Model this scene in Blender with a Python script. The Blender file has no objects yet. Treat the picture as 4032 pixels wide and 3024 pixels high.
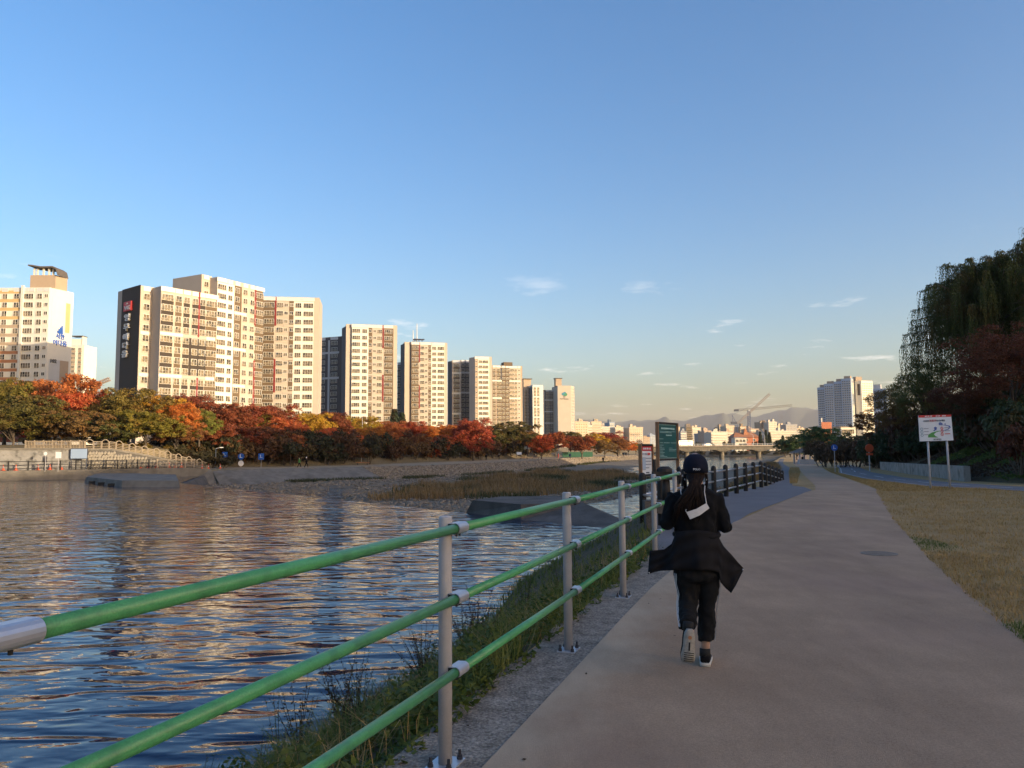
import bpy, math, random
import numpy as np
from mathutils import Vector, Matrix

R = math.radians
SC = bpy.context.scene
COL = SC.collection

# ------------------------------------------------------------------ camera
FPX, UC, VC = 3028.0, 2016.0, 1512.0          # focal length and centre, in pixels of a 4032 x 3024 frame
CAMH = 1.65
PITCH, ROLL = math.atan(263 / FPX), -0.007
cam_d = bpy.data.cameras.new('camera')
cam_d.sensor_width = 36.0
cam_d.lens = 36.0 * FPX / 4032.0
cam_d.clip_start, cam_d.clip_end = 0.1, 40000
cam = bpy.data.objects.new('camera', cam_d)
COL.objects.link(cam)
CROT = Matrix.Rotation(R(90) + PITCH, 3, 'X') @ Matrix.Rotation(ROLL, 3, 'Z')
cam.matrix_world = Matrix.Translation((0, 0, CAMH)) @ CROT.to_4x4()
SC.camera = cam

# ------------------------------------------------------------------ sky and sun
SUN_AZ, SUN_EL = 123.0, 9.0                    # degrees clockwise from +Y, above the horizon
world = bpy.data.worlds.new('World')
SC.world = world
world.use_nodes = True
_n, _l = world.node_tree.nodes, world.node_tree.links
_n.clear()
_out = _n.new('ShaderNodeOutputWorld')
_bg = _n.new('ShaderNodeBackground')
_sky = _n.new('ShaderNodeTexSky')
_sky.sky_type = 'NISHITA'
_sky.sun_disc = False
_sky.sun_elevation = R(SUN_EL)
_sky.sun_rotation = R(SUN_AZ)
_sky.altitude = 60
_sky.air_density, _sky.dust_density, _sky.ozone_density = 1.0, 3.6, 1.9
_bg.inputs[1].default_value = 0.15
# thin scattered clouds: noise on a plane high above
_tc = _n.new('ShaderNodeTexCoord')
_sep = _n.new('ShaderNodeSeparateXYZ')
_l.new(_tc.outputs['Generated'], _sep.inputs[0])
def _m(op, a, b=None, c=None):
    q = _n.new('ShaderNodeMath'); q.operation = op
    for i, s in enumerate((a, b, c)):
        if s is None: continue
        if isinstance(s, (int, float)): q.inputs[i].default_value = s
        else: _l.new(s, q.inputs[i])
    return q.outputs[0]
_zz = _m('MAXIMUM', _m('ADD', _sep.outputs[2], 0.06), 0.02)
_cmb = _n.new('ShaderNodeCombineXYZ')
_l.new(_m('DIVIDE', _sep.outputs[0], _zz), _cmb.inputs[0])
_l.new(_m('DIVIDE', _sep.outputs[1], _zz), _cmb.inputs[1])
_cmb.inputs[2].default_value = 5.3
_no = _n.new('ShaderNodeTexNoise')
_no.inputs['Scale'].default_value = 2.1
_no.inputs['Detail'].default_value = 7
_no.inputs['Roughness'].default_value = 0.56
_l.new(_cmb.outputs[0], _no.inputs['Vector'])
_cr = _n.new('ShaderNodeValToRGB')
_cr.color_ramp.elements[0].position = 0.61
_cr.color_ramp.elements[1].position = 0.84
_l.new(_no.outputs[0], _cr.inputs[0])
_up = _n.new('ShaderNodeMapRange')              # only a few low clouds: the sky above is clear
_up.inputs[1].default_value, _up.inputs[2].default_value = 0.25, 0.14
_up.inputs[3].default_value, _up.inputs[4].default_value = 0.0, 0.9
_l.new(_sep.outputs[2], _up.inputs[0])
_mx = _n.new('ShaderNodeMix'); _mx.data_type = 'RGBA'
_l.new(_m('MULTIPLY', _cr.outputs[0], _up.outputs[0]), _mx.inputs[0])
_hs = _n.new('ShaderNodeHueSaturation'); _hs.inputs['Saturation'].default_value = 1.32; _hs.inputs['Hue'].default_value = 0.503
_l.new(_sky.outputs[0], _hs.inputs['Color'])
_gn = _n.new('ShaderNodeVectorMath'); _gn.operation = 'MULTIPLY'; _gn.inputs[1].default_value = (1.07, 1.00, 1.06)
_l.new(_hs.outputs[0], _gn.inputs[0]); _l.new(_gn.outputs[0], _mx.inputs[6])
_mx.inputs[7].default_value = (5.2, 4.7, 4.4, 1)
_l.new(_mx.outputs[2], _bg.inputs[0])
_l.new(_bg.outputs[0], _out.inputs[0])

SUN_DIR = Vector((math.sin(R(SUN_AZ)) * math.cos(R(SUN_EL)), math.cos(R(SUN_AZ)) * math.cos(R(SUN_EL)), math.sin(R(SUN_EL))))
sun_d = bpy.data.lights.new('sun', 'SUN')
sun_d.energy = 3.2
sun_d.angle = R(0.5)
sun_d.color = (1.0, 0.80, 0.54)
sun = bpy.data.objects.new('sun', sun_d)
COL.objects.link(sun)
sun.rotation_euler = SUN_DIR.to_track_quat('Z', 'Y').to_euler()

vs = SC.view_settings
vs.view_transform, vs.look, vs.exposure, vs.gamma = 'Standard', 'None', 1.18, 1.0
vs.use_curve_mapping = False
SC.render.engine = 'CYCLES'
SC.cycles.max_bounces = 6
SC.cycles.diffuse_bounces = 3
SC.cycles.glossy_bounces = 3
SC.cycles.transmission_bounces = 4
SC.cycles.transparent_max_bounces = 6
SC.cycles.caustics_reflective = False
SC.cycles.caustics_refractive = False
SC.cycles.use_denoising = True

# ------------------------------------------------------------------ helpers
def ray(u, v):
    return (CROT @ Vector(((u - UC) / FPX, -(v - VC) / FPX, -1.0)))
def at(u, v, d):
    """the point at forward distance d that the photograph shows at pixel u, v"""
    r = ray(u, v)
    return Vector((0, 0, CAMH)) + r * (d / r.y)
def gp(u, v, z=0.0):
    r = ray(u, v)
    return Vector((0, 0, CAMH)) + r * ((z - CAMH) / r.z)

def tag(o, label=None, cat=None, group=None, kind=None):
    if label: o['label'] = label
    if cat: o['category'] = cat
    if group: o['group'] = group
    if kind: o['kind'] = kind
    return o
def empty(name, loc=(0, 0, 0), rz=0.0):
    o = bpy.data.objects.new(name, None)
    COL.objects.link(o)
    o.location = loc
    o.rotation_euler = (0, 0, rz)
    o.empty_display_size = 0.2
    return o
def link(name, me, mats=None, parent=None, loc=(0, 0, 0), rz=0.0):
    if mats is not None and not me.materials:
        for m in (mats if isinstance(mats, (list, tuple)) else [mats]):
            me.materials.append(m)
    o = bpy.data.objects.new(name, me)
    COL.objects.link(o)
    o.parent = parent
    o.location = loc
    o.rotation_euler = (0, 0, rz)
    return o
def copy_tree(o, parent=None):
    c = o.copy()
    COL.objects.link(c)
    c.parent = parent
    for ch in o.children:
        copy_tree(ch, c)
    return c

class MB:
    """collects faces; build() links them as one mesh object"""
    def __init__(s):
        s.v, s.f, s.m = [], [], []
    def add(s, pts, faces, m=0):
        b = len(s.v)
        s.v.extend([tuple(p) for p in pts])
        for f in faces:
            s.f.append(tuple(b + i for i in f)); s.m.append(m)
        return s
    def hexa(s, p, m=0):            # p: 4 bottom ccw, 4 top ccw
        return s.add(p, [(3, 2, 1, 0), (4, 5, 6, 7), (0, 1, 5, 4), (1, 2, 6, 5), (2, 3, 7, 6), (3, 0, 4, 7)], m)
    def box(s, c, d, m=0, rz=0.0, M=None):
        cx, cy, cz = c; a, b, h = d[0] / 2, d[1] / 2, d[2] / 2
        q = [(-a, -b, -h), (a, -b, -h), (a, b, -h), (-a, b, -h), (-a, -b, h), (a, -b, h), (a, b, h), (-a, b, h)]
        if M is not None:
            q = [tuple(Vector(c) + M @ Vector(t)) for t in q]
        else:
            k, n = math.cos(rz), math.sin(rz)
            q = [(cx + x * k - y * n, cy + x * n + y * k, cz + z) for x, y, z in q]
        return s.hexa(q, m)
    def prism(s, poly, z0, z1, m=0, mtop=None):
        n = len(poly)
        if sum(poly[i][0] * poly[(i + 1) % n][1] - poly[(i + 1) % n][0] * poly[i][1] for i in range(n)) < 0:
            poly = poly[::-1]
        b = len(s.v)
        z0f = z0 if callable(z0) else (lambda x, y: z0)
        z1f = z1 if callable(z1) else (lambda x, y: z1)
        s.v.extend([(p[0], p[1], z0f(p[0], p[1])) for p in poly] + [(p[0], p[1], z1f(p[0], p[1])) for p in poly])
        for i in range(n):
            j = (i + 1) % n
            s.f.append((b + i, b + j, b + n + j, b + n + i)); s.m.append(m)
        s.f.append(tuple(b + i for i in reversed(range(n)))); s.m.append(m)
        s.f.append(tuple(b + n + i for i in range(n))); s.m.append(m if mtop is None else mtop)
        return s
    def tube(s, pts, r, n=8, m=0, caps=True, flat=1.0):
        pts = [Vector(p) for p in pts]
        rs = r if isinstance(r, (list, tuple)) else [r] * len(pts)
        b = len(s.v)
        prev = None
        for i, p in enumerate(pts):
            t = (pts[min(i + 1, len(pts) - 1)] - pts[max(i - 1, 0)])
            t.normalize()
            if prev is None:
                a = t.cross(Vector((0, 0, 1)))
                if a.length < 0.05: a = t.cross(Vector((0, 1, 0)))
            else:
                a = prev - t * prev.dot(t)
            a.normalize(); prev = a
            c = t.cross(a)
            for k in range(n):
                an = 2 * math.pi * k / n
                s.v.append(tuple(p + a * (math.cos(an) * rs[i]) + c * (math.sin(an) * rs[i] * flat)))
        for i in range(len(pts) - 1):
            for k in range(n):
                q = (k + 1) % n
                s.f.append((b + i * n + k, b + i * n + q, b + (i + 1) * n + q, b + (i + 1) * n + k)); s.m.append(m)
        if caps:
            s.f.append(tuple(b + k for k in reversed(range(n)))); s.m.append(m)
            e = b + (len(pts) - 1) * n
            s.f.append(tuple(e + k for k in range(n))); s.m.append(m)
        return s
    def loft(s, rings, m=0, caps=True):
        """rings: lists of n points each"""
        n = len(rings[0]); b = len(s.v)
        for r in rings: s.v.extend([tuple(p) for p in r])
        for i in range(len(rings) - 1):
            for k in range(n):
                q = (k + 1) % n
                s.f.append((b + i * n + k, b + i * n + q, b + (i + 1) * n + q, b + (i + 1) * n + k)); s.m.append(m)
        if caps:
            s.f.append(tuple(b + k for k in reversed(range(n)))); s.m.append(m)
            e = b + (len(rings) - 1) * n
            s.f.append(tuple(e + k for k in range(n))); s.m.append(m)
        return s
    def mesh(s, name, mats, smooth=False):
        me = bpy.data.meshes.new(name)
        me.from_pydata(s.v, [], s.f)
        for mm in (mats if isinstance(mats, (list, tuple)) else [mats]):
            me.materials.append(mm)
        if any(s.m): me.polygons.foreach_set('material_index', s.m)
        if smooth: me.polygons.foreach_set('use_smooth', [True] * len(s.f))
        me.update()
        return me
    def build(s, name, mats, parent=None, smooth=False, loc=(0, 0, 0), rz=0.0):
        return link(name, s.mesh(name, mats, smooth), None, parent, loc, rz)

def ell(cx, cy, cz, rx, ry, n=16, tilt=0.0, p=2.0):
    o = []
    for k in range(n):
        a = 2 * math.pi * k / n
        c, s_ = math.cos(a), math.sin(a)
        x = rx * math.copysign(abs(c) ** (2 / p), c); y = ry * math.copysign(abs(s_) ** (2 / p), s_)
        o.append((cx + x, cy + y, cz + tilt * y))
    return o

def npmesh(name, V, F, mats, mi=None, smooth=False):
    """V (n,3) array, F (m,k) array of equal sided faces"""
    V = np.asarray(V, np.float32); F = np.asarray(F, np.int32)
    me = bpy.data.meshes.new(name)
    k = F.shape[1]
    me.vertices.add(len(V)); me.vertices.foreach_set('co', V.ravel())
    me.loops.add(F.size); me.loops.foreach_set('vertex_index', F.ravel())
    me.polygons.add(len(F))
    me.polygons.foreach_set('loop_start', np.arange(0, F.size, k, dtype=np.int32))
    me.polygons.foreach_set('loop_total', np.full(len(F), k, np.int32))
    for mm in (mats if isinstance(mats, (list, tuple)) else [mats]):
        me.materials.append(mm)
    if mi is not None: me.polygons.foreach_set('material_index', np.asarray(mi, np.int32))
    if smooth: me.polygons.foreach_set('use_smooth', np.ones(len(F), bool))
    me.update(calc_edges=True)
    me.validate()
    return me

def unit(a):
    return a / np.maximum(np.linalg.norm(a, axis=-1, keepdims=True), 1e-9)
def quads(C, A, B):
    """leaf quads: centres C, half axes A and B"""
    V = np.stack([C - A, C + B * 0.9, C + A, C - B * 0.9], 1).reshape(-1, 3)
    F = np.arange(len(C) * 4).reshape(-1, 4)
    return V, F

# ------------------------------------------------------------------ materials
def node_mat(name):
    m = bpy.data.materials.new(name); m.use_nodes = True
    nt = m.node_tree
    return m, nt, nt.nodes, nt.links, nt.nodes['Principled BSDF']
def pmat(name, col, rough=0.75, var=0.18, scale=4.0, bump=0.0, bscale=40.0, metal=0.0, col2=None, blotch=None, spec=0.5, coat=0.0, speck=0.0, sscale=200.0):
    """plain procedural surface: noise-varied colour (to col2, or lighter and darker), optional speckle and fine relief"""
    m, nt, N, L, b = node_mat(name)
    tc = N.new('ShaderNodeTexCoord')
    no = N.new('ShaderNodeTexNoise'); no.inputs['Scale'].default_value = scale; no.inputs['Detail'].default_value = 5; no.inputs['Roughness'].default_value = 0.6
    L.new(tc.outputs['Object'], no.inputs['Vector'])
    cr = N.new('ShaderNodeValToRGB')
    cr.color_ramp.elements[0].position, cr.color_ramp.elements[1].position = 0.3, 0.7
    c = col
    if col2 is None:
        c0 = [max(0, x * (1 - var)) for x in c]; c1 = [min(1, x * (1 + var)) for x in c]
    else:
        c0, c1 = c, col2
    cr.color_ramp.elements[0].color = (*c0, 1); cr.color_ramp.elements[1].color = (*c1, 1)
    L.new(no.outputs[0], cr.inputs[0])
    out = cr.outputs[0]
    if speck > 0:
        n2 = N.new('ShaderNodeTexNoise'); n2.inputs['Scale'].default_value = sscale; n2.inputs['Detail'].default_value = 2
        L.new(tc.outputs['Object'], n2.inputs['Vector'])
        mr = N.new('ShaderNodeMapRange')
        mr.inputs[1].default_value, mr.inputs[2].default_value = 0.3, 0.7
        mr.inputs[3].default_value, mr.inputs[4].default_value = 1 - speck, 1 + speck
        L.new(n2.outputs[0], mr.inputs[0])
        vm = N.new('ShaderNodeVectorMath'); vm.operation = 'SCALE'
        L.new(out, vm.inputs[0]); L.new(mr.outputs[0], vm.inputs['Scale'])
        out = vm.outputs[0]
    if blotch:
        n3 = N.new('ShaderNodeTexNoise'); n3.inputs['Scale'].default_value = blotch[0]; n3.inputs['Detail'].default_value = 4
        L.new(tc.outputs['Object'], n3.inputs['Vector'])
        mr = N.new('ShaderNodeMapRange'); mr.inputs[1].default_value, mr.inputs[2].default_value = 0.5, 0.68
        mr.inputs[4].default_value = blotch[2]
        L.new(n3.outputs[0], mr.inputs[0])
        mx = N.new('ShaderNodeMix'); mx.data_type = 'RGBA'
        L.new(mr.outputs[0], mx.inputs[0]); L.new(out, mx.inputs[6]); mx.inputs[7].default_value = (*blotch[1], 1)
        out = mx.outputs[2]
    L.new(out, b.inputs['Base Color'])
    b.inputs['Roughness'].default_value = rough
    b.inputs['Metallic'].default_value = metal
    b.inputs['Specular IOR Level'].default_value = spec
    b.inputs['Coat Weight'].default_value = coat
    if bump > 0:
        nb = N.new('ShaderNodeTexNoise'); nb.inputs['Scale'].default_value = bscale; nb.inputs['Detail'].default_value = 4
        L.new(tc.outputs['Object'], nb.inputs['Vector'])
        bp = N.new('ShaderNodeBump'); bp.inputs['Distance'].default_value = bump
        L.new(nb.outputs[0], bp.inputs['Height']); L.new(bp.outputs[0], b.inputs['Normal'])
    return m
def leaf_mat(name, col=None, col2=None, scale=0.9, trans=0.35):
    """leaves: colour from the object's own colour (or fixed), varied from clump to clump and leaf to leaf"""
    m, nt, N, L, b = node_mat(name)
    tc = N.new('ShaderNodeTexCoord')
    no = N.new('ShaderNodeTexNoise'); no.inputs['Scale'].default_value = scale; no.inputs['Detail'].default_value = 6; no.inputs['Roughness'].default_value = 0.75
    oi = N.new('ShaderNodeObjectInfo')
    ad = N.new('ShaderNodeVectorMath'); ad.operation = 'ADD'
    L.new(tc.outputs['Object'], ad.inputs[0]); L.new(oi.outputs['Location'], ad.inputs[1])
    L.new(ad.outputs[0], no.inputs['Vector'])
    mr = N.new('ShaderNodeMapRange'); mr.inputs[1].default_value, mr.inputs[2].default_value = 0.36, 0.64
    L.new(no.outputs[0], mr.inputs[0])
    mx = N.new('ShaderNodeMix'); mx.data_type = 'RGBA'
    L.new(mr.outputs[0], mx.inputs[0])
    if col is None:
        L.new(oi.outputs['Color'], mx.inputs[6])
        hs = N.new('ShaderNodeHueSaturation'); hs.inputs['Hue'].default_value = 0.515; hs.inputs['Saturation'].default_value = 0.95; hs.inputs['Value'].default_value = 1.45
        L.new(oi.outputs['Color'], hs.inputs['Color']); L.new(hs.outputs[0], mx.inputs[7])
        # rusty patches that run through every crown
        n2 = N.new('ShaderNodeTexNoise'); n2.inputs['Scale'].default_value = 0.45; n2.inputs['Detail'].default_value = 3
        L.new(ad.outputs[0], n2.inputs['Vector'])
        m2 = N.new('ShaderNodeMapRange'); m2.inputs[1].default_value, m2.inputs[2].default_value, m2.inputs[4].default_value = 0.5, 0.66, 0.55
        L.new(n2.outputs[0], m2.inputs[0])
        lu = N.new('ShaderNodeRGBToBW'); L.new(oi.outputs['Color'], lu.inputs[0])
        sc = N.new('ShaderNodeVectorMath'); sc.operation = 'SCALE'; sc.inputs[0].default_value = (2.1, 0.85, 0.24); L.new(lu.outputs[0], sc.inputs['Scale'])
        mx2 = N.new('ShaderNodeMix'); mx2.data_type = 'RGBA'
        L.new(m2.outputs[0], mx2.inputs[0]); L.new(mx.outputs[2], mx2.inputs[6]); L.new(sc.outputs[0], mx2.inputs[7])
        mx = mx2
    else:
        mx.inputs[6].default_value = (*col, 1); mx.inputs[7].default_value = (*(col2 or col), 1)
    L.new(mx.outputs[2], b.inputs['Base Color'])
    b.inputs['Roughness'].default_value = 0.6
    b.inputs['Specular IOR Level'].default_value = 0.2
    tr = N.new('ShaderNodeBsdfTranslucent'); L.new(mx.outputs[2], tr.inputs[0])
    ms = N.new('ShaderNodeMixShader'); ms.inputs[0].default_value = trans
    L.new(b.outputs[0], ms.inputs[1]); L.new(tr.outputs[0], ms.inputs[2])
    L.new(ms.outputs[0], N['Material Output'].inputs[0])
    return m

M = {}
def mk(key, *a, **k):
    M[key] = pmat(key, *a, **k); return M[key]
# ------------------------------------------------------------------ the ground, the banks and the river
def dusty_edge(m):
    """pale sand and dust lying along the river side of the path"""
    N, L = m.node_tree.nodes, m.node_tree.links; b = N['Principled BSDF']; src = b.inputs['Base Color'].links[0].from_socket
    tc = N.new('ShaderNodeTexCoord'); dp = N.new('ShaderNodeVectorMath'); dp.operation = 'DOT_PRODUCT'; dp.inputs[1].default_value = (1.0, -0.352, 0.0)
    L.new(tc.outputs['Object'], dp.inputs[0])
    no = N.new('ShaderNodeTexNoise'); no.inputs['Scale'].default_value = 1.6; no.inputs['Detail'].default_value = 6; L.new(tc.outputs['Object'], no.inputs['Vector'])
    ad = N.new('ShaderNodeMath'); ad.operation = 'MULTIPLY_ADD'; ad.inputs[1].default_value = 1.1; L.new(no.outputs[0], ad.inputs[0]); L.new(dp.outputs['Value'], ad.inputs[2])
    mr = N.new('ShaderNodeMapRange'); mr.interpolation_type = 'SMOOTHSTEP'; mr.inputs[1].default_value, mr.inputs[2].default_value, mr.inputs[3].default_value, mr.inputs[4].default_value = -1.15, -0.45, 0.75, 0.0
    L.new(ad.outputs[0], mr.inputs[0])
    mx = N.new('ShaderNodeMix'); mx.data_type = 'RGBA'; L.new(mr.outputs[0], mx.inputs[0]); L.new(src, mx.inputs[6]); mx.inputs[7].default_value = (0.50, 0.40, 0.29, 1)
    # faint worn tracks and repairs
    n2 = N.new('ShaderNodeTexNoise'); n2.inputs['Scale'].default_value = 0.7; n2.inputs['Detail'].default_value = 8; n2.inputs['Roughness'].default_value = 0.75
    mp = N.new('ShaderNodeMapping'); mp.inputs['Rotation'].default_value = (0, 0, 0.33); mp.inputs['Scale'].default_value = (1.0, 0.28, 1); L.new(tc.outputs['Object'], mp.inputs['Vector']); L.new(mp.outputs[0], n2.inputs['Vector'])
    m2 = N.new('ShaderNodeMapRange'); m2.inputs[1].default_value, m2.inputs[2].default_value, m2.inputs[3].default_value, m2.inputs[4].default_value = 0.35, 0.65, 0.82, 1.1
    L.new(n2.outputs[0], m2.inputs[0])
    vm = N.new('ShaderNodeVectorMath'); vm.operation = 'SCALE'; L.new(mx.outputs[2], vm.inputs[0]); L.new(m2.outputs[0], vm.inputs['Scale'])
    L.new(vm.outputs[0], b.inputs['Base Color'])
    return m
mk('earth', (0.10, 0.085, 0.06), scale=0.02, var=0.3)
mk('dry_lawn', (0.30, 0.19, 0.075), col2=(0.43, 0.285, 0.12), scale=1.3, rough=0.95, bump=0.03, bscale=60, speck=0.45, sscale=70, blotch=(0.45, (0.22, 0.165, 0.06), 0.5))
mk('asphalt_brown', (0.34, 0.23, 0.148), col2=(0.44, 0.30, 0.195), scale=1.1, rough=0.93, bump=0.006, bscale=220, speck=0.16, sscale=75, blotch=(0.33, (0.31, 0.205, 0.15), 0.6), spec=0.25)
M['asphalt_brown'] = dusty_edge(M['asphalt_brown'])
mk('asphalt_blue', (0.165, 0.155, 0.16), scale=0.6, var=0.12, rough=0.9, bump=0.004, bscale=220, speck=0.25, sscale=170, spec=0.25)
mk('concrete_strip', (0.15, 0.13, 0.11), col2=(0.34, 0.30, 0.25), scale=6, rough=0.95, bump=0.02, bscale=60, speck=0.45, sscale=45, spec=0.2)
mk('concrete', (0.13, 0.115, 0.095), col2=(0.21, 0.185, 0.15), scale=0.9, rough=0.9, bump=0.02, bscale=25, speck=0.2, sscale=60, blotch=(0.5, (0.10, 0.088, 0.07), 0.75))
mk('concrete_dark', (0.055, 0.048, 0.042), col2=(0.115, 0.10, 0.088), scale=0.8, rough=0.9, bump=0.03, bscale=20, speck=0.25, sscale=50, blotch=(0.6, (0.035, 0.03, 0.024), 0.8))
mk('stone', (0.10, 0.082, 0.062), col2=(0.31, 0.255, 0.195), scale=1.7, rough=0.92, bump=0.02, bscale=20)
mk('stone_pale', (0.19, 0.165, 0.13), col2=(0.33, 0.29, 0.23), scale=1.1, rough=0.9, bump=0.02, bscale=20)
mk('gravel', (0.10, 0.08, 0.055), col2=(0.22, 0.178, 0.125), scale=1.5, rough=0.95, bump=0.08, bscale=9, speck=0.4, sscale=14, blotch=(0.12, (0.15, 0.13, 0.08), 0.7))
mk('bank_soil', (0.05, 0.038, 0.02), col2=(0.10, 0.078, 0.036), scale=2.5, rough=0.97, bump=0.05, bscale=20)
mk('sand_path', (0.24, 0.185, 0.115), col2=(0.32, 0.245, 0.155), scale=0.3, rough=0.95, speck=0.15, sscale=6)
mk('left_bank', (0.13, 0.105, 0.06), col2=(0.20, 0.155, 0.085), scale=0.2, rough=0.97, speck=0.25, sscale=3)
mk('hill', (0.055, 0.065, 0.045), scale=0.002, var=0.25, rough=1.0)
mk('white_paint', (0.42, 0.42, 0.41), scale=6, var=0.12, rough=0.7)
mk('iron', (0.05, 0.045, 0.04), col2=(0.085, 0.07, 0.055), scale=8, rough=0.6, metal=0.3)

def water_mat(name, tint, near):
    m, nt, N, L, b = node_mat(name)
    b.inputs['Base Color'].default_value = (*tint, 1)
    b.inputs['Roughness'].default_value = 0.025
    b.inputs['IOR'].default_value = 1.333
    tc = N.new('ShaderNodeTexCoord')
    h = None
    for (sx, sy, rot, det, amp, dist) in near:
        mp = N.new('ShaderNodeMapping'); mp.inputs['Scale'].default_value = (sx, sy, 1); mp.inputs['Rotation'].default_value = (0, 0, rot)
        L.new(tc.outputs['Object'], mp.inputs['Vector'])
        no = N.new('ShaderNodeTexNoise'); no.inputs['Scale'].default_value = 1; no.inputs['Detail'].default_value = det
        no.inputs['Roughness'].default_value = 0.42; no.inputs['Distortion'].default_value = dist
        L.new(mp.outputs[0], no.inputs['Vector'])
        mu = N.new('ShaderNodeMath'); mu.operation = 'MULTIPLY'; mu.inputs[1].default_value = amp
        L.new(no.outputs[0], mu.inputs[0])
        if h is None: h = mu.outputs[0]
        else:
            q = N.new('ShaderNodeMath'); q.operation = 'ADD'; L.new(h, q.inputs[0]); L.new(mu.outputs[0], q.inputs[1]); h = q.outputs[0]
    bp = N.new('ShaderNodeBump'); bp.inputs['Distance'].default_value = 1.0; bp.inputs['Strength'].default_value = 1.0
    L.new(h, bp.inputs['Height']); L.new(bp.outputs[0], b.inputs['Normal'])
    return m
M['water'] = water_mat('water', (0.005, 0.016, 0.048), [(0.62, 1.35, 0.10, 1.0, 0.088, 0.9), (1.9, 4.0, -0.2, 1.2, 0.019, 0.6), (0.18, 0.38, 0.3, 1.0, 0.075, 0.0)])
M['water_low'] = water_mat('water_low', (0.03, 0.045, 0.06), [(0.6, 1.2, 0.1, 2, 0.13, 0.4)])

ZW, ZL = -1.65, -3.0        # the pool above the weir, the river below it
def lerp_tab(tab, y):
    if y <= tab[0][0]: return tab[0][1]
    for (a, p), (b, q) in zip(tab, tab[1:]):
        if y <= b: return p + (q - p) * (y - a) / (b - a)
    return tab[-1][1]
def zp(y): return lerp_tab([(30, 0.0), (184, -1.7), (1000, -1.7)], y)
EDGE = [(-40, -16.4), (4.05, -0.75), (13, 2.4), (20, 3.35), (34, 10.3), (60, 19.5), (100, 33), (153, 50), (300, 104), (420, 150), (1000, 380)]
def edge(y): return lerp_tab(EDGE, y)

def struct(o):
    o['kind'] = 'structure'; return o

# one sheet to the horizon, under everything
def ground_sheet():
    mb = MB()
    xs = [-26000, -3000, -600, -100, 100, 600, 3000, 26000]; ys = [-3000, -300, 0, 100, 400, 1000, 4000, 30000]
    pts = [(x, y, -3.7) for y in ys for x in xs]
    n = len(xs)
    mb.add(pts, [(j * n + i, j * n + i + 1, (j + 1) * n + i + 1, (j + 1) * n + i) for j in range(len(ys) - 1) for i in range(n - 1)])
    return struct(mb.build('ground', M['earth']))
ground_sheet()

def right_bank():
    ys = [-40, -15, -6, 0, 4, 8, 13, 16.5, 20, 24, 27, 30, 34, 40, 50, 60, 80, 100, 125, 153, 184, 240, 300, 420, 700, 1000]
    rows = []
    for y in ys:
        e, z = edge(y), zp(y)
        lo = -2.05 if y < 31 else -3.1
        rows.append([(e - 7, y, -3.9), (e - 3.9, y, lo), (e - 1.7, y, (z + lo) / 2 + 0.15), (e - 0.12, y, z - 0.06), (e, y, z)] + [(e + o, y, z) for o in (3, 8, 14, 30, 90, 700)])
    mb = MB(); n = len(rows[0])
    mb.add([p for r in rows for p in r], [])
    for j in range(len(rows) - 1):
        for i in range(n - 1):
            mb.f.append((j * n + i, j * n + i + 1, (j + 1) * n + i + 1, (j + 1) * n + i)); mb.m.append(0 if i < 4 else 1)
    return struct(mb.build('right_bank', [M['bank_soil'], M['dry_lawn']]))
right_bank()

def strip(name, rows, lift, mat):
    """a paved sheet: rows of (y, x_left, x_right), draped on the bank"""
    ks = [30, 184]
    full = []
    for a, b in zip(rows, rows[1:]):
        full.append(a)
        for k in ks:
            if a[0] < k < b[0]:
                t = (k - a[0]) / (b[0] - a[0]); full.append((k, a[1] + (b[1] - a[1]) * t, a[2] + (b[2] - a[2]) * t))
    full.append(rows[-1])
    mb = MB()
    for a, b in zip(full, full[1:]):
        mb.add([(a[1], a[0], zp(a[0]) + lift), (a[2], a[0], zp(a[0]) + lift), (b[2], b[0], zp(b[0]) + lift), (b[1], b[0], zp(b[0]) + lift)], [(0, 1, 2, 3)])
    return struct(mb.build(name, mat))
def ragged(rows, amp, seed, side=2, step=0.35, ymax=34):
    """give one edge of a sheet an uneven line"""
    rnd = random.Random(seed); out = []
    for a, b in zip(rows, rows[1:]):
        n = max(1, int((min(b[0], ymax) - a[0]) / step)) if a[0] < ymax else 1
        for i in range(n):
            t = i / n; r = [a[k] + (b[k] - a[k]) * t for k in range(3)]
            r[side] += rnd.uniform(-amp, amp) * (0.6 if i % 2 else 1)
            out.append(tuple(r))
    out.append(rows[-1]); return out
FENCE = lambda y: -0.35 + (y - 4.05) * 0.353
strip('concrete_kerb_strip', ragged([(-6, FENCE(-6) - 0.42, FENCE(-6) + 0.2), (14.2, FENCE(14.2) - 0.42, FENCE(14.2) + 0.2)], 0.06, 3, side=1), 0.004, M['concrete_strip'])
strip('path', ragged([(-6, -3.7, 0.2), (0, -1.62, 2.2), (4.05, -0.21, 3.45), (6.37, 0.6, 4.24), (7.83, 1.1, 4.74), (9.4, 1.66, 5.35), (11.43, 2.45, 6.13), (17.5, 4.95, 8.6), (29.4, 11.1, 13.8), (31, 12.1, 14.6), (36, 14.05, 16.4), (68.8, 25.6, 28.1), (100, 37, 39.9), (139, 50.6, 54.1), (184, 67, 71), (260, 95, 99), (420, 156, 160)], 0.05, 4), 0.010, M['asphalt_brown'])
strip('service_path', [(12.6, 2.3, 2.92), (17.2, 3.0, 4.86), (20, 3.4, 6.1), (31, 8.9, 11.98), (34.3, 10.5, 12.9), (36, 11.9, 13.0), (68.8, 23.7, 24.5), (100, 34.8, 35.8), (139, 48.0, 48.9), (184, 63, 64.3), (260, 90, 91.5)], 0.007, M['asphalt_blue'])
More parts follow.
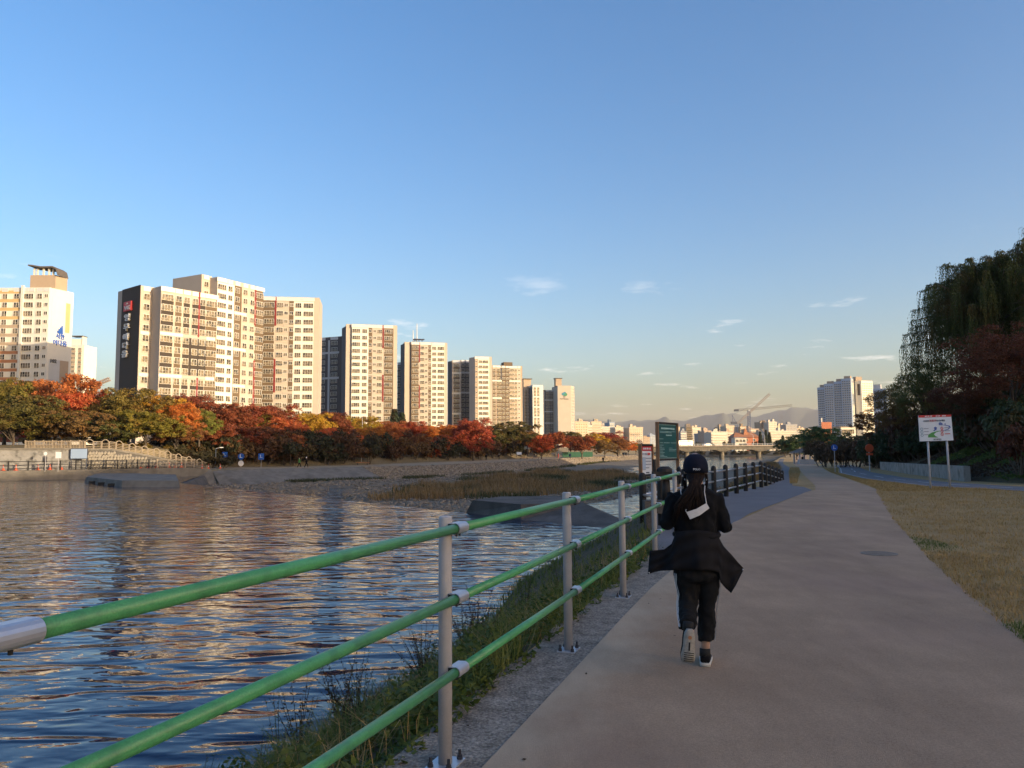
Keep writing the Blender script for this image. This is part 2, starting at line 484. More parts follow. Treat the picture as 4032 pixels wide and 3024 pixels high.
strip('grass_island', ragged([(36.2, 13.08, 14.08), (68.8, 24.5, 25.6), (100, 35.8, 37), (139, 48.9, 50.6), (184, 64.3, 67)], 0.1, 8), 0.013, M['dry_lawn'])
LANE_L = [(45, 26), (24, 27), (19.2, 29), (18.4, 34.4), (21, 46), (27, 64), (38, 90), (52, 125)]
LANE_R = [(45, 29), (25, 30.2), (21.6, 33), (22.0, 39), (24.4, 48), (30.6, 66), (41, 91), (55, 125)]
def lane(name, La, Lb, lift, mat):
    mb = MB()
    P = []
    for k in range(len(La) - 1):
        for i in range(6):
            t = i / 6
            P.append(tuple(La[k][c] + (La[k + 1][c] - La[k][c]) * t for c in (0, 1)) + tuple(Lb[k][c] + (Lb[k + 1][c] - Lb[k][c]) * t for c in (0, 1)))
    P.append((*La[-1], *Lb[-1]))
    for a, b in zip(P, P[1:]):
        mb.add([(a[0], a[1], zp(a[1]) + lift), (a[2], a[3], zp(a[3]) + lift), (b[2], b[3], zp(b[3]) + lift), (b[0], b[1], zp(b[1]) + lift)], [(0, 1, 2, 3)])
    return mb.build(name, mat)
struct(lane('bicycle_lane', LANE_L, LANE_R, 0.014, M['asphalt_blue']))
mixp = lambda a, b, t: tuple(a[c] + (b[c] - a[c]) * t for c in (0, 1))
struct(lane('lane_edge_line', [mixp(a, b, 0.05) for a, b in zip(LANE_L, LANE_R)], [mixp(a, b, 0.08) for a, b in zip(LANE_L, LANE_R)], 0.019, M['white_paint']))
mid = [(mixp(a, b, 0.5), mixp(a, b, 0.54)) for a, b in zip(LANE_L, LANE_R)]
for k in range(1, 6):
    a, b = mid[k], mid[k + 1]
    for t0 in (0.1, 0.6):
        q = [mixp(a[0], b[0], t0), mixp(a[0], b[0], t0 + 0.25)]; r = [mixp(a[1], b[1], t0), mixp(a[1], b[1], t0 + 0.25)]
        struct(lane('lane_dash', q, r, 0.019, M['white_paint']))

# the levee behind the bicycle lane
LEVEE = [(120, 31.8), (60, 31.8), (30, 32.2), (24.2, 36), (24.0, 41), (30, 58), (38.4, 80), (52, 110), (75, 150), (105, 210), (160, 330), (250, 560)]
LEV_H = [(0, -0.25), (0.5, 0.15), (2.5, 1.0), (6, 2.5), (9, 3.5), (14, 3.8), (400, 3.8)]
def seg_dist(X, Y, a, b):
    d = np.array(b, float) - np.array(a, float); t = np.clip(((X - a[0]) * d[0] + (Y - a[1]) * d[1]) / (d @ d), 0, 1)
    return np.hypot(X - a[0] - t * d[0], Y - a[1] - t * d[1]), t
def levee_z(X, Y):
    D = np.full(X.shape, 1e9)
    for a, b in zip(LEVEE, LEVEE[1:]): D = np.minimum(D, seg_dist(X, Y, a, b)[0])
    foot = [(y, x) for x, y in LEVEE[2:]]
    inside = (Y > 32.0) & (X > np.interp(Y, [f[0] for f in foot], [f[1] for f in foot]))
    h = np.interp(np.where(inside, D, 0), [p[0] for p in LEV_H], [p[1] for p in LEV_H])
    return np.interp(Y, [30, 184], [0, -1.7]) + np.where(inside, h, np.where(D < 2.0, -0.6, -4.5))
def levee_mesh():
    xs = np.concatenate([np.arange(22, 70, 1.5), np.arange(70, 420, 8)]); ys = np.concatenate([np.arange(31, 90, 1.5), np.arange(90, 560, 8)])
    X, Y = np.meshgrid(xs, ys); Z = levee_z(X, Y)
    V = np.stack([X, Y, Z], -1).reshape(-1, 3); n = len(xs)
    I = np.arange((len(ys) - 1) * n).reshape(-1, n)[:, :-1].ravel()
    return struct(link('levee', npmesh('levee', V, np.stack([I, I + 1, I + n + 1, I + n], 1), M['bank_soil'], smooth=True)))
levee_mesh()

# the far (left) bank: promenade, slope up to the street
BANK = [(-420, 20), (-140, 81), (-64, 96), (-47, 109), (-44, 113), (-32, 121), (-16, 136), (5.5, 198), (20, 260), (45, 340), (75, 410), (130, 560), (260, 900)]
BANK_N = []
for i, p in enumerate(BANK):
    a, b = BANK[max(i - 1, 0)], BANK[min(i + 1, len(BANK) - 1)]
    t = Vector((b[0] - a[0], b[1] - a[1])).normalized()
    BANK_N.append(Vector((-t.y, t.x)))
QUAY = [(-0.35, -4.0), (-0.2, -2.9), (0, -0.42), (6.6, -0.40), (6.9, 2.2), (16, 3.0), (60, 3.4), (500, 3.6)]
PROM = [(-7.0, -3.6), (-5.6, -2.95), (0, -0.9), (15, -0.78), (24, 3.0), (32, 3.1), (60, 3.4), (500, 3.6)]
def left_bank():
    mb = MB(); rows = []
    for i, p in enumerate(BANK):
        pr = QUAY if i <= 3 else PROM
        if i == 4: pr = [(q[0] * 0.5 + r[0] * 0.5, q[1] * 0.4 + r[1] * 0.6) for q, r in zip(QUAY, PROM)]
        rows.append([(p[0] + BANK_N[i].x * o, p[1] + BANK_N[i].y * o, z) for o, z in pr])
    n = len(rows[0])
    mb.add([p for r in rows for p in r], [])
    for j in range(len(rows) - 1):
        for i in range(n - 1):
            mb.f.append((j * n + i, j * n + i + 1, (j + 1) * n + i + 1, (j + 1) * n + i))
            mb.m.append((1 if j < 4 else 2) if i < 2 else (3 if i == 2 else 0))
    return struct(mb.build('left_bank', [M['left_bank'], M['concrete'], M['gravel'], M['sand_path']]))
left_bank()
def bank_pt(s, o, z=None):
    """s: index along BANK (float), o: metres behind the edge"""
    i = min(int(s), len(BANK) - 2); t = s - i
    p = [BANK[i][c] + (BANK[i + 1][c] - BANK[i][c]) * t for c in (0, 1)]
    n = BANK_N[i].lerp(BANK_N[i + 1], t)
    return Vector((p[0] + n.x * o, p[1] + n.y * o, 0 if z is None else z))
# pale kerb along the promenade edge
def kerb():
    mb = MB()
    for k in range(16, 38):
        a, b = bank_pt(k / 4, 0), bank_pt((k + 1) / 4, 0)
        a2, b2 = bank_pt(k / 4, 0.9), bank_pt((k + 1) / 4, 0.9)
        za = -0.42 if k < 14 else (-0.7 if k == 16 else -0.9); z = -0.80
        mb.hexa([(a.x, a.y, -1.05), (b.x, b.y, -1.05), (b2.x, b2.y, -1.05), (a2.x, a2.y, -1.05), (a.x, a.y, z), (b.x, b.y, z), (b2.x, b2.y, z), (a2.x, a2.y, z)])
    return struct(mb.build('promenade_kerb', M['concrete']))
kerb()
def revetment():        # smooth concrete slope between the quay and the stone slope
    mb = MB()
    P = []
    for k in range(9):
        s = 4.0 + k / 8 * 1.45
        P.append((bank_pt(s, 0.02, -0.83), bank_pt(s, -5.2 if k else -3.4, -2.62), bank_pt(s, -6.4 if k else -4.2, -2.9)))
    for a, b in zip(P, P[1:]):
        mb.add([a[0], b[0], b[1], a[1], b[2], a[2]], [(0, 3, 2, 1), (3, 5, 4, 2)])
    return struct(mb.build('concrete_revetment', M['concrete']))
revetment()

# the river bed below the weir, gravel bars standing out of the water
CH = [([(7, 36), (8.5, 52), (11, 66), (16, 82), (23, 105), (27, 135), (34, 165), (48, 215), (70, 290), (104, 400), (210, 800)], [5, 5.5, 4.5, 2.2, 2.0, 3.2, 8, 13, 17, 24, 40]),
      ([(-15, 62), (-20, 80), (-23, 94), (-15, 105), (-5, 109), (3, 113)], [1.0, 2.2, 4.2, 3.4, 2.2, 0.8]),
      ([(-5, 112), (6, 140), (20, 168), (32, 180)], [0.8, 1.6, 2.4, 3.0])]
def vnoise(X, Y, s, seed):
    rng = np.random.default_rng(seed); G = rng.random((64, 64))
    x, y = (X / s) % 64, (Y / s) % 64
    i, j = x.astype(int) % 64, y.astype(int) % 64; f, g = x - np.floor(x), y - np.floor(y)
    f, g = f * f * (3 - 2 * f), g * g * (3 - 2 * g); i1, j1 = (i + 1) % 64, (j + 1) % 64
    return (G[i, j] * (1 - f) + G[i1, j] * f) * (1 - g) + (G[i, j1] * (1 - f) + G[i1, j1] * f) * g - 0.5
def bed_z(X, Y):
    z = -2.72 + 0.30 * vnoise(X, Y, 9, 1) + 0.16 * vnoise(X, Y, 3.1, 2)
    for pl, w in CH:
        q = np.full(X.shape, 9.0)
        for k in range(len(pl) - 1):
            d, t = seg_dist(X, Y, pl[k], pl[k + 1])
            ww = (w[k] + (w[k + 1] - w[k]) * t) * (1 + 0.5 * vnoise(X, Y, 4, 5))
            q = np.minimum(q, d / np.maximum(ww, 0.3))
        z = z - 0.85 * np.clip(1.45 - q, 0, 1)
    return z
def river_bed():
    xs = np.concatenate([np.arange(-62, 60, 1.1), np.arange(60, 330, 6)]); ys = np.concatenate([np.arange(34, 200, 1.1), np.arange(200, 820, 8)])
    X, Y = np.meshgrid(xs, ys)
    Z = bed_z(X, Y)
    # nothing of the bed stands upstream of the weir
    side = (X + 2.4) * (86 - 41.5) - (Y - 41.5) * (-37 + 2.4)
    Z = np.where(side < 0, -3.6, Z); Z = np.where((X > 0) & (Y < 34.5), -3.6, Z)
    V = np.stack([X, Y, Z], -1).reshape(-1, 3); n = len(xs)
    I = np.arange((len(ys) - 1) * n).reshape(-1, n)[:, :-1].ravel()
    F = np.stack([I, I + 1, I + n + 1, I + n], 1)
    return struct(link('river_bed', npmesh('river_bed', V, F, M['gravel'], smooth=True)))
river_bed()
WEIR = [(4.6, 32.3), (-2.4, 41.5), (-37, 86), (-45, 112)]
def flat(name, poly, z, mat):
    mb = MB(); mb.add([(x, y, z) for x, y in poly], [tuple(range(len(poly)))])
    o = mb.build(name, mat); return struct(o)
flat('river_pool', [(12, -60), (12, 22), (4.6, 32.3), (-2.4, 41.5), (-37, 86), (-46, 114), (-70, 104), (-150, 88), (-460, 20), (-460, -60)], ZW, M['water'])
flat('river', [(4.6, 32.2), (22, 34), (60, 100), (420, 1000), (240, 1000), (60, 430), (5, 230), (-60, 120), (-45, 112), (-37, 86), (-2.4, 41.5)], ZL, M['water_low'])
def weir():
    mb = MB()
    for a, b in zip(WEIR, WEIR[1:]):
        d = Vector((b[0] - a[0], b[1] - a[1])).normalized(); n = Vector((d.y, -d.x))
        if n.y < 0: n = -n
        o = n * 0.02; q = n * 0.5
        mb.hexa([(a[0] + o.x, a[1] + o.y, -3.4), (a[0] + q.x + n.x, a[1] + q.y + n.y, -3.4), (b[0] + q.x + n.x, b[1] + q.y + n.y, -3.4), (b[0] + o.x, b[1] + o.y, -3.4),
                 (a[0] + o.x, a[1] + o.y, ZW - 0.03), (a[0] + q.x, a[1] + q.y, ZW - 0.06), (b[0] + q.x, b[1] + q.y, ZW - 0.06), (b[0] + o.x, b[1] + o.y, ZW - 0.03)])
    o = mb.build('weir', M['concrete_dark'])
    return tag(o, 'low concrete weir crest running diagonally across the river', 'weir')
weir()

# far hills
def hills():
    prof = [(-500, 1660), (500, 1640), (1500, 1660), (2200, 1668), (2320, 1655), (2420, 1662), (2560, 1652), (2700, 1655), (2760, 1640), (2830, 1627), (2900, 1631), (2960, 1640), (3000, 1634), (3060, 1618), (3130, 1604), (3200, 1611), (3300, 1612), (3500, 1625), (3900, 1640), (4600, 1650), (5200, 1670)]
    us = np.arange(-500, 5200, 12.0); rnd = random.Random(5)
    mb = MB(); rows = []
    for j, (d, k) in enumerate([(6200, 0.0), (6900, 0.35), (7600, 0.75), (8400, 1.0), (9800, 0.5)]):
        r = []
        for u in us:
            top = at(u, lerp_tab(prof, u) + 2.0 * math.sin(u * 0.045) + 1.5 * math.sin(u * 0.11 + 1), 8400).z
            zz = -3.7 + (top + 3.7) * k * (1 + (0.22 * math.sin(u * 0.021 + j * 2) + 0.1 * math.sin(u * 0.06 + j)) * (1 if 0 < k < 1 else 0))
            x = (u - UC) / FPX * d * 1.0
            r.append((x, d + (0 if k in (0, 1) else 160 * math.sin(u * 0.03 + j)), zz))
        rows.append(r)
    n = len(us)
    mb.add([p for r in rows for p in r], [(j * n + i, j * n + i + 1, (j + 1) * n + i + 1, (j + 1) * n + i) for j in range(len(rows) - 1) for i in range(n - 1)])
    return struct(mb.build('hills', M['hill'], smooth=True))
hills()

# the evening air
def haze():
    mb = MB(); mb.box((0, 5000, 242), (25000, 11500, 494))
    m = bpy.data.materials.new('haze'); m.use_nodes = True
    N, L = m.node_tree.nodes, m.node_tree.links; N.clear()
    o = N.new('ShaderNodeOutputMaterial'); v = N.new('ShaderNodeVolumePrincipled')
    v.inputs['Color'].default_value = (0.92, 0.90, 0.91, 1); v.inputs['Density'].default_value = 0.000062; v.inputs['Anisotropy'].default_value = 0.0
    L.new(v.outputs[0], o.inputs['Volume'])
    b = mb.build('haze', m)
    return tag(b, 'thin evening haze over the river valley', None, None, 'stuff')
haze()
# ------------------------------------------------------------------ apartment blocks
mk('cream', (0.70, 0.655, 0.56), scale=0.3, var=0.05, rough=0.85)
mk('beige', (0.45, 0.385, 0.32), scale=0.3, var=0.05, rough=0.85)
mk('tan', (0.38, 0.29, 0.21), scale=0.3, var=0.05, rough=0.85)
mk('brown', (0.125, 0.085, 0.05), scale=0.3, var=0.06, rough=0.85)
mk('dark_brown', (0.038, 0.027, 0.020), scale=0.3, var=0.08, rough=0.8)
mk('charcoal_and_shade', (0.065, 0.065, 0.075), scale=0.3, var=0.08, rough=0.8)  # dark paint; on unlit building sides it puts their shade into the colour
mk('red_panel', (0.20, 0.018, 0.018), scale=0.3, var=0.08, rough=0.8)
mk('white_wall', (0.62, 0.60, 0.55), scale=0.3, var=0.04, rough=0.85)
mk('grey_wall', (0.45, 0.46, 0.48), scale=0.3, var=0.05, rough=0.85)
mk('blue_wall', (0.34, 0.44, 0.58), scale=0.3, var=0.05, rough=0.85)  # pale blue paint, and the colour given to shaded tower sides
mk('ochre', (0.52, 0.36, 0.17), scale=0.3, var=0.05, rough=0.85)
mk('rust', (0.38, 0.17, 0.08), scale=0.3, var=0.05, rough=0.85)
mk('frame_white', (0.74, 0.72, 0.67), scale=2, var=0.04, rough=0.6)
mk('guard_rail', (0.50, 0.44, 0.36), scale=2, var=0.05, rough=0.6)
mk('rail_grey', (0.55, 0.56, 0.58), scale=2, var=0.05, rough=0.5)
mk('glass', (0.035, 0.03, 0.026), col2=(0.16, 0.125, 0.085), scale=0.35, rough=0.25, spec=0.6)
M['glass'] = pmat('glass', (0.05, 0.045, 0.04), rough=0.2, spec=0.6)
def vary_glass(m, c0, c1):
    N, L = m.node_tree.nodes, m.node_tree.links; b = N['Principled BSDF']; oi = N.new('ShaderNodeObjectInfo'); cr = N.new('ShaderNodeValToRGB')
    cr.color_ramp.elements[0].color = (*c0, 1); cr.color_ramp.elements[1].color = (*c1, 1); cr.color_ramp.elements[0].position = 0.25
    e = cr.color_ramp.elements.new(0.6); e.color = (*[x * 0.35 + y * 0.65 for x, y in zip(c0, c1)], 1); cr.color_ramp.interpolation = 'EASE'
    tc = N.new('ShaderNodeTexCoord'); no = N.new('ShaderNodeTexNoise'); no.noise_dimensions = '4D'; no.inputs['Scale'].default_value = 0.7
    L.new(tc.outputs['Object'], no.inputs['Vector']); mu = N.new('ShaderNodeMath'); mu.operation = 'MULTIPLY'; mu.inputs[1].default_value = 50; L.new(oi.outputs['Random'], mu.inputs[0]); L.new(mu.outputs[0], no.inputs['W'])
    mr = N.new('ShaderNodeMapRange'); mr.inputs[1].default_value, mr.inputs[2].default_value = 0.3, 0.7; L.new(no.outputs[0], mr.inputs[0]); L.new(mr.outputs[0], cr.inputs[0]); L.new(cr.outputs[0], b.inputs['Base Color'])
vary_glass(M['glass'], (0.02, 0.018, 0.016), (0.22, 0.17, 0.11))
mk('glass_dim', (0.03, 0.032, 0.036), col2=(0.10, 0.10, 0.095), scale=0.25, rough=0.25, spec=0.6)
mk('roof_dark', (0.10, 0.085, 0.075), scale=0.5, var=0.1, rough=0.8)
mk('sign_red', (0.62, 0.02, 0.03), scale=2, var=0.04, rough=0.5)
mk('sign_blue', (0.02, 0.10, 0.42), scale=2, var=0.04, rough=0.5)
mk('letter_white', (0.80, 0.78, 0.75), scale=2, var=0.03, rough=0.6)
mk('letter_black', (0.02, 0.02, 0.025), scale=2, var=0.03, rough=0.6)
mk('leaf_green_paint', (0.02, 0.20, 0.10), scale=2, var=0.05, rough=0.6)
mk('leaf_blue_paint', (0.02, 0.18, 0.28), scale=2, var=0.05, rough=0.6)

def text_mesh(s, size, extrude, mat, align='CENTER', bold=0.0):
    cu = bpy.data.curves.new('lettering', 'FONT')
    cu.body = s; cu.size = size; cu.extrude = extrude; cu.align_x = align; cu.align_y = 'CENTER'; cu.offset = bold
    cu.resolution_u = 2
    o = bpy.data.objects.new('lettering', cu); COL.objects.link(o)
    dg = bpy.context.evaluated_depsgraph_get()
    me = bpy.data.meshes.new_from_object(o.evaluated_get(dg))
    bpy.data.objects.remove(o); bpy.data.curves.remove(cu)
    me.materials.clear(); me.materials.append(mat)
    me.name = 'lettering'
    return me

def window_mesh(w, h, n, rail=True, glass='glass'):
    """frame, mullions, panes and a low guard rail; local x along the wall, -y outward, z up from the sill"""
    mb = MB(); t = 0.085
    mb.box((0, -0.06, t / 2), (w, 0.12, t)).box((0, -0.06, h - t / 2), (w, 0.12, t))
    for sx in (-1, 1): mb.box((sx * (w / 2 - t / 2), -0.06, h / 2), (t, 0.118, h - 2 * t))
    for k in range(1, n): mb.box((-w / 2 + w * k / n, -0.05, h / 2), (0.06, 0.098, h - 2 * t))
    mb.box((0, -0.022, h / 2), (w - 2 * t, 0.02, h - 2 * t), 1)
    if rail:
        mb.box((0, -0.16, h * 0.44), (w, 0.05, 0.05), 2).box((0, -0.16, 0.06), (w, 0.05, 0.05), 2)
        m_ = max(3, int(w / 0.5))
        for k in range(m_ + 1): mb.box((-w / 2 + 0.025 + (w - 0.05) * k / m_, -0.16, h * 0.25), (0.03, 0.04, h * 0.33), 2)
    return mb.mesh('window', [M['frame_white'], M[glass], M['guard_rail']])
WIN = {'4': window_mesh(3.3, 1.75, 4), '3': window_mesh(2.1, 1.75, 3), '2': window_mesh(1.7, 1.75, 2),
       's': window_mesh(1.25, 1.2, 2, False), 'x': window_mesh(0.55, 1.1, 1, False)}
WIN_D = {k: window_mesh(w, h, n, r, 'glass_dim') for k, (w, h, n, r) in {'4': (3.3, 1.75, 4, True), '3': (2.1, 1.75, 3, True), '2': (1.7, 1.75, 2, True), 's': (1.25, 1.2, 2, False)}.items()}  # darker glass copy for wings coloured as shaded
def parapet_mesh(w):
    mb = MB()
    mb.box((0, 0, 0.05), (w, 0.08, 0.1)).box((0, 0, 1.15), (w, 0.08, 0.1))
    n = max(1, round(w / 1.6))
    for k in range(n + 1): mb.box((-w / 2 + 0.04 + (w - 0.08) * k / n, 0, 0.6), (0.08, 0.078, 1.0))
    mb.box((0, 0.01, 0.6), (w - 0.1, 0.02, 0.98), 1)
    return mb.mesh('parapet_rail', [M['frame_white'], M['rail_grey']])
PARA = {w: parapet_mesh(w) for w in (2.0, 3.0, 4.0, 6.0)}

class Wall:
    """a straight wall of a building seen from outside, A on the left and B on the right"""
    def __init__(s, root, A, B):
        s.root = root; s.A = Vector((A[0], A[1])); s.B = Vector((B[0], B[1])); s.d = s.B - s.A; s.L = s.d.length
        s.ex = s.d / s.L; s.en = Vector((s.ex.y, -s.ex.x)); s.rz = math.atan2(s.ex.y, s.ex.x)
    def loc(s, t, z, out=0.0):
        p = s.A + s.ex * t + s.en * out
        return (p.x - s.root.location.x, p.y - s.root.location.y, z - s.root.location.z)
    def put(s, name, me, t, z, out=0.0):
        return link(name, me, None, s.root, s.loc(t, z, out), s.rz)
    def panel(s, name, t0, t1, z0, z1, mat, proud=0.06):
        mb = MB(); mb.box(((t1 - t0) / 2, -proud / 2 + 0.02, (z1 - z0) / 2), (t1 - t0, proud + 0.04, z1 - z0))
        return link(name, mb.mesh(name, mat), None, s.root, s.loc(t0, z0), s.rz)
    def text(s, txt, size, mat, t, z, name='lettering', bold=0.0, depth=0.12, out=0.1):
        me = text_mesh(txt, size, depth, mat, bold=bold)
        o = link(name, me, None, s.root, s.loc(t, z, out), 0)
        o.rotation_euler = (R(90), 0, s.rz)
        return o
def block(root, name, pts, z0, z1, mat):
    mb = MB(); mb.prism([(p[0] - root.location.x, p[1] - root.location.y) for p in pts], z0 - root.location.z, z1 - root.location.z)
    return mb.build(name, mat, root)
FH = 2.85
def facade(w, ztop, zmin, cols, zones=(), reds=(), bands=(), win=WIN, paras=True, spandrel_h=None):
    """cols: (kind, fraction, spandrel material or None); zones: (f0, f1, material); reds: (f0, f1, floor from, floor to) counted from the top; bands: (f0, f1, floor, material)"""
    zf = [ztop - 1.45 - FH * (k + 1) for k in range(40)]           # floor level of storey k below the roof
    zf = [z for z in zf if z > zmin]
    for f0, f1, m in zones: w.panel('facade_panel', f0 * w.L, f1 * w.L, zmin, ztop - 1.45 * (0 if m in ('cream_full',) else 1), M[m], 0.05)
    for f0, f1, k0, k1 in reds:
        k1 = min(k1, len(zf) - 1)
        if k0 <= k1: w.panel('red_stripe', f0 * w.L, f1 * w.L, zf[k1], zf[k0] + FH + (1.4 if k0 == 0 else 0), M['red_panel'], 0.16)
    for f0, f1, k, m in bands:
        if k < len(zf): w.panel('facade_band', f0 * w.L, f1 * w.L, zf[k] + FH - 0.45, zf[k] + FH + 0.45, M[m], 0.11)
    for kind, f, sp in cols:
        ww = {'4': 3.3, '3': 2.1, '2': 1.7, 's': 1.25, 'x': 0.55}[kind]
        for z in zf:
            w.put('window', win[kind], f * w.L, z + (0.55 if kind in '432' else 0.9), 0.05)
        if sp:
            for z in zf[:-1]:
                w.panel('spandrel', f * w.L - ww / 2 - 0.05, f * w.L + ww / 2 + 0.05, z - 0.52, z + 0.5, M[sp], 0.08)
        if paras:
            pw = {'4': 4.0, '3': 3.0, '2': 2.0, 's': 2.0, 'x': 2.0}[kind]
            w.put('parapet_rail', PARA[pw], f * w.L, ztop - 1.35, 0.12 if kind != '4' else 0.2)
    return zf
def bld(name, label, at_xy, cat='building', group=None):
    r = empty(name, (at_xy[0], at_xy[1], 3.0))
    return tag(r, label, cat, group)
def XY(u, d): return ((u - UC) / FPX * d, d)
def lpx(A, u, dirv):
    """walk from A along dirv until the pixel column u is met"""
    k = (u - UC) / FPX
    t = (k * A[1] - A[0]) / (dirv[0] - k * dirv[1])
    return (A[0] + dirv[0] * t, A[1] + dirv[1] * t)

# --- the long block with the dark gable and the big sign
eA = Vector((0.62, 0.785)); pA = Vector((-0.785, 0.62))
a2 = Vector(XY(617, 205)); a2e = Vector(lpx(a2, 838, eA))
a1r = Vector(lpx(a2, 581, pA)); a1l = a1r - eA * 3.2
gl = Vector(lpx(a1l, 445, pA))
HA = 46.8
rA = bld('apartment_block', 'apartment block with dark brown gable wall carrying white sign letters and a red square', (-92, 212))
block(rA, 'wall', [a2, a2e, a2e + pA * 15, a2 + pA * 15], 2.5, HA, M['beige'])
block(rA, 'wall', [a1l, a1r + eA * 0.6, a1r + eA * 0.6 + pA * 9, gl], 2.5, HA + 0.3, M['beige'])
wg = Wall(rA, gl, a1l)
fg = 1 - (a1l - Vector(lpx(a1l, 463, pA))).length / wg.L
wg.panel('dark_gable', fg * wg.L, wg.L + 0.06, 2.6, HA + 0.45, M['dark_brown'], 0.09)
def zpx(u, v, p): return at(u, v, p[1]).z
gmid = Vector(lpx(a1l, 492, pA)); tg = (gmid - gl).dot(wg.ex)
zc = zpx(492, 1207, gmid)
sq = MB(); sq.box((0, 0, 0), (4.2, 0.5, 2.6)); link('logo_plate', sq.mesh('logo_plate', M['sign_red']), None, rA, wg.loc(tg, zc, 0.35), wg.rz)
wg.text('ViE', 1.5, M['letter_white'], tg, zc - 0.5, bold=0.03, out=0.66, depth=0.06).scale = (1.5, 1, 1)
for k in range(5):
    an = R(30 + 30 * k)
    mb = MB(); mb.box((math.cos(an) * 0.55, 0, math.sin(an) * 0.55 + 0.28), (0.34, 0.06, 0.10), M=Matrix.Rotation(-an, 3, 'Y'))
    link('logo_ray', mb.mesh('logo_ray', M['letter_white']), None, rA, wg.loc(tg, zc, 0.66), wg.rz)
for ch, v in zip('영무예다음', (1253, 1291, 1330, 1364, 1396)):
    um = 492 - (v - 1253) * 0.035
    gm = Vector(lpx(a1l, um, pA)); wg.text(ch, 2.15, M['letter_white'], (gm - gl).dot(wg.ex), zpx(um, v, gm), bold=0.03, depth=0.25, out=0.42).scale = (1.7, 1, 1)
w1 = Wall(rA, a1l, a1r)
facade(w1, HA + 0.3, 12, [('2', 0.55, None)], bands=[(0.1, 0.98, 4, 'cream'), (0.1, 0.98, 8, 'cream')])
w2 = Wall(rA, a2, a2e)
facade(w2, HA, 12, [('4', 0.115, 'dark_brown'), ('2', 0.31, 'brown'), ('2', 0.455, 'dark_brown'), ('2', 0.61, 'dark_brown'), ('2', 0.745, 'dark_brown'), ('4', 0.915, 'brown')],
       reds=[(0.665, 0.695, 0, 3), (0.665, 0.695, 8, 12)], bands=[(0.0, 0.4, 4, 'cream'), (0.4, 0.83, 4, 'beige'), (0.83, 1.0, 4, 'cream'), (0.0, 0.4, 8, 'cream'), (0.4, 0.83, 8, 'beige'), (0.83, 1.0, 8, 'cream')])
zt = HA - 1.45 - FH * 4
w2.panel('facade_panel', 0.515 * w2.L, 0.555 * w2.L, zt - FH * 4 + 0.5, zt - 0.5, M['dark_brown'], 0.09)
w2.panel('facade_panel', 0.665 * w2.L, 0.695 * w2.L, zt - FH * 4 + 0.5, zt - 0.5, M['dark_brown'], 0.09)
w2.panel('facade_panel', 0.80 * w2.L, 0.832 * w2.L, zt - FH * 4 + 0.5, zt - 0.5, M['dark_brown'], 0.09)

# --- the taller angled pair next to it
eB = Vector((0.47, 0.883)); pB = Vector((-0.883, 0.47))
b2 = Vector(XY(841, 231)); b2e = Vector(lpx(b2, 1024, eB))
b1r = Vector(lpx(b2, 811, pB)); b1l = b1r - eB * 3.1
HB = 55.2
rB = bld('apartment_block', 'taller bent apartment block with red vertical stripes, joined behind the signed one', (-85, 245))
block(rB, 'wall', [b2, b2e, b2e + pB * 15, b2 + pB * 15], 2.5, HB, M['beige'])
b1g = Vector(lpx(b1l, 691, pB))
block(rB, 'wall', [b1l, b1r + eB * 0.6, b1r + eB * 0.6 + pB * 14, b1l + pB * 13], 2.5, HB + 0.6, M['beige'])
facade(Wall(rB, b1l, b1r), HB + 0.6, 38, [('2', 0.55, None)])
wB = Wall(rB, b2, b2e)
facade(wB, HB, 11, [('4', 0.095, None), ('2', 0.27, None), ('2', 0.425, None), ('2', 0.60, None), ('2', 0.755, None), ('4', 0.92, 'brown')],
       zones=[(0.0, 0.36, 'cream'), (0.365, 0.52, 'brown'), (0.84, 1.0, 'brown')], reds=[(0.81, 0.845, 0, 3), (0.81, 0.845, 8, 12)],
       bands=[(0.365, 0.63, 3, 'cream'), (0.365, 0.63, 7, 'cream'), (0.365, 0.63, 11, 'cream')])
eC = Vector((0.985, 0.17)); pC = Vector((-0.17, 0.985))
c1 = Vector(XY(1025, 258)); c1e = Vector(lpx(c1, 1228, eC)); c2e = Vector(lpx(c1, 1250, eC))
HC = 54.6
block(rB, 'wall', [c1, c2e, c2e + pC * 14, c1 + pC * 14], 2.5, HC, M['beige'])
CC = [('4', 0.125, 'brown'), ('3', 0.335, None), ('s', 0.455, None), ('s', 0.565, None), ('3', 0.695, None), ('4', 0.895, None)]
CZ = [(0.0, 0.225, 'brown'), (0.515, 0.60, 'brown'), (0.605, 1.0, 'cream')]
CR = [(0.232, 0.265, 0, 2), (0.232, 0.265, 7, 10)]
CB = [(0.41, 0.60, 3, 'beige'), (0.41, 0.60, 7, 'beige'), (0.41, 0.60, 11, 'beige')]
facade(Wall(rB, c1, c1e), HC, 11, CC, CZ, CR, CB)
mir = lambda L: [(a[0], 1 - a[1], *a[2:]) for a in L]
mirz = lambda L: [(1 - a[1], 1 - a[0], *a[2:]) for a in L]

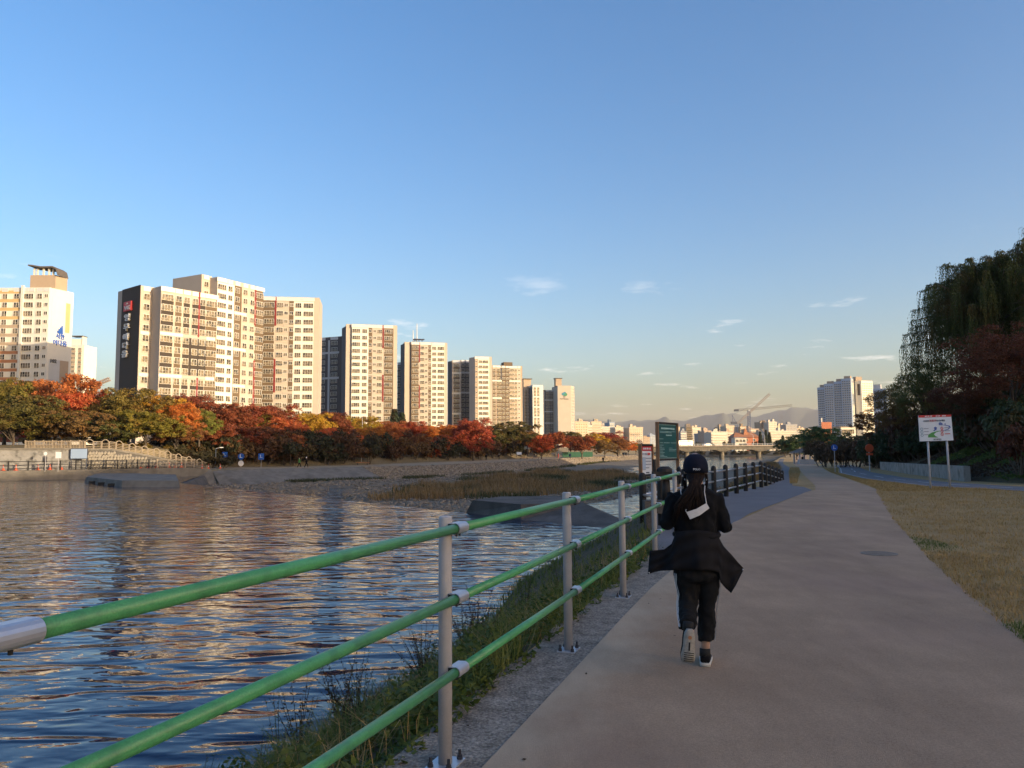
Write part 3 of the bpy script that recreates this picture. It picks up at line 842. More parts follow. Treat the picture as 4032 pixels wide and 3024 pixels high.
# --- second complex further on, mirrored layout
def slab(name, label, u0, u1, d, H, ex, mats, cols, zones, reds, bands, left=None, right=None, depth=14, zmin=10, win=WIN, notch=None, base='beige'):
    e = Vector(ex).normalized(); p = Vector((-e.y, e.x))
    A = Vector(XY(u0, d)); B = Vector(lpx(A, u1, e))
    r = bld(name, label, (A.x, A.y))
    A2 = Vector(lpx(A, left, e)) if left else A; B2 = Vector(lpx(A, right, e)) if right else B
    block(r, 'wall', [A, B2, B2 + p * depth, A + p * depth], 2.5, H, M[base])
    if left: block(r, 'wall', [A2 + p * 0.8, A + p * 0.8, A + p * (depth - 1), A2 + p * (depth - 1)], 2.5, H, M[base])
    w = Wall(r, A, B); facade(w, H, zmin, cols, zones, reds, bands, win)
    return r, A, B, e, p, A2
rD, A, B, e, p, A2 = slab('apartment_block', 'cream and brown apartment block with one red stripe, right of the bent block', 1381, 1546, 322, 55.6, (0.97, 0.26), None, mir(CC), mirz(CZ), mirz(CR), mirz(CB), left=1358, right=1561)
Wall(rD, A2 + p * 0.8, A + p * 0.8).panel('recess_shade', 0.55 * 4, 0.95 * 4, 4, 54, M['charcoal_and_shade'], 0.05)  # flat dark panel painted as the shade of a recess
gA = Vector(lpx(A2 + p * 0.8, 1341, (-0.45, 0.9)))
block(rD, 'wall', [A2 + p * 0.8, gA, gA + Vector((6, 6)), A + p * 8], 2.5, 54.8, M['charcoal_and_shade'])  # left side in shade, darkened through its wall colour
rE, A, B, e, p, A2 = slab('apartment_block', 'dark shaded apartment wing in the gap beside the bent block', 1256, 1331, 345, 53.2, (0.92, -0.39), None, [('2', 0.18, None), ('4', 0.75, None)], [(0.42, 0.52, 'grey_wall')], [], [(0.0, 1.0, 2, 'grey_wall'), (0.0, 1.0, 6, 'grey_wall')], right=1345, win=WIN_D, base='charcoal_and_shade', depth=10)  # shaded wing: its darkness is in the wall colour
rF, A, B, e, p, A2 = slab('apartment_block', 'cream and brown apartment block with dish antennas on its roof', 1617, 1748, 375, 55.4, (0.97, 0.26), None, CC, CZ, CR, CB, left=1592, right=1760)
Wall(rF, A2 + p * 0.8, A + p * 0.8).panel('recess_shade', 0.55 * 5, 0.98 * 5, 4, 54, M['charcoal_and_shade'], 0.05)  # recess shade painted as a flat dark panel, as before
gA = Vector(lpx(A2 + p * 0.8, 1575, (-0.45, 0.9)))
block(rF, 'wall', [A2 + p * 0.8, gA, gA + Vector((7, 6)), A + p * 8], 2.5, 54.6, M['charcoal_and_shade'])  # shade of the left side put into the dark colour
for k, u in enumerate((1632, 1638, 1650, 1662)):
    q = Vector(lpx(A, u, e)) + p * 2; mb = MB()
    mb.tube([(0, 0, 0), (0, 0, 1.0)], 0.12, 6); mb.loft([ell(0, 0, 1.0, 0.1, 0.1, 10), ell(0.2, -0.3, 1.3, 0.8, 0.8, 10, 0.5), ell(0.3, -0.45, 1.5, 1.1, 1.1, 10, 0.5)])
    mb.build('dish_antenna', M['charcoal_and_shade'], rF, loc=(q.x - rF.location.x, q.y - rF.location.y, 52.4))
for u, h in ((1630, 6.5), (1645, 10)):
    q = Vector(lpx(A, u, e)) + p * 5; mb = MB(); mb.tube([(0, 0, 0), (0, 0, h)], [0.25, 0.15], 6)
    mb.build('mast', M['white_wall'], rF, loc=(q.x - rF.location.x, q.y - rF.location.y, 52.4))
rG, A, B, e, p, A2 = slab('apartment_block', 'narrow dark wing between the antenna block and the red striped block', 1563, 1578, 386, 46.5, (0.92, -0.39), None, [('2', 0.5, None)], [], [], [], win=WIN_D, base='charcoal_and_shade', depth=8)
# the stepped block; the shade of its recess is put into a dark colour
rH, A, B, e, p, A2 = slab('apartment_block', 'stepped apartment block with dark recess, behind the round crimson tree', 1870, 1926, 420, 53.5, (0.97, 0.26), None, [('s', 0.10, None), ('3', 0.38, None), ('4', 0.74, None)], [(0.0, 0.2, 'tan'), (0.21, 1.0, 'cream')], [], [], right=1937, depth=12)
gA = Vector(lpx(A, 1847, (-0.75, 0.66)))
block(rH, 'wall', [A, gA, gA + Vector((10, 6)), A + p * 11], 2.5, 53.1, M['beige'])
h1 = Vector(XY(1779, 430)); h1e = Vector(lpx(h1, 1815, eC)); h2e = Vector(lpx(h1, 1848, Vector((0.8, 0.6))))
block(rH, 'wall', [h1, h1e, h1e + pC * 10, h1 + pC * 10], 2.5, 52.6, M['beige'])
facade(Wall(rH, h1, h1e), 52.6, 10, [('4', 0.5, 'brown')], bands=[(0, 1, 2, 'cream'), (0, 1, 6, 'cream'), (0, 1, 10, 'cream')])
q0, q1 = h1e + pC * 2.2, Vector(lpx(h1e + pC * 2.2, 1849, (0.90, 0.44)))
block(rH, 'wall', [q0, q1, q1 + pC * 8, q0 + pC * 8], 2.5, 53.2, M['charcoal_and_shade'])
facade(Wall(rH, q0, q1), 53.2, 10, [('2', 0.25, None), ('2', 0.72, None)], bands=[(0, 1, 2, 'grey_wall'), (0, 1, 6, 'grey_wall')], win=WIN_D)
g0 = Vector(lpx(h1, 1764, (-0.6, 0.8))); block(rH, 'wall', [g0, h1, h1 + pC * 9, g0 + pC * 3], 2.5, 52.3, M['charcoal_and_shade'])
rI, A, B, e, p, A2 = slab('apartment_block', 'brown and beige apartment block with raised roof centre', 1938, 2050, 500, 57.4, (0.95, 0.31), None,
    [('2', 0.07, 'brown'), ('4', 0.24, 'brown'), ('2', 0.40, 'brown'), ('2', 0.53, 'brown'), ('4', 0.69, 'tan'), ('2', 0.83, 'tan'), ('s', 0.945, None)],
    [(0.33, 0.60, 'brown'), (0.60, 1.0, 'beige')], [], [(0.0, 0.33, 3, 'cream'), (0.0, 0.33, 7, 'cream'), (0.6, 1.0, 3, 'cream'), (0.6, 1.0, 7, 'cream')], right=2057, base='tan')
block(rI, 'roof_house', [A + e * 8, A + e * 14, A + e * 14 + p * 6, A + e * 8 + p * 6], 57.3, 59.8, M['brown'])
Wall(rI, A, B).panel('dark_stripe', 0.285 * 20, 0.33 * 20, 48, 58, M['charcoal_and_shade'], 0.2)
rJ, A, B, e, p, A2 = slab('apartment_block', 'slim apartment tower with glazed bays, left of the tree emblem tower', 2097, 2128, 645, 56.8, (0.95, 0.31), None, [('3', 0.3, 'tan'), ('3', 0.72, 'tan')], [], [], [(0, 1, 3, 'white_wall'), (0, 1, 6, 'white_wall'), (0, 1, 9, 'white_wall')], right=2139, base='white_wall')
j0 = Vector(XY(2062, 652)); j1 = Vector(lpx(j0, 2091, e))
block(rJ, 'wall', [j0, j1, j1 + p * 10, j0 + p * 10], 2.5, 55.6, M['tan'])
facade(Wall(rJ, j0, j1), 55.6, 10, [('2', 0.3, 'brown'), ('2', 0.75, 'brown')], paras=False)
block(rJ, 'wall', [j1, A, A + p * 9, j1 + p * 9], 2.5, 55.2, M['charcoal_and_shade'])
block(rJ, 'roof_house', [j0 + e * 0.6 + p * 2, j0 + e * 7.4 + p * 2, j0 + e * 7.4 + p * 8, j0 + e * 0.6 + p * 8], 55.5, 62.5, M['tan'])
block(rJ, 'roof_slab', [j0 + p * 1, j0 + e * 8.2 + p * 1, j0 + e * 8.2 + p * 9, j0 + p * 9], 62.5, 63.2, M['roof_dark'])
# tower with the tree emblem
k0 = Vector(XY(2196, 745)); k1 = Vector(lpx(k0, 2248, (0.98, 0.2))); ek = (k1 - k0).normalized(); pk = Vector((-ek.y, ek.x))
rK = bld('apartment_block', 'beige gabled tower with a green tree emblem high on its blank wall', (k0.x, k0.y))
k2 = Vector(lpx(k1, 2262, (0.35, 0.94)))
block(rK, 'wall', [k0, k1, k2, k0 + pk * 22], 2.5, 64.5, M['beige'])
for t in (4, 9, 14, 19):
    pass
wk = Wall(rK, k1, k2); facade(wk, 64.5, 18, [('3', 0.3, None), ('3', 0.75, None)], paras=False)
k3 = Vector(XY(2140, 760)); k3e = Vector(lpx(k3, 2196, ek))
block(rK, 'wall', [k3, k3e, k3e + pk * 14, k3 + pk * 14], 2.5, 61.5, M['charcoal_and_shade'])  # shaded front, the shade coloured into the wall
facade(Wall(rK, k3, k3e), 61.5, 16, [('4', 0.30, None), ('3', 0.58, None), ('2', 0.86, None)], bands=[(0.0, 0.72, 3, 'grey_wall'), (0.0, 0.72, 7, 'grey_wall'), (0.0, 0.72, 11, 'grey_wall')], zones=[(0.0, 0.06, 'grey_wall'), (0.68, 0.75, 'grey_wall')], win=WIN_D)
block(rK, 'roof_house', [k0 - ek * 1 + pk * 3, k0 + ek * 5 + pk * 3, k0 + ek * 5 + pk * 9, k0 - ek * 1 + pk * 9], 64.4, 71.5, M['tan'])
block(rK, 'roof_slab', [k0 - ek * 1.6 + pk * 2.4, k0 + ek * 5.6 + pk * 2.4, k0 + ek * 5.6 + pk * 9.6, k0 - ek * 1.6 + pk * 9.6], 71.5, 72.2, M['roof_dark'])
wk = Wall(rK, k0, k1)
for (dx, dz, s_, m_) in ((-1.1, 0.8, 1.5, 'leaf_blue_paint'), (0.3, 1.5, 1.5, 'leaf_blue_paint'), (1.5, 0.4, 1.5, 'leaf_green_paint'), (0.2, 0.2, 1.2, 'leaf_green_paint')):
    mb = MB(); mb.loft([[(x, -0.12, z) for x, _, z in [(math.cos(a) * s_, 0, math.sin(a) * s_) for a in np.linspace(0, 2 * math.pi, 12, endpoint=False)]], [(x, 0.1, z) for x, _, z in [(math.cos(a) * s_, 0, math.sin(a) * s_) for a in np.linspace(0, 2 * math.pi, 12, endpoint=False)]]])
    link('emblem_crown', mb.mesh('emblem_crown', M[m_]), None, rK, wk.loc(wk.L * 0.5 + dx, 55.5 + dz, 0.2 + 0.03 * dx), wk.rz)
for dx in (-0.5, 0.6):
    mb = MB(); mb.box((0, 0, 0), (0.35, 0.2, 2.2)); link('emblem_trunk', mb.mesh('emblem_trunk', M['dark_brown']), None, rK, wk.loc(wk.L * 0.5 + dx, 53.8, 0.15), wk.rz)
wk.text('Park Humane', 1.55, M['letter_black'], wk.L * 0.5, 51.6, bold=0.04, out=0.1)

# --- far left block, its gable to the right carries blue letters and a number
l1 = Vector(XY(171, 248)); l0 = l1 - Vector((1, 0)) * 26; l2 = Vector(lpx(l1, 268, (0.30, 0.954)))
rL = bld('apartment_block', 'pale apartment block at the left edge with blue lettering and 102 on its gable', (l1.x, l1.y))
HL = zpx(171, 1132, l1)
block(rL, 'wall', [l0, l1, l2, l2 + Vector((-26, 1))], 2.5, HL, M['white_wall'])
wl = Wall(rL, l0, l1)
facade(wl, HL, 10, [('3', 0.10, None), ('3', 0.27, None), ('2', 0.445, None), ('2', 0.59, None), ('4', 0.74, None), ('2', 0.88, None), ('s', 0.965, None)], zones=[(0.35, 0.64, 'cream')], bands=[])
zf = HL - 1.45
for k in range(14):
    z = zf - FH * (k + 1)
    if z < 12: break
    wl.panel('facade_band', 0.37 * wl.L, 0.645 * wl.L, z + FH - 0.5, z + FH + 0.5, M['ochre' if k < 4 else ('tan' if k < 7 else 'rust')], 0.09)
wl.panel('pilaster', 0.655 * wl.L, 0.685 * wl.L, 4, HL + 0.6, M['white_wall'], 0.7)
we = Wall(rL, l1, l2)
we.panel('facade_panel', 0.70 * we.L, 0.88 * we.L, HL - 14, HL - 4, M['ochre'], 0.05)
we.panel('facade_panel', 0.12 * we.L, 0.60 * we.L, HL - 13, HL - 2.5, M['cream'], 0.05)
we.panel('facade_panel', 0.10 * we.L, 0.54 * we.L, 6, HL - 23.5, M['grey_wall'], 0.05)
we.panel('facade_panel', 0.54 * we.L, 0.90 * we.L, 6, HL - 23.5, M['tan'], 0.06)
for k in range(4):
    mb = MB(); h = 0.9 + 0.62 * k
    mb.hexa([(-0.22, -0.2, 0), (0.22, -0.2, 0), (0.22, 0, 0), (-0.22, 0, 0), (-0.42, -0.2, h), (0.02, -0.2, h), (0.02, 0, h), (-0.42, 0, h)])
    link('emblem_bar', mb.mesh('emblem_bar', M['sign_blue']), None, rL, we.loc(we.L * 0.5 - 0.85 + 0.52 * k, zpx(215, 1306, l1), 0.05), we.rz)
we.text('서한', 1.9, M['sign_blue'], we.L * 0.5, zpx(215, 1319, l1), bold=0.05)
we.text('이다음', 2.0, M['sign_blue'], we.L * 0.5, zpx(214, 1345, l1), bold=0.05)
we.text('102', 1.7, M['letter_black'], we.L * 0.26, zpx(195, 1419, l1), bold=0.04)
block(rL, 'roof_house', [l1 + Vector((-7.8, 2)), l1 + Vector((0.6, 2)), l1 + Vector((1.6, 7)), l1 + Vector((-7.8, 7))], HL, HL + 4.6, M['tan'])
for dx in (-6.9, -5.8, -3.8, -2.0, -0.6):
    mb = MB(); mb.box((0, 0, 1.2), (0.5, 0.5, 2.4)); mb.build('roof_post', M['white_wall'], rL, loc=(dx, 2.6, HL + 4.6 - 3.0))
mb = MB()
rp = [(-8.3, HL + 7.6), (-6.8, HL + 7.45), (-4.2, HL + 6.95), (-0.2, HL + 7.0), (1.0, HL + 6.2), (1.5, HL + 4.4)]
for (x0, z0), (x1, z1) in zip(rp, rp[1:]):
    mb.hexa([(x0, 1.2, z0 - 3), (x1, 1.2, z1 - 3), (x1, 7.6, z1 - 3), (x0, 7.6, z0 - 3), (x0, 1.2, z0 - 2.55), (x1, 1.2, z1 - 2.55), (x1, 7.6, z1 - 2.55), (x0, 7.6, z0 - 2.55)])
mb.build('roof_canopy', M['roof_dark'], rL)
# smaller cream block behind it
rN, A, B, e, p, A2 = slab('apartment_block', 'small cream apartment block between the two blocks at the left', 258, 318, 490, 71.5, (1, 0.02), None, [('4', 0.27, 'tan'), ('3', 0.74, 'tan')], [(0.0, 0.12, 'tan')], [], [], base='cream')
n2 = Vector(lpx(B, 369, (0.55, 0.83))); block(rN, 'wall', [B, n2, n2 + Vector((-8, 6)), B + Vector((-6, 10))], 2.5, 70.5, M['cream'])
block(rN, 'roof_house', [A + e * 0.5 + p * 2, A + e * 6.5 + p * 2, A + e * 6.5 + p * 7, A + e * 0.5 + p * 7], 71.4, 75.5, M['cream'])
block(rN, 'roof_slab', [A + e * 0.2 + p * 1.6, A + e * 7.6 + p * 1.6, A + e * 7.6 + p * 7.4, A + e * 0.2 + p * 7.4], 77.2, 77.7, M['roof_dark'])
block(rN, 'roof_post', [A + e * 6.9 + p * 2, A + e * 7.4 + p * 2, A + e * 7.4 + p * 7, A + e * 6.9 + p * 7], 71.4, 77.2, M['white_wall'])

# --- towers on the right, far down the path
def grid_windows(w, z0, z1, nx, ww=1.3, hh=1.3, fh=2.85, f0=0.05, f1=0.95, m='glass_dim', shelf=False):
    """windows too small to tell one from the next: one joined part"""
    mb = MB(); nz = int((z1 - z0) / fh)
    for i in range(nx):
        t = w.L * (f0 + (f1 - f0) * (i + 0.5) / nx)
        for k in range(nz):
            mb.box((t, -0.05, z1 - fh * (k + 0.6) - z0), (ww, 0.12, hh), 0)
            if shelf: mb.box((t, -0.35, z1 - fh * (k + 0.6) - z0 - hh / 2 - 0.2), (ww + 0.8, 0.7, 0.9), 1)
    o = link('window_grid', mb.mesh('window_grid', [M[m], M['grey_wall']]), None, w.root, w.loc(0, z0), w.rz)
    o['kind'] = 'stuff'
    return o
DR = 940
eS = Vector((0.80, -0.60)); s0 = Vector(XY(3221, DR + 20)); rS = bld('tower_block', 'stepped apartment slab far off on the right, shaded side towards us coloured bluish', (s0.x, s0.y))
us = [3221, 3250, 3287, 3318, 3357]; tops = [1526, 1512, 1503, 1492]
for k in range(4):
    a = Vector(lpx(s0, us[k], eS)); b = Vector(lpx(s0, us[k + 1], eS)); z = zpx(us[k], tops[k], a); pS = Vector((0.60, 0.80))
    off = pS * (-2.2 if k % 2 else 0)
    block(rS, 'wall', [a + off, b + off, b + pS * 13, a + pS * 13], 2.5, z, M['blue_wall'])  # blue colour carries the shade of the unlit side
    block(rS, 'roof_house', [a + eS * 2 + pS * 4, b - eS * 2 + pS * 4, b - eS * 2 + pS * 10, a + eS * 2 + pS * 10], z, z + 3.5, M['tan'])
    grid_windows(Wall(rS, a + off, b + off), 12, z - 2, 4, shelf=True, m='glass_dim')
sl = Vector(lpx(s0, 3357, eS)); sr = Vector(lpx(sl, 3371, (0.6, 0.8)))
block(rS, 'wall', [sl, sr, sr + Vector((-2, 6)), sl + Vector((-6, 4))], 2.5, zpx(3357, 1492, sl), M['cream'])  # sunlit strip of the same slab, the light painted as cream
t0 = Vector(XY(3396, DR)); t1 = Vector(lpx(t0, 3441, (0.94, 0.34))); tl = Vector(lpx(t0, 3371, (-0.75, 0.66)))
rT = bld('tower_block', 'bright cream apartment tower far off, right of the bluish slab', (t0.x, t0.y))
zT = zpx(3418, 1498, t0)
block(rT, 'wall', [t0, t1, t1 + Vector((-6, 14)), tl], 2.5, zT, M['cream'])
grid_windows(Wall(rT, t0, t1), 12, zT - 2, 6, ww=1.7, hh=1.6, m='glass')
wt = Wall(rT, tl, t0); wt.panel('sign_banner', 0.35 * wt.L, 0.75 * wt.L, zT - 18, zT - 4, M['dark_brown'], 0.3)
block(rT, 'roof_house', [t0 + Vector((-5, 3)), t0 + Vector((3, 4)), t0 + Vector((1, 10)), t0 + Vector((-6, 9))], zT, zT + 5, M['tan'])
v0 = Vector(XY(3440, 1000)); v1 = Vector(lpx(v0, 3492, (0.8, -0.6))); zV = zpx(3450, 1532, v0)
rV = bld('tower_block', 'grey-blue tower half hidden behind the trees on the right', (v0.x, v0.y))
block(rV, 'wall', [v0, v1, v1 + Vector((8, 10)), v0 + Vector((8, 10))], 2.5, zV, M['blue_wall'])  # blue again stands in for the shade on this tower
grid_windows(Wall(rV, v0, v1), 12, zV - 2, 4, m='glass_dim')
block(rV, 'roof_house', [v0 + Vector((2, 2)), v0 + Vector((9, -3)), v0 + Vector((12, 1)), v0 + Vector((5, 6))], zV, zV + 6, M['grey_wall'])

# --- the town behind the bridge
CITY = [  # u0, u1, top, distance, material, storey pattern, label
    (2263, 2314, 1662, 900, 'cream', 'v', 'cream apartment row right beside the tree emblem tower'),
    (2314, 2330, 1676, 930, 'white_wall', 'v', 'narrow white block behind the cream row'),
    (2327, 2367, 1662, 960, 'cream', 'h', 'cream block with dark roof huts, second in the far row'),
    (2367, 2400, 1682, 980, 'white_wall', 'h', 'low white terrace block stepping down in the far row'),
    (2398, 2419, 1664, 1050, 'blue_wall', 'h', 'pale blue tower behind the stepped white blocks'),
    (2420, 2452, 1684, 1000, 'cream', 'h', 'cream stepped block ending the far left row'),
    (2476, 2529, 1684, 1000, 'cream', 'v', 'broad cream tower standing alone left of the signs'),
    (2462, 2480, 1700, 1150, 'grey_wall', 'h', 'grey tower tucked behind the broad cream tower'),
    (2530, 2556, 1722, 1500, 'tan', 'v', 'low tan block far off left of the green board'),
    (2556, 2580, 1714, 1600, 'blue_wall', 'v', 'bluish block far off left of the green board'),
    (2660, 2675, 1682, 1100, 'cream', 'v', 'thin cream tower just right of the green board'),
    (2677, 2701, 1702, 1000, 'grey_wall', 'h', 'shaded grey balcony block right of the green board'),
    (2699, 2722, 1680, 1050, 'cream', 'h', 'cream tower with flared roof behind the grey balcony block'),
    (2722, 2757, 1684, 1100, 'cream', 'h', 'twin roofed cream tower left of the pink blocks'),
    (2752, 2768, 1706, 1080, 'grey_wall', 'v', 'small grey block left of the pink blocks'),
    (2771, 2797, 1698, 950, 'beige', 'h', 'pinkish block, leftmost of the wide town front'),
    (2797, 2862, 1702, 900, 'white_wall', 'h', 'wide white block in front of the pinkish ones'),
    (2830, 2856, 1682, 1200, 'tan', 'h', 'tan block with a roof tank behind the wide white one'),
    (2862, 2884, 1700, 930, 'beige', 'h', 'beige block left of the cranes'),
    (2856, 2892, 1678, 1150, 'cream', 'v', 'cream block left of the crane masts'),
    (2912, 2936, 1680, 1150, 'tan', 'h', 'tan block between the two crane masts'),
    (2940, 2985, 1690, 1100, 'beige', 'h', 'beige block right of the tall crane mast'),
    (2984, 3022, 1702, 1000, 'cream', 'h', 'cream block behind the red roofed house'),
    (2991, 3024, 1662, 1250, 'tan', 'h', 'tall tan block with roof steps right of the cranes'),
    (3024, 3057, 1662, 1240, 'white_wall', 'v', 'white balcony tower right of the tan block'),
    (3024, 3160, 1698, 950, 'white_wall', 'h', 'long low white terrace at the right of the town'),
    (3060, 3092, 1676, 1300, 'cream', 'v', 'cream block behind the long terrace'),
    (3092, 3137, 1672, 1250, 'grey_wall', 'v', 'grey office block behind the long terrace'),
    (3138, 3172, 1688, 1300, 'cream', 'h', 'cream block at the right end of the town'),
    (3165, 3222, 1700, 1200, 'beige', 'h', 'beige block half hidden by the round green tree'),
]
rnd = random.Random(12)
for k_, c_ in (('cream', (0.50, 0.40, 0.29)), ('white_wall', (0.50, 0.45, 0.38)), ('beige', (0.42, 0.31, 0.23)), ('tan', (0.34, 0.25, 0.17)), ('grey_wall', (0.27, 0.27, 0.28)), ('blue_wall', (0.26, 0.31, 0.38))): mk('town_' + k_, c_, scale=0.3, var=0.06, rough=0.85)
for u0, u1, vt, d, mm, pat, lab in CITY:
    mm = 'town_' + mm
    a = Vector(XY(u0, d)); e = Vector((0.93, 0.37)); b = Vector(lpx(a, u1, e)); p = Vector((-e.y, e.x)); ztop = zpx(u0, vt, a)
    r = bld('town_building', lab, (a.x, a.y), 'building', 'town behind the bridge')
    block(r, 'wall', [a, b, b + p * 14, a + p * 14], -3, ztop, M[mm])
    w = Wall(r, a, b); L_ = w.L
    if pat == 'h':
        nz = int((ztop - 4) / 3.0); mb = MB()
        for k in range(nz):
            mb.box((L_ / 2, -0.03, ztop - 1.8 - 3.0 * k - 4), (L_ * 0.92, 0.1, 1.25), 0)
            mb.box((L_ / 2, -0.6, ztop - 3.1 - 3.0 * k - 4), (L_ * 0.94, 1.2, 0.95), 1)
        o = link('balcony_bands', mb.mesh('balcony_bands', [M['glass_dim'], M[mm]]), None, r, w.loc(0, 4), w.rz); o['kind'] = 'stuff'
    else:
        grid_windows(w, 4, ztop - 1, max(3, int(L_ / 3.2)), ww=1.5, m='glass', fh=3.0)
    for k in range(2):
        t = L_ * rnd.uniform(0.15, 0.7); q = a + e * t + p * 4
        block(r, 'roof_house', [q, q + e * 3.5, q + e * 3.5 + p * 4, q + p * 4], ztop, ztop + rnd.uniform(2.5, 5), M[mm])
    block(r, 'parapet', [a - e * 0.3 - p * 0.3, b + e * 0.3 - p * 0.3, b + e * 0.3 + p * 0.2, a - e * 0.3 + p * 0.2], ztop - 0.3, ztop + 0.9, M[mm])
mk('brick_red', (0.42, 0.15, 0.08), scale=0.6, var=0.12, rough=0.85)
mk('roof_tile', (0.36, 0.15, 0.07), scale=1.0, var=0.15, rough=0.85)
def pitched(name, label, u0, u1, v_eave, v_ridge, d, wall, roof, depth=10):
    a = Vector(XY(u0, d)); b = Vector(XY(u1, d)); ze, zr = zpx(u0, v_eave, a), zpx(u0, v_ridge, a)
    r = bld(name, label, (a.x, a.y), 'house')
    block(r, 'wall', [a, b, b + Vector((0, depth)), a + Vector((0, depth))], -2, ze, M[wall])
    mb = MB(); L_ = b.x - a.x; z0, z1 = ze - 3, zr - 3
    mb.add([(-0.8, -0.8, z0), (L_ + 0.8, -0.8, z0), (L_ + 0.8, depth + 0.8, z0), (-0.8, depth + 0.8, z0), (L_ * 0.15, depth / 2, z1), (L_ * 0.85, depth / 2, z1)], [(0, 1, 5, 4), (1, 2, 5), (2, 3, 4, 5), (3, 0, 4), (3, 2, 1, 0)])
    mb.build('roof', M[roof], r)
    w = Wall(r, a, b)
    for f in (0.2, 0.5, 0.8): w.put('window', WIN['2'], f * w.L, ze - 2.8, 0.03)
    return r
rr = pitched('house', 'house with a big red tiled roof beyond the bridge', 2888, 2985, 1722, 1702, 520, 'brick_red', 'roof_tile', 14)
mb = MB(); mb.add([(-2, -2, 0), (2, -2, 0), (2, 2, 0), (-2, 2, 0), (0, 0, 5.5)], [(0, 1, 4), (1, 2, 4), (2, 3, 4), (3, 0, 4), (3, 2, 1, 0)])
mb.build('turret', M['roof_tile'], rr, loc=(9, 5, 8.0))
pitched('house', 'small cream house in front of the red roofed one', 2890, 2935, 1724, 1722, 490, 'cream', 'cream', 8)
pitched('house', 'cream two window house below the bluish slab on the right', 3308, 3362, 1680, 1676, 300, 'cream', 'tan', 8)
hb = XY(3232, 420); rr = bld('rooftop_hut', 'orange brick roof hut with chimney above the round green tree', hb)
zz = zpx(3250, 1662, hb); block(rr, 'wall', [XY(3232, 420), XY(3270, 420), XY(3272, 428), XY(3233, 428)], -2, zz, M['brick_red'])
block(rr, 'chimney', [XY(3232, 424), XY(3236, 424), XY(3236, 426), XY(3232, 426)], zz, zz + 2.5, M['white_wall'])

# --- unseen blocks added right of and behind the camera to shade bank and river
def shade_block(label, x0, y0, x1, y1, depth, H):
    a, b = Vector((x0, y0)), Vector((x1, y1)); r = bld('apartment_block', label, (x0, y0), group='unseen shade blocks added on the near side')
    e = (b - a).normalized(); p = Vector((-e.y, e.x))
    block(r, 'wall', [a, b, b + p * depth, a + p * depth], -2, H, M['beige'])
    grid_windows(Wall(r, a, b), 4, H - 1, int((b - a).length / 4.2), ww=2.2, hh=1.5, m='glass', fh=3.0)
    return r
# ------------------------------------------------------------------ trees and plants
mk('bark', (0.075, 0.055, 0.04), col2=(0.14, 0.11, 0.085), scale=3, rough=0.95, bump=0.03, bscale=12)
M['leaf'] = leaf_mat('leaf')
M['leaf_fine'] = leaf_mat('leaf_fine', scale=2.2)

def crown_leaves(rng, blobs, n, size, flat=0.75, up=0.25):
    """leaf quads in many small clumps: blobs (x, y, z, r)"""
    B = np.array(blobs); w = B[:, 3] ** 2; idx = rng.choice(len(B), n, p=w / w.sum())
    # second level of clumping: sub clumps on the shell of every blob
    sub = []
    for k in range(len(B)):
        m_ = 16; d = unit(rng.normal(size=(m_, 3))); d[:, 2] = np.where(d[:, 2] < -0.3, -d[:, 2], d[:, 2]); sub.append(d * rng.uniform(0.55, 1.0, (m_, 1)))
    sub = np.array(sub)
    s = sub[idx, rng.integers(0, 16, n)]
    off = unit(rng.normal(size=(n, 3))) * (rng.random((n, 1)) ** 0.4) * 0.36
    P = (s + off) * B[idx, 3:4]; P[:, 2] *= flat
    C = B[idx, :3] + P
    nrm = unit(P + np.array([0, 0, up]) * B[idx, 3:4] + rng.normal(size=(n, 3)) * 0.55 * B[idx, 3:4])
    t = unit(np.cross(nrm, rng.normal(size=(n, 3)))); b = np.cross(nrm, t)
    sz = size * rng.uniform(0.6, 1.4, (n, 1))
    return quads(C, t * sz, b * sz * 0.62)
def broad_tree_mesh(seed, n, size, H=10.0, R_=4.2, trunk=2.2, nb=26, sparse=1.0):
    """crown and trunk meshes of a spreading tree, base at the origin"""
    rng = np.random.default_rng(seed); rnd = random.Random(seed)
    blobs = []; ch = H - trunk
    ga = 2.39996
    for k in range(nb):             # lumps spread over an uneven egg, a few inside it
        t_ = (k + 0.5) / nb; cz = 1 - 1.82 * t_; a = ga * k + rnd.uniform(-0.4, 0.4); sr_ = math.sqrt(max(0, 1 - cz * cz)); f = rnd.uniform(0.62, 0.93) if k % 5 else rnd.uniform(0.2, 0.5)
        f *= 1 + 0.14 * math.sin(2 * a + seed) + 0.1 * math.sin(3 * a - seed)
        blobs.append((math.cos(a) * sr_ * R_ * f, math.sin(a) * sr_ * R_ * f, trunk + ch * (0.47 + 0.47 * cz * f), R_ * rnd.uniform(0.17, 0.31)))
    blobs.append((0, 0, trunk + ch * 0.5, R_ * 0.5))
    V, F = crown_leaves(rng, blobs, n, size)
    crown = npmesh('crown', V, F, M['leaf'])
    mb = MB()
    lean = rnd.uniform(-0.2, 0.2)
    mb.tube([(0, 0, -0.4), (lean * 0.4, 0, trunk * 0.5), (lean, 0.1, trunk), (lean * 1.3, 0, H * 0.55)], [0.032 * H, 0.024 * H, 0.02 * H, 0.008 * H], 8)
    for k in range(8):
        b = blobs[rnd.randrange(nb)]; z0 = trunk * rnd.uniform(0.75, 1.25)
        mb.tube([(lean, 0, z0), (b[0] * 0.5, b[1] * 0.5, (z0 + b[2]) / 2 + 0.2), b[:3]], [0.011 * H, 0.007 * H, 0.003 * H], 6)
    return crown, mb.mesh('trunk', M['bark'], True)
BROAD = [broad_tree_mesh(100 + k, 20000, 0.15, H=10.0, R_=4.8 + 0.25 * (k % 3), trunk=1.3 + 0.3 * (k % 2), nb=58) for k in range(6)]

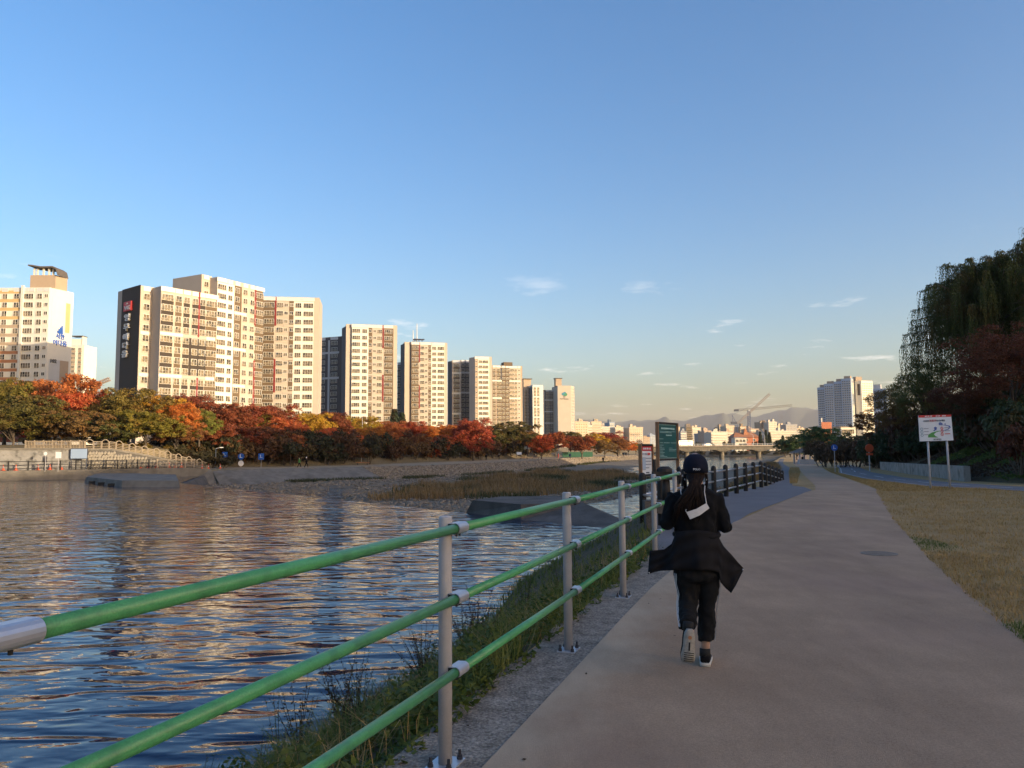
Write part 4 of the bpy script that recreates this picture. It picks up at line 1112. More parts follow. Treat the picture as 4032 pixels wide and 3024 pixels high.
def put_tree(name, label, kind, base, height, width, color, rz=0.0, group=None, sep=None, cat='tree'):
    crown, trunk = kind
    r = empty(name, base, rz); tag(r, label, cat, group)
    dims = 9.6
    c = link('crown', crown, None, r); t = link('trunk', trunk, None, r)
    s = (width / dims, width / dims, height / 10.0)
    c.scale = s; t.scale = (height / 10.0,) * 3
    c.color = (*color, 1)
    return r
PAL = {'olive': (0.17, 0.14, 0.022), 'olive_dark': (0.10, 0.085, 0.02), 'rust': (0.34, 0.085, 0.024), 'red': (0.37, 0.075, 0.022), 'maroon': (0.23, 0.050, 0.020),
       'gold': (0.40, 0.19, 0.016), 'orange': (0.42, 0.13, 0.018), 'brown': (0.20, 0.10, 0.03), 'green': (0.05, 0.075, 0.018), 'crimson': (0.34, 0.042, 0.024), 'scarlet': (0.47, 0.085, 0.026)}
WORD = {'olive': 'olive green', 'olive_dark': 'dark olive', 'rust': 'rust red', 'red': 'red', 'maroon': 'maroon', 'gold': 'golden yellow', 'orange': 'orange', 'brown': 'brown', 'green': 'green', 'crimson': 'crimson', 'scarlet': 'scarlet'}
# centre column, crown top, crown width (pixels), forward distance, level of the ground, colour
TREES = [
    (-640, 1480, 240, 104, 3.2, 'olive'), (-470, 1470, 240, 108, 3.2, 'rust'), (-330, 1476, 250, 112, 3.2, 'olive_dark'), (-190, 1466, 250, 118, 3.2, 'orange'), (-60, 1460, 240, 122, 3.2, 'brown'), (20, 1472, 230, 118, 3.2, 'olive'), (110, 1468, 230, 126, 3.2, 'rust'), (125, 1545, 230, 113, 3.0, 'olive_dark'), (275, 1460, 240, 121, 3.2, 'rust'), (215, 1585, 250, 112, 3.0, 'olive_dark'),
    (330, 1530, 180, 118, 3.2, 'red'), (440, 1540, 200, 120, 3.1, 'olive'), (505, 1512, 250, 118, 3.1, 'olive'), (640, 1545, 190, 122, 3.1, 'gold'), (700, 1570, 190, 120, 3.1, 'orange'), (785, 1600, 150, 124, 3.0, 'olive'),
    (745, 1545, 190, 138, 3.1, 'maroon'), (850, 1568, 210, 136, 3.0, 'maroon'), (935, 1588, 190, 142, 3.0, 'maroon'), (1000, 1612, 130, 146, 3.0, 'olive'), (1065, 1586, 220, 150, 3.0, 'maroon'), (1130, 1640, 150, 146, 1.0, 'red'),
    (1210, 1612, 180, 158, 3.0, 'gold'), (1300, 1610, 170, 166, 3.0, 'maroon'), (1325, 1675, 170, 152, 0.0, 'scarlet'), (1395, 1630, 150, 172, 3.0, 'gold'), (1225, 1690, 150, 150, 0.0, 'orange'), (1450, 1672, 140, 160, 0.5, 'orange'),
    (1515, 1648, 150, 178, 3.0, 'rust'), (1525, 1690, 120, 166, 0.0, 'red'), (1610, 1650, 140, 188, 3.0, 'crimson'), (1665, 1668, 130, 192, 3.0, 'orange'), (1640, 1700, 110, 176, 0.0, 'brown'), (1730, 1664, 140, 205, 3.0, 'orange'), (1725, 1705, 110, 186, 0.0, 'rust'), (1780, 1668, 120, 215, 3.0, 'rust'), (1700, 1725, 70, 180, -0.8, 'scarlet'),
    (55, 1585, 240, 110, 2.4, 'olive_dark'), (320, 1600, 230, 111, 2.3, 'brown'), (440, 1622, 220, 112, 2.2, 'olive_dark'), (575, 1600, 220, 114, 2.2, 'olive'), (690, 1635, 170, 118, 2.0, 'brown'), (845, 1655, 190, 128, 1.2, 'maroon'), (950, 1668, 180, 133, 0.8, 'maroon'),
    (1070, 1672, 190, 137, 0.2, 'maroon'), (1150, 1700, 150, 139, 0.0, 'rust'), (1405, 1700, 150, 156, 0.0, 'maroon'), (1800, 1712, 110, 205, -0.5, 'brown'),
    (1862, 1641, 178, 196, -0.85, 'crimson'), (1960, 1668, 120, 232, 2.0, 'olive_dark'), (2020, 1652, 150, 236, 2.0, 'olive_dark'), (2080, 1690, 110, 244, 1.5, 'brown'), (2130, 1706, 88, 232, -0.8, 'scarlet'), (2185, 1690, 110, 250, 0.0, 'maroon'), (2245, 1694, 110, 275, 1.5, 'olive_dark'), (2288, 1706, 120, 262, -0.8, 'maroon'),
    (2340, 1702, 100, 300, 1.0, 'gold'), (2392, 1696, 110, 310, 1.5, 'crimson'), (2378, 1728, 80, 292, -0.8, 'brown'), (2430, 1716, 100, 305, -0.5, 'brown'), (2470, 1734, 70, 330, 0.0, 'orange'), (2500, 1742, 60, 345, 0.0, 'olive'),
]
ORD = ['first', 'second', 'third', 'fourth', 'fifth', 'sixth', 'seventh', 'eighth', 'ninth', 'tenth', 'eleventh', 'twelfth', 'thirteenth', 'fourteenth', 'fifteenth', 'sixteenth', 'seventeenth', 'eighteenth', 'nineteenth', 'twentieth']
cnt = {}; trnd = random.Random(77)
for (u, vt, wpx, d, zb, c) in sorted(TREES):
    k = cnt[c] = cnt.get(c, 0) + 1
    x = (u - UC) / FPX * d; h = at(u, vt, d).z - zb; w = wpx / FPX * d * (1.12 if d != 196 else 1.0)
    lab = '%s %s autumn tree counted from the left along the far bank' % (ORD[k - 1], WORD[c])
    if (u, d) == (1862, 196): lab = 'big round crimson tree standing alone on the far promenade'
    col = tuple(min(1, v * trnd.uniform(0.85, 1.2)) for v in PAL[c])
    put_tree('autumn_tree', lab, BROAD[trnd.randrange(6)], (x, d, zb - 0.1), h, w, col, trnd.uniform(0, 6.28), 'autumn trees along the far bank')

# dark shrubs on the slope under the trees
def shrub_mesh(seed, n, size, R_=1.6, H=1.7):
    rng = np.random.default_rng(seed); rnd = random.Random(seed)
    blobs = [(rnd.uniform(-1, 1) * R_ * 0.75, rnd.uniform(-1, 1) * R_ * 0.6, H * rnd.uniform(0.25, 0.72), R_ * rnd.uniform(0.28, 0.45)) for _ in range(13)]
    V, F = crown_leaves(rng, blobs, n, size)
    mb = MB()
    for b in blobs[:5]: mb.tube([(b[0] * 0.2, b[1] * 0.2, -0.2), (b[0] * 0.7, b[1] * 0.7, b[2] * 0.6), b[:3]], [0.05, 0.035, 0.015], 5)
    return npmesh('foliage', V, F, M['leaf']), mb.mesh('stems', M['bark'])
SHRUB = [shrub_mesh(300 + k, 1500, 0.10) for k in range(3)]
def put_shrub(label, base, s, color, rz, group, name='shrub'):
    r = empty(name, base, rz); tag(r, label, 'shrub', group)
    k = SHRUB[int(abs(base[0] * 7 + base[1] * 3)) % 3]
    a = link('foliage', k[0], None, r); b = link('stems', k[1], None, r)
    a.scale = b.scale = s; a.color = (*color, 1)
    return r
srnd = random.Random(5)
SH = []
for k in range(54):
    s = 3.9 + 4.6 * k / 54
    SH.append((s, srnd.uniform(15.5, 18.5), srnd.uniform(1.5, 2.5)))
    if k % 2: SH.append((s + 0.04, srnd.uniform(19.5, 23), srnd.uniform(1.6, 2.4)))
for k, (s, o, sc) in enumerate(SH):
    p = bank_pt(s, o); z = -0.78 + 3.78 * max(0, min(1, (o - 15) / 9))
    c = srnd.choice([(0.075, 0.05, 0.02), (0.09, 0.04, 0.018), (0.045, 0.042, 0.018), (0.11, 0.055, 0.02)])
    put_shrub('one of the dark shrubs on the slope below the far trees', (p.x, p.y, z - 0.1), (sc * 1.2, sc, sc * 1.25), c, srnd.uniform(0, 6), 'shrubs on the far slope')
# yellowed shrubs above the stone wall on the left
for k in range(12):
    u = 380 + 42 * k; d = 112 + 0.4 * k; v = 1748 + 6 * k
    p = at(u, v, d)
    put_shrub('one of the yellow-green shrubs above the arched railing on the far bank', (p.x, p.y + 3, p.z - 1.3), (1.5, 1.3, 1.4), (0.12, 0.095, 0.02) if k < 6 else (0.05, 0.04, 0.018), srnd.uniform(0, 6), 'shrubs above the far retaining wall')

# evergreen behind the far row
def conifer(label, u, vt, d, zb, wpx):
    rng = np.random.default_rng(u); h = at(u, vt, d).z - zb; w = wpx / FPX * d / 2
    n = 3500; z = rng.random(n) ** 0.8; a = rng.random(n) * 6.283; rr = w * (1 - z * 0.75) * (0.55 + 0.45 * rng.random(n)) * (1 + 0.25 * np.sin(a * 5 + z * 30))
    C = np.stack([np.cos(a) * rr, np.sin(a) * rr, 1.5 + z * (h - 1.5)], 1)
    nrm = unit(np.stack([np.cos(a), np.sin(a), np.full(n, 0.5)], 1) + rng.normal(size=(n, 3)) * 0.5); t = unit(np.cross(nrm, rng.normal(size=(n, 3)))); b = np.cross(nrm, t)
    V, F = quads(C, t * 0.3, b * 0.14)
    r = empty('conifer', ((u - UC) / FPX * d, d, zb)); tag(r, label, 'tree')
    c = link('crown', npmesh('crown', V, F, M['leaf']), None, r); c.color = (0.035, 0.05, 0.025, 1)
    mb = MB(); mb.tube([(0, 0, -0.3), (0, 0, h * 0.9)], [0.25, 0.05], 7); mb.build('trunk', M['bark'], r)
conifer('dark conifer rising behind the autumn row, left of the antenna block', 1552, 1612, 225, 3.2, 70)
conifer('second dark conifer behind the autumn row, below the antenna block', 1582, 1626, 230, 3.2, 60)
for k, (u, vt) in enumerate(((2990, 1700), (3012, 1693), (3026, 1702), (3078, 1715))):
    conifer('%s of the dark pointed conifers beyond the bridge from the left' % ORD[k], u, vt, 470, 1.5, 24)

# ---- the right bank: round trees, willow, maples, hedge
def put_big(name, label, mesh, u, d, vt, zb, wpx, color, rz=0.0, cat='tree', dims=9.6):
    x = (u - UC) / FPX * d; h = at(u, vt, d).z - zb
    return put_tree(name, label, mesh, (x, d, zb), h, wpx / FPX * d, color, rz)
FINE = [broad_tree_mesh(200 + k, 30000, 0.075, H=10.0, R_=4.7, trunk=1.6, nb=70) for k in range(2)]
for c, t in FINE: c.materials[0] = M['leaf_fine']
# round trees
put_big('round_tree', 'broad round dark green tree on the right bank before the tower slab', BROAD[1], 3235, 190, 1672, -1.7, 210, (0.057, 0.104, 0.034), 0.5)
put_big('round_tree', 'dark green tree left of the broad round one by the bridge end', BROAD[2], 3130, 235, 1712, -1.7, 130, (0.057, 0.095, 0.034), 1.5)
put_big('round_tree', 'low green tree at the right bridge abutment', BROAD[3], 3085, 300, 1722, -1.7, 90, (0.067, 0.095, 0.038), 2.5)
put_big('round_tree', 'dark tree below the small cream house on the right', BROAD[4], 3395, 165, 1700, -0.5, 170, (0.057, 0.067, 0.028), 3.5)
put_big('maple_tree', 'dark red maple with loose twigs left of the willow', BROAD[5], 3510, 100, 1610, 1.0, 230, (0.142, 0.057, 0.023), 0.8)
put_big('maple_tree', 'brown leaved tree reaching out in front of the far tower', FINE[0], 3565, 78, 1500, 2.0, 330, (0.162, 0.095, 0.028), 2.2)
put_big('maple_tree', 'green and yellow tree beside the willow', FINE[1], 3670, 70, 1385, 2.3, 310, (0.114, 0.118, 0.030), 4.0)
put_big('maple_tree', 'large dark red maple below the willow at the right edge', FINE[0], 3990, 47, 1262, 2.9, 520, (0.133, 0.038, 0.019), 0.3)
put_big('maple_tree', 'second dark red maple beneath the large one', FINE[1], 3800, 52, 1480, 2.6, 300, (0.114, 0.038, 0.019), 1.3)

def willow(label, base, H, Rr, seed, nl=70, per=42):
    """limbs arching out of a trunk, bundles of leafy strands hanging from their outer halves"""
    rng = np.random.default_rng(seed); C, A, B = [], [], []; mb = MB()
    mb.tube([(0, 0, -0.5), (0.2, 0, H * 0.25), (0, 0.2, H * 0.55), (0.1, 0, H * 0.8)], [0.42, 0.34, 0.2, 0.06], 9)
    for k in range(nl):
        a = rng.random() * 6.283; f = Rr * rng.uniform(0.25, 1.05); z0 = H * rng.uniform(0.3, 0.75); zt = H * (1.0 - 0.5 * (f / Rr) ** 2.2 * rng.uniform(0.5, 1.1) - 0.1 * rng.random())
        c, s_ = math.cos(a), math.sin(a)
        limb = [Vector((0, 0, z0)), Vector((c * f * 0.45, s_ * f * 0.45, z0 + (zt - z0) * 0.75)), Vector((c * f * 0.8, s_ * f * 0.8, zt)), Vector((c * f, s_ * f, zt - 0.25))]
        mb.tube(limb, [0.10, 0.06, 0.03, 0.012], 5)
        for q in range(per):
            t = rng.uniform(0.35, 1.0); P0 = limb[1].lerp(limb[2], (t - 0.35) / 0.4) if t < 0.75 else limb[2].lerp(limb[3], (t - 0.75) / 0.25)
            ln = rng.uniform(0.10, 0.34) * H * (0.55 + 0.5 * f / Rr); n = max(6, int(ln / 0.13)); u_ = np.linspace(0, 1, n)
            oa = a + rng.normal() * 0.9; out = rng.uniform(0.1, 0.45) * (1 - np.exp(-5 * u_)); sw = 0.10 * np.sin(u_ * 5 + rng.random() * 6)
            P = np.stack([P0.x + math.cos(oa) * out + sw * s_ + rng.normal() * 0.12, P0.y + math.sin(oa) * out + sw * c + rng.normal() * 0.12, P0.z + 0.18 * np.sin(np.minimum(u_ * 8, 3.14)) - ln * u_ ** 1.2], 1)
            P += rng.normal(size=P.shape) * 0.03
            d = unit(np.gradient(P, axis=0) + rng.normal(size=P.shape) * 0.035); sd = unit(np.cross(d, rng.normal(size=d.shape)))
            C.append(P); A.append(d * 0.10); B.append(sd * 0.026)
    V, F = quads(np.concatenate(C), np.concatenate(A), np.concatenate(B))
    r = empty('willow_tree', base); tag(r, label, 'tree')
    c = link('crown', npmesh('crown', V, F, M['leaf_fine']), None, r); c.color = (0.062, 0.070, 0.018, 1)
    mb.build('trunk', M['bark'], r, True)
    return r
willow('tall weeping willow with hanging branches at the right edge', (at(3905, 1700, 60).x, 60, 3.2), at(3905, 985, 60).z - 3.2, 6.2, 31, 95, 70)
willow('taller yellow-tipped willow cut off by the right edge', (at(4150, 1700, 64).x, 64, 3.3), at(4150, 872, 64).z - 3.3, 6.0, 32, 80, 64)
willow('third willow filling the gap between the two at the right edge', (at(4010, 1700, 70).x, 70, 3.4), at(4010, 960, 70).z - 3.4, 6.0, 33, 70, 60)

# hedge and creeper on the levee slope
hr = random.Random(9)
for k in range(90):
    t = k / 89
    u = 3420 + 720 * (t ** 0.9); d = 90 - 52.5 * t ** 0.8 + hr.uniform(0, 8)
    p = at(u, 1800, d); z = float(levee_z(np.array([p.x]), np.array([p.y]))[0])
    c = hr.choice([(0.050, 0.061, 0.025), (0.040, 0.054, 0.022), (0.081, 0.040, 0.022), (0.054, 0.072, 0.025)])
    put_shrub('one of the dark shrubs massed on the levee slope behind the bicycle lane', (p.x, p.y, max(z, 0) - 0.15), (1.35, 1.25, hr.uniform(1.3, 2.0)), c, hr.uniform(0, 6), 'shrubs on the levee')
for k in range(40):
    u = 3470 + 680 * hr.random(); d = 50 + 35 * (1 - (u - 3470) / 680) + hr.uniform(0, 8)
    p = at(u, 1800, d); z = float(levee_z(np.array([p.x]), np.array([p.y]))[0])
    put_shrub('one of the tall dark bushes under the willow and maples', (p.x, p.y, z - 0.2), (1.9, 1.6, hr.uniform(1.9, 3.0)), hr.choice([(0.045, 0.054, 0.023), (0.090, 0.036, 0.022), (0.063, 0.065, 0.025)]), hr.uniform(0, 6), 'bushes under the willow')
for k in range(26):
    x = 24.6 + 0.55 * k; y = np.interp(x, [24.2, 25.6, 27.6, 30.5, 40], [36.9, 35.6, 34.4, 33.6, 33.2]) + hr.uniform(0.2, 1.0)
    put_shrub('one of the dark creepers hanging over the rubble wall at the right edge', (x, y, 0.45 + hr.uniform(-0.1, 0.3)), (0.85, 0.7, hr.uniform(0.8, 1.3)), hr.choice([(0.05, 0.055, 0.02), (0.10, 0.03, 0.018), (0.04, 0.05, 0.02)]), hr.uniform(0, 6), 'creepers over the rubble wall', 'creeper')
# leafless brown bushes by the path
for k, u in enumerate((3240, 3262, 3288, 3312, 3340, 3368, 3392)):
    p = gp(u, 1832 + (k % 2) * 6, -0.7)
    put_shrub('%s from the left of the brown bushes beyond the lawn' % ORD[k], (p.x, p.y, zp(p.y) - 0.1), (1.4, 1.2, 2.3), (0.081, 0.054, 0.032), k, 'brown bushes by the path')

# ---- stuff: grass, weeds, reeds, loose stones
def blade_mesh(name, P, h, w, mat, rng, lean=0.35, bend=0.3):
    n = len(P); a = rng.random(n) * 6.283; hh = (h if np.ndim(h) else np.full(n, h))[:, None] * rng.uniform(0.45, 1.25, (n, 1)); ll = lean * rng.normal(size=(n, 1))
    d = np.stack([np.cos(a), np.sin(a), np.zeros(n)], 1); s = np.stack([-np.sin(a), np.cos(a), np.zeros(n)], 1) * w * rng.uniform(0.6, 1.3, (n, 1))
    up = np.array([0, 0, 1.0])
    m = P + up * hh * 0.62 + d * hh * ll * 0.5; t = P + up * hh * (1 - 0.35 * np.minimum(np.abs(ll), 1.5)) + d * hh * (ll + bend * np.sign(ll))
    V = np.stack([P - s, P + s, m + s * 0.65, t, m - s * 0.65], 1).reshape(-1, 3)
    i = np.arange(n)[:, None] * 5
    T = np.concatenate([np.concatenate([i, i + 1, i + 2], 1), np.concatenate([i, i + 2, i + 4], 1), np.concatenate([i + 4, i + 2, i + 3], 1)])
    return npmesh(name, V, T, mat)
def stuff(name, label, me):
    return tag(link(name, me), label, None, None, 'stuff')
M['straw'] = leaf_mat('straw', (0.33, 0.20, 0.065), (0.52, 0.34, 0.13), scale=1.6, trans=0.25)
M['weed_grass'] = leaf_mat('weed_grass', (0.06, 0.105, 0.018), (0.22, 0.215, 0.05), scale=2.6, trans=0.35)
M['weed_leaf'] = leaf_mat('weed_leaf', (0.035, 0.075, 0.016), (0.15, 0.165, 0.035), scale=3.0, trans=0.3)
M['weed_red'] = leaf_mat('weed_red', (0.045, 0.026, 0.016), (0.085, 0.05, 0.022), scale=3.0, trans=0.3)
M['reed'] = leaf_mat('reed', (0.17, 0.10, 0.038), (0.32, 0.20, 0.08), scale=0.25, trans=0.25)
M['reed_green'] = leaf_mat('reed_green', (0.045, 0.055, 0.018), (0.085, 0.08, 0.03), scale=0.3, trans=0.25)
rng = np.random.default_rng(4)
RIGHT = [(0, 2.2), (4.05, 3.45), (6.37, 4.24), (7.83, 4.74), (9.4, 5.35), (11.43, 6.13), (17.5, 8.6), (29.4, 13.8), (31, 14.6), (36, 16.4)]
RY, RX = [r[0] for r in RIGHT], [r[1] for r in RIGHT]
# dry lawn right of the path
n = 90000
y = 4.5 + 27 * rng.random(n) ** 1.35; x = np.interp(y, RY, RX) - 0.05 + (np.minimum(y * 0.72 + 1.5, 22) - np.interp(y, RY, RX)) * rng.random(n) ** 1.0
ok = (x < 19.0) | (y < 26.5); ok &= x > np.interp(y, RY, RX) - 0.04
P = np.stack([x, y, np.zeros(n)], 1)[ok]
patch = vnoise(P[:, 0], P[:, 1], 0.9, 11) + vnoise(P[:, 0], P[:, 1], 0.3, 12)
keep = rng.random(len(P)) < np.clip(0.62 + 0.75 * patch, 0.12, 1); P = P[keep]; patch = patch[keep]
gsel = vnoise(P[:, 0], P[:, 1], 2.3, 13) > 0.36
stuff('dry_grass', 'short dry brown lawn grass right of the path', blade_mesh('dry_grass', P[~gsel], 0.045 + 0.012 * P[~gsel, 1] / 10, 0.0045, M['straw'], rng, 0.9, 0.4))
stuff('green_grass', 'greener patches in the dry lawn', blade_mesh('green_grass', P[gsel], 0.05, 0.0045, M['weed_grass'], rng, 0.8, 0.4))
n = 26000
y = 30 + 60 * rng.random(n) ** 1.4; xl = np.interp(y, [30, 31, 36, 68.8, 100], [14.3, 14.6, 16.5, 28.2, 40]); xr = np.interp(y, [30, 34.4, 46, 64, 90], [18.9, 18.3, 20.9, 26.9, 37.9])
x = xl + (xr - xl) * rng.random(n); ok = xr > xl + 0.2
P = np.stack([x, y, np.interp(y, [30, 184], [0, -1.7])], 1)[ok]
stuff('dry_grass', 'dry grass between the path and the bicycle lane', blade_mesh('dry_grass', P, 0.07, 0.012, M['straw'], rng, 0.9, 0.4))
# island strip and the brown reeds beyond the black railing
n = 5000; y = 39 + 60 * rng.random(n); xl = np.interp(y, [36.6, 68.8, 100], [13.1, 24.55, 35.9]); xr = np.interp(y, [36.6, 68.8, 100], [13.4, 25.6, 37])
P = np.stack([xl + (xr - xl) * rng.random(n), y, np.interp(y, [30, 184], [0, -1.7])], 1)
stuff('dry_grass', 'dry grass strip between the two paths', blade_mesh('dry_grass', P, 0.07, 0.014, M['straw'], rng, 0.9, 0.4))
n = 12000; y = 44 + 80 * rng.random(n); e = np.interp(y, [q[0] for q in EDGE], [q[1] for q in EDGE]); P = np.stack([e + rng.uniform(-2.4, 1.2, n), y, np.interp(y, [30, 184], [0, -1.7]) - 0.1], 1)
P[:, 2] -= np.clip(e - P[:, 0], 0, 9) * 0.55
stuff('reeds', 'brown dry reeds along the near bank beyond the black railing', blade_mesh('reeds', P, 0.85, 0.03, M['reed'], rng, 0.4, 0.25))
n = 9000; y = 24 + 24 * rng.random(n); e = np.interp(y, [q[0] for q in EDGE], [q[1] for q in EDGE]); o = rng.uniform(0.3, 5.5, n)
P = np.stack([e - o, y, -0.05 - o * 0.62], 1)
stuff('bank_grass', 'green and brown grass on the bank below the black railing', blade_mesh('bank_grass', P, 0.45, 0.016, M['reed_green'], rng, 0.5, 0.3))

# the weedy bank below the green railing
def bank_z(off, y):
    return np.interp(off, [-7, -3.9, -1.7, -0.12, 0], [-3.9, -2.05, -0.875, -0.06, 0.0])
def bank_points(n, o0, o1, y0=0.6, y1=14.6, seed=1, clump=0.0):
    r = np.random.default_rng(seed); y = r.uniform(y0, y1, n); o = o0 + (o1 - o0) * r.random(n)
    e = np.interp(y, [q[0] for q in EDGE], [q[1] for q in EDGE])
    if clump:
        k = vnoise(e + o, y, 0.35, seed + 40) + 0.6 * vnoise(e + o, y, 0.9, seed + 41); s = r.random(n) < np.clip(0.5 + clump * k, 0.02, 1); y, o, e = y[s], o[s], e[s]
    return np.stack([e + o, y, bank_z(o, y) - 0.02], 1)
P = bank_points(38000, -3.7, 0.02, 0.6, 13.0, seed=5, clump=2.4)
hh = 0.10 + 0.46 * np.clip(vnoise(P[:, 0], P[:, 1], 0.55, 21) + 0.45, 0, 1) ** 1.3
stuff('weed_grass', 'green weedy grass on the bank below the green railing', blade_mesh('weed_grass', P, hh, 0.0045, M['weed_grass'], rng, 0.55, 0.35))
P = bank_points(9000, -3.5, -0.02, seed=6, clump=2.6)
stuff('straw_grass', 'dry straw mixed into the weeds below the green railing', blade_mesh('straw_grass', P, 0.34, 0.0028, M['straw'], rng, 0.6, 0.5))
P = bank_points(9000, -3.6, 0.0, 13.5, 26, seed=9, clump=1.2)
stuff('weed_grass', 'weedy grass on the bank beside the concrete apron', blade_mesh('weed_grass', P, 0.2, 0.010, M['weed_grass'], rng, 0.55, 0.35))
# low leafy ground cover
P = bank_points(110000, -3.7, 0.12, 0.6, 13.2, seed=7, clump=2.0); n = len(P)
C = P + np.stack([np.zeros(n), np.zeros(n), (0.03 + 0.36 * rng.random(n)) * np.clip(0.35 + 1.9 * vnoise(P[:, 0], P[:, 1], 0.42, 23), 0.08, 1.35)], 1)
nr = unit(rng.normal(size=(n, 3)) * 0.6 + np.array([0, 0, 0.9])); t = unit(np.cross(nr, rng.normal(size=(n, 3)))); b = np.cross(nr, t); sz = rng.uniform(0.013, 0.042, (n, 1))
V, F = quads(C, t * sz, b * sz * 0.55)
stuff('ground_cover', 'low dark green leafy ground cover on the near bank', npmesh('ground_cover', V, F, M['weed_leaf']))
# single leafy weeds that stand out of the mass
def weed_mesh(seed, mat, H=0.7, ns=9, leaf=0.022, spread=0.28):
    r = np.random.default_rng(seed); C, A, B = [], [], []; mb = MB()
    for k in range(ns):
        a = r.random() * 6.283; sp = spread * r.uniform(0.3, 1.2); h = H * r.uniform(0.6, 1.1)
        pts = [Vector((math.cos(a) * sp * t ** 1.3, math.sin(a) * sp * t ** 1.3, h * t)) for t in np.linspace(0, 1, 6)]
        mb.tube(pts, [0.005, 0.004, 0.0035, 0.003, 0.002, 0.001], 4)
        m_ = 26
        for q in range(m_):
            t = 0.15 + 0.85 * q / m_; p = np.array([math.cos(a) * sp * t ** 1.3, math.sin(a) * sp * t ** 1.3, h * t]); d = unit(r.normal(size=3) + np.array([0, 0, 0.35])); s = leaf * r.uniform(0.6, 1.4) * (1.15 - 0.5 * t)
            C.append(p + d * s); A.append(d * s); B.append(unit(np.cross(d, r.normal(size=3))) * s * 0.4)
    V, F = quads(np.array(C), np.array(A), np.array(B))
    return npmesh('leaves', V, F, mat), mb.mesh('stems', M['weed_red'])
WEED = [weed_mesh(1, M['weed_leaf']), weed_mesh(2, M['weed_red'], 0.85, 11), weed_mesh(3, M['weed_leaf'], 0.9, 6, 0.02, 0.2), weed_mesh(4, M['weed_red'], 0.6, 14, 0.018, 0.35)]
wr = random.Random(3)
WD = [(2.6, -3.1, 2, 0.75), (3.2, -2.7, 0, 0.7), (3.6, -3.4, 2, 0.7), (4.2, -2.9, 1, 0.6), (4.8, -3.2, 0, 0.7), (5.2, -2.2, 0, 0.6), (5.6, -3.3, 2, 0.8), (6.2, -2.9, 1, 0.7), (6.8, -2.4, 0, 0.7), (7.2, -3.2, 0, 0.8), (8.0, -2.8, 1, 1.0), (8.5, -2.5, 3, 1.1), (8.9, -2.9, 1, 1.1), (9.4, -2.2, 3, 1.0), (10.2, -2.6, 2, 0.8), (11.2, -2.3, 1, 1.1), (11.6, -2.6, 3, 1.0), (12.4, -2.0, 0, 1.0), (13.0, -1.6, 0, 0.9), (2.0, -2.6, 2, 0.7), (3.4, -3.0, 3, 0.8), (4.6, -2.4, 3, 0.7), (5.9, -2.7, 3, 0.9), (6.6, -3.1, 3, 0.8), (7.7, -2.1, 3, 0.7), (9.9, -1.7, 3, 0.8), (10.9, -2.9, 1, 0.9), (12.0, -2.8, 1, 0.9), (8.3, -3.2, 2, 0.9), (9.7, -3.1, 2, 0.9), (3.0, -1.6, 0, 0.5), (4.4, -1.3, 0, 0.5), (6.0, -1.2, 0, 0.5), (7.4, -1.0, 0, 0.6), (9.0, -1.0, 2, 0.5), (10.6, -0.9, 0, 0.6)]
for k, (y, o, v, s) in enumerate(WD):
    x = edge(y) + o; r = empty('leafy_weed', (x, y, float(bank_z(o, y)) - 0.02), wr.uniform(0, 6)); r.scale = (s * 1.1,) * 3
    tag(r, 'one of the leafy weeds standing up out of the grass below the green railing', 'plant', 'leafy weeds on the near bank')
    link('leaves', WEED[v][0], None, r); link('stems', WEED[v][1], None, r)

# reeds on the gravel bar
n = 70000; y = rng.uniform(70, 160, n); x = rng.uniform(-26, 28, n)
c = np.stack([np.interp(y, [74, 90, 120, 160], [-6, 0, 6, 13]), np.interp(y, [74, 90, 120, 160], [9, 15, 15, 9])], 1)
q = np.abs(x - c[:, 0]) / c[:, 1] + 0.5 * vnoise(x, y, 5, 31); zb = bed_z(x, y); ok = (q < 0.85) & (zb > -3.05)
P = np.stack([x, y, zb], 1)[ok]; hv = 0.85 + 0.9 * vnoise(P[:, 0], P[:, 1], 4, 33)
g = vnoise(P[:, 0], P[:, 1], 6, 35) > 0.12
stuff('reeds', 'brown reeds covering the gravel bar below the weir', blade_mesh('reeds', P[~g], hv[~g], 0.03, M['reed'], rng, 0.4, 0.3))
stuff('reeds', 'greener reeds among the brown ones on the gravel bar', blade_mesh('reeds', P[g], hv[g] * 0.8, 0.035, M['reed_green'], rng, 0.4, 0.3))
n = 9000; s_ = rng.uniform(4.6, 8.6, n); o = rng.uniform(-8.5, -5.0, n)
P = np.array([bank_pt(a, b) for a, b in zip(s_, o)]); P[:, 2] = -2.75; k = vnoise(P[:, 0], P[:, 1], 5, 37) > -0.05
stuff('reeds', 'green weeds along the foot of the far stone slope', blade_mesh('reeds', P[k], 0.6, 0.04, M['reed_green'], rng, 0.4, 0.3))
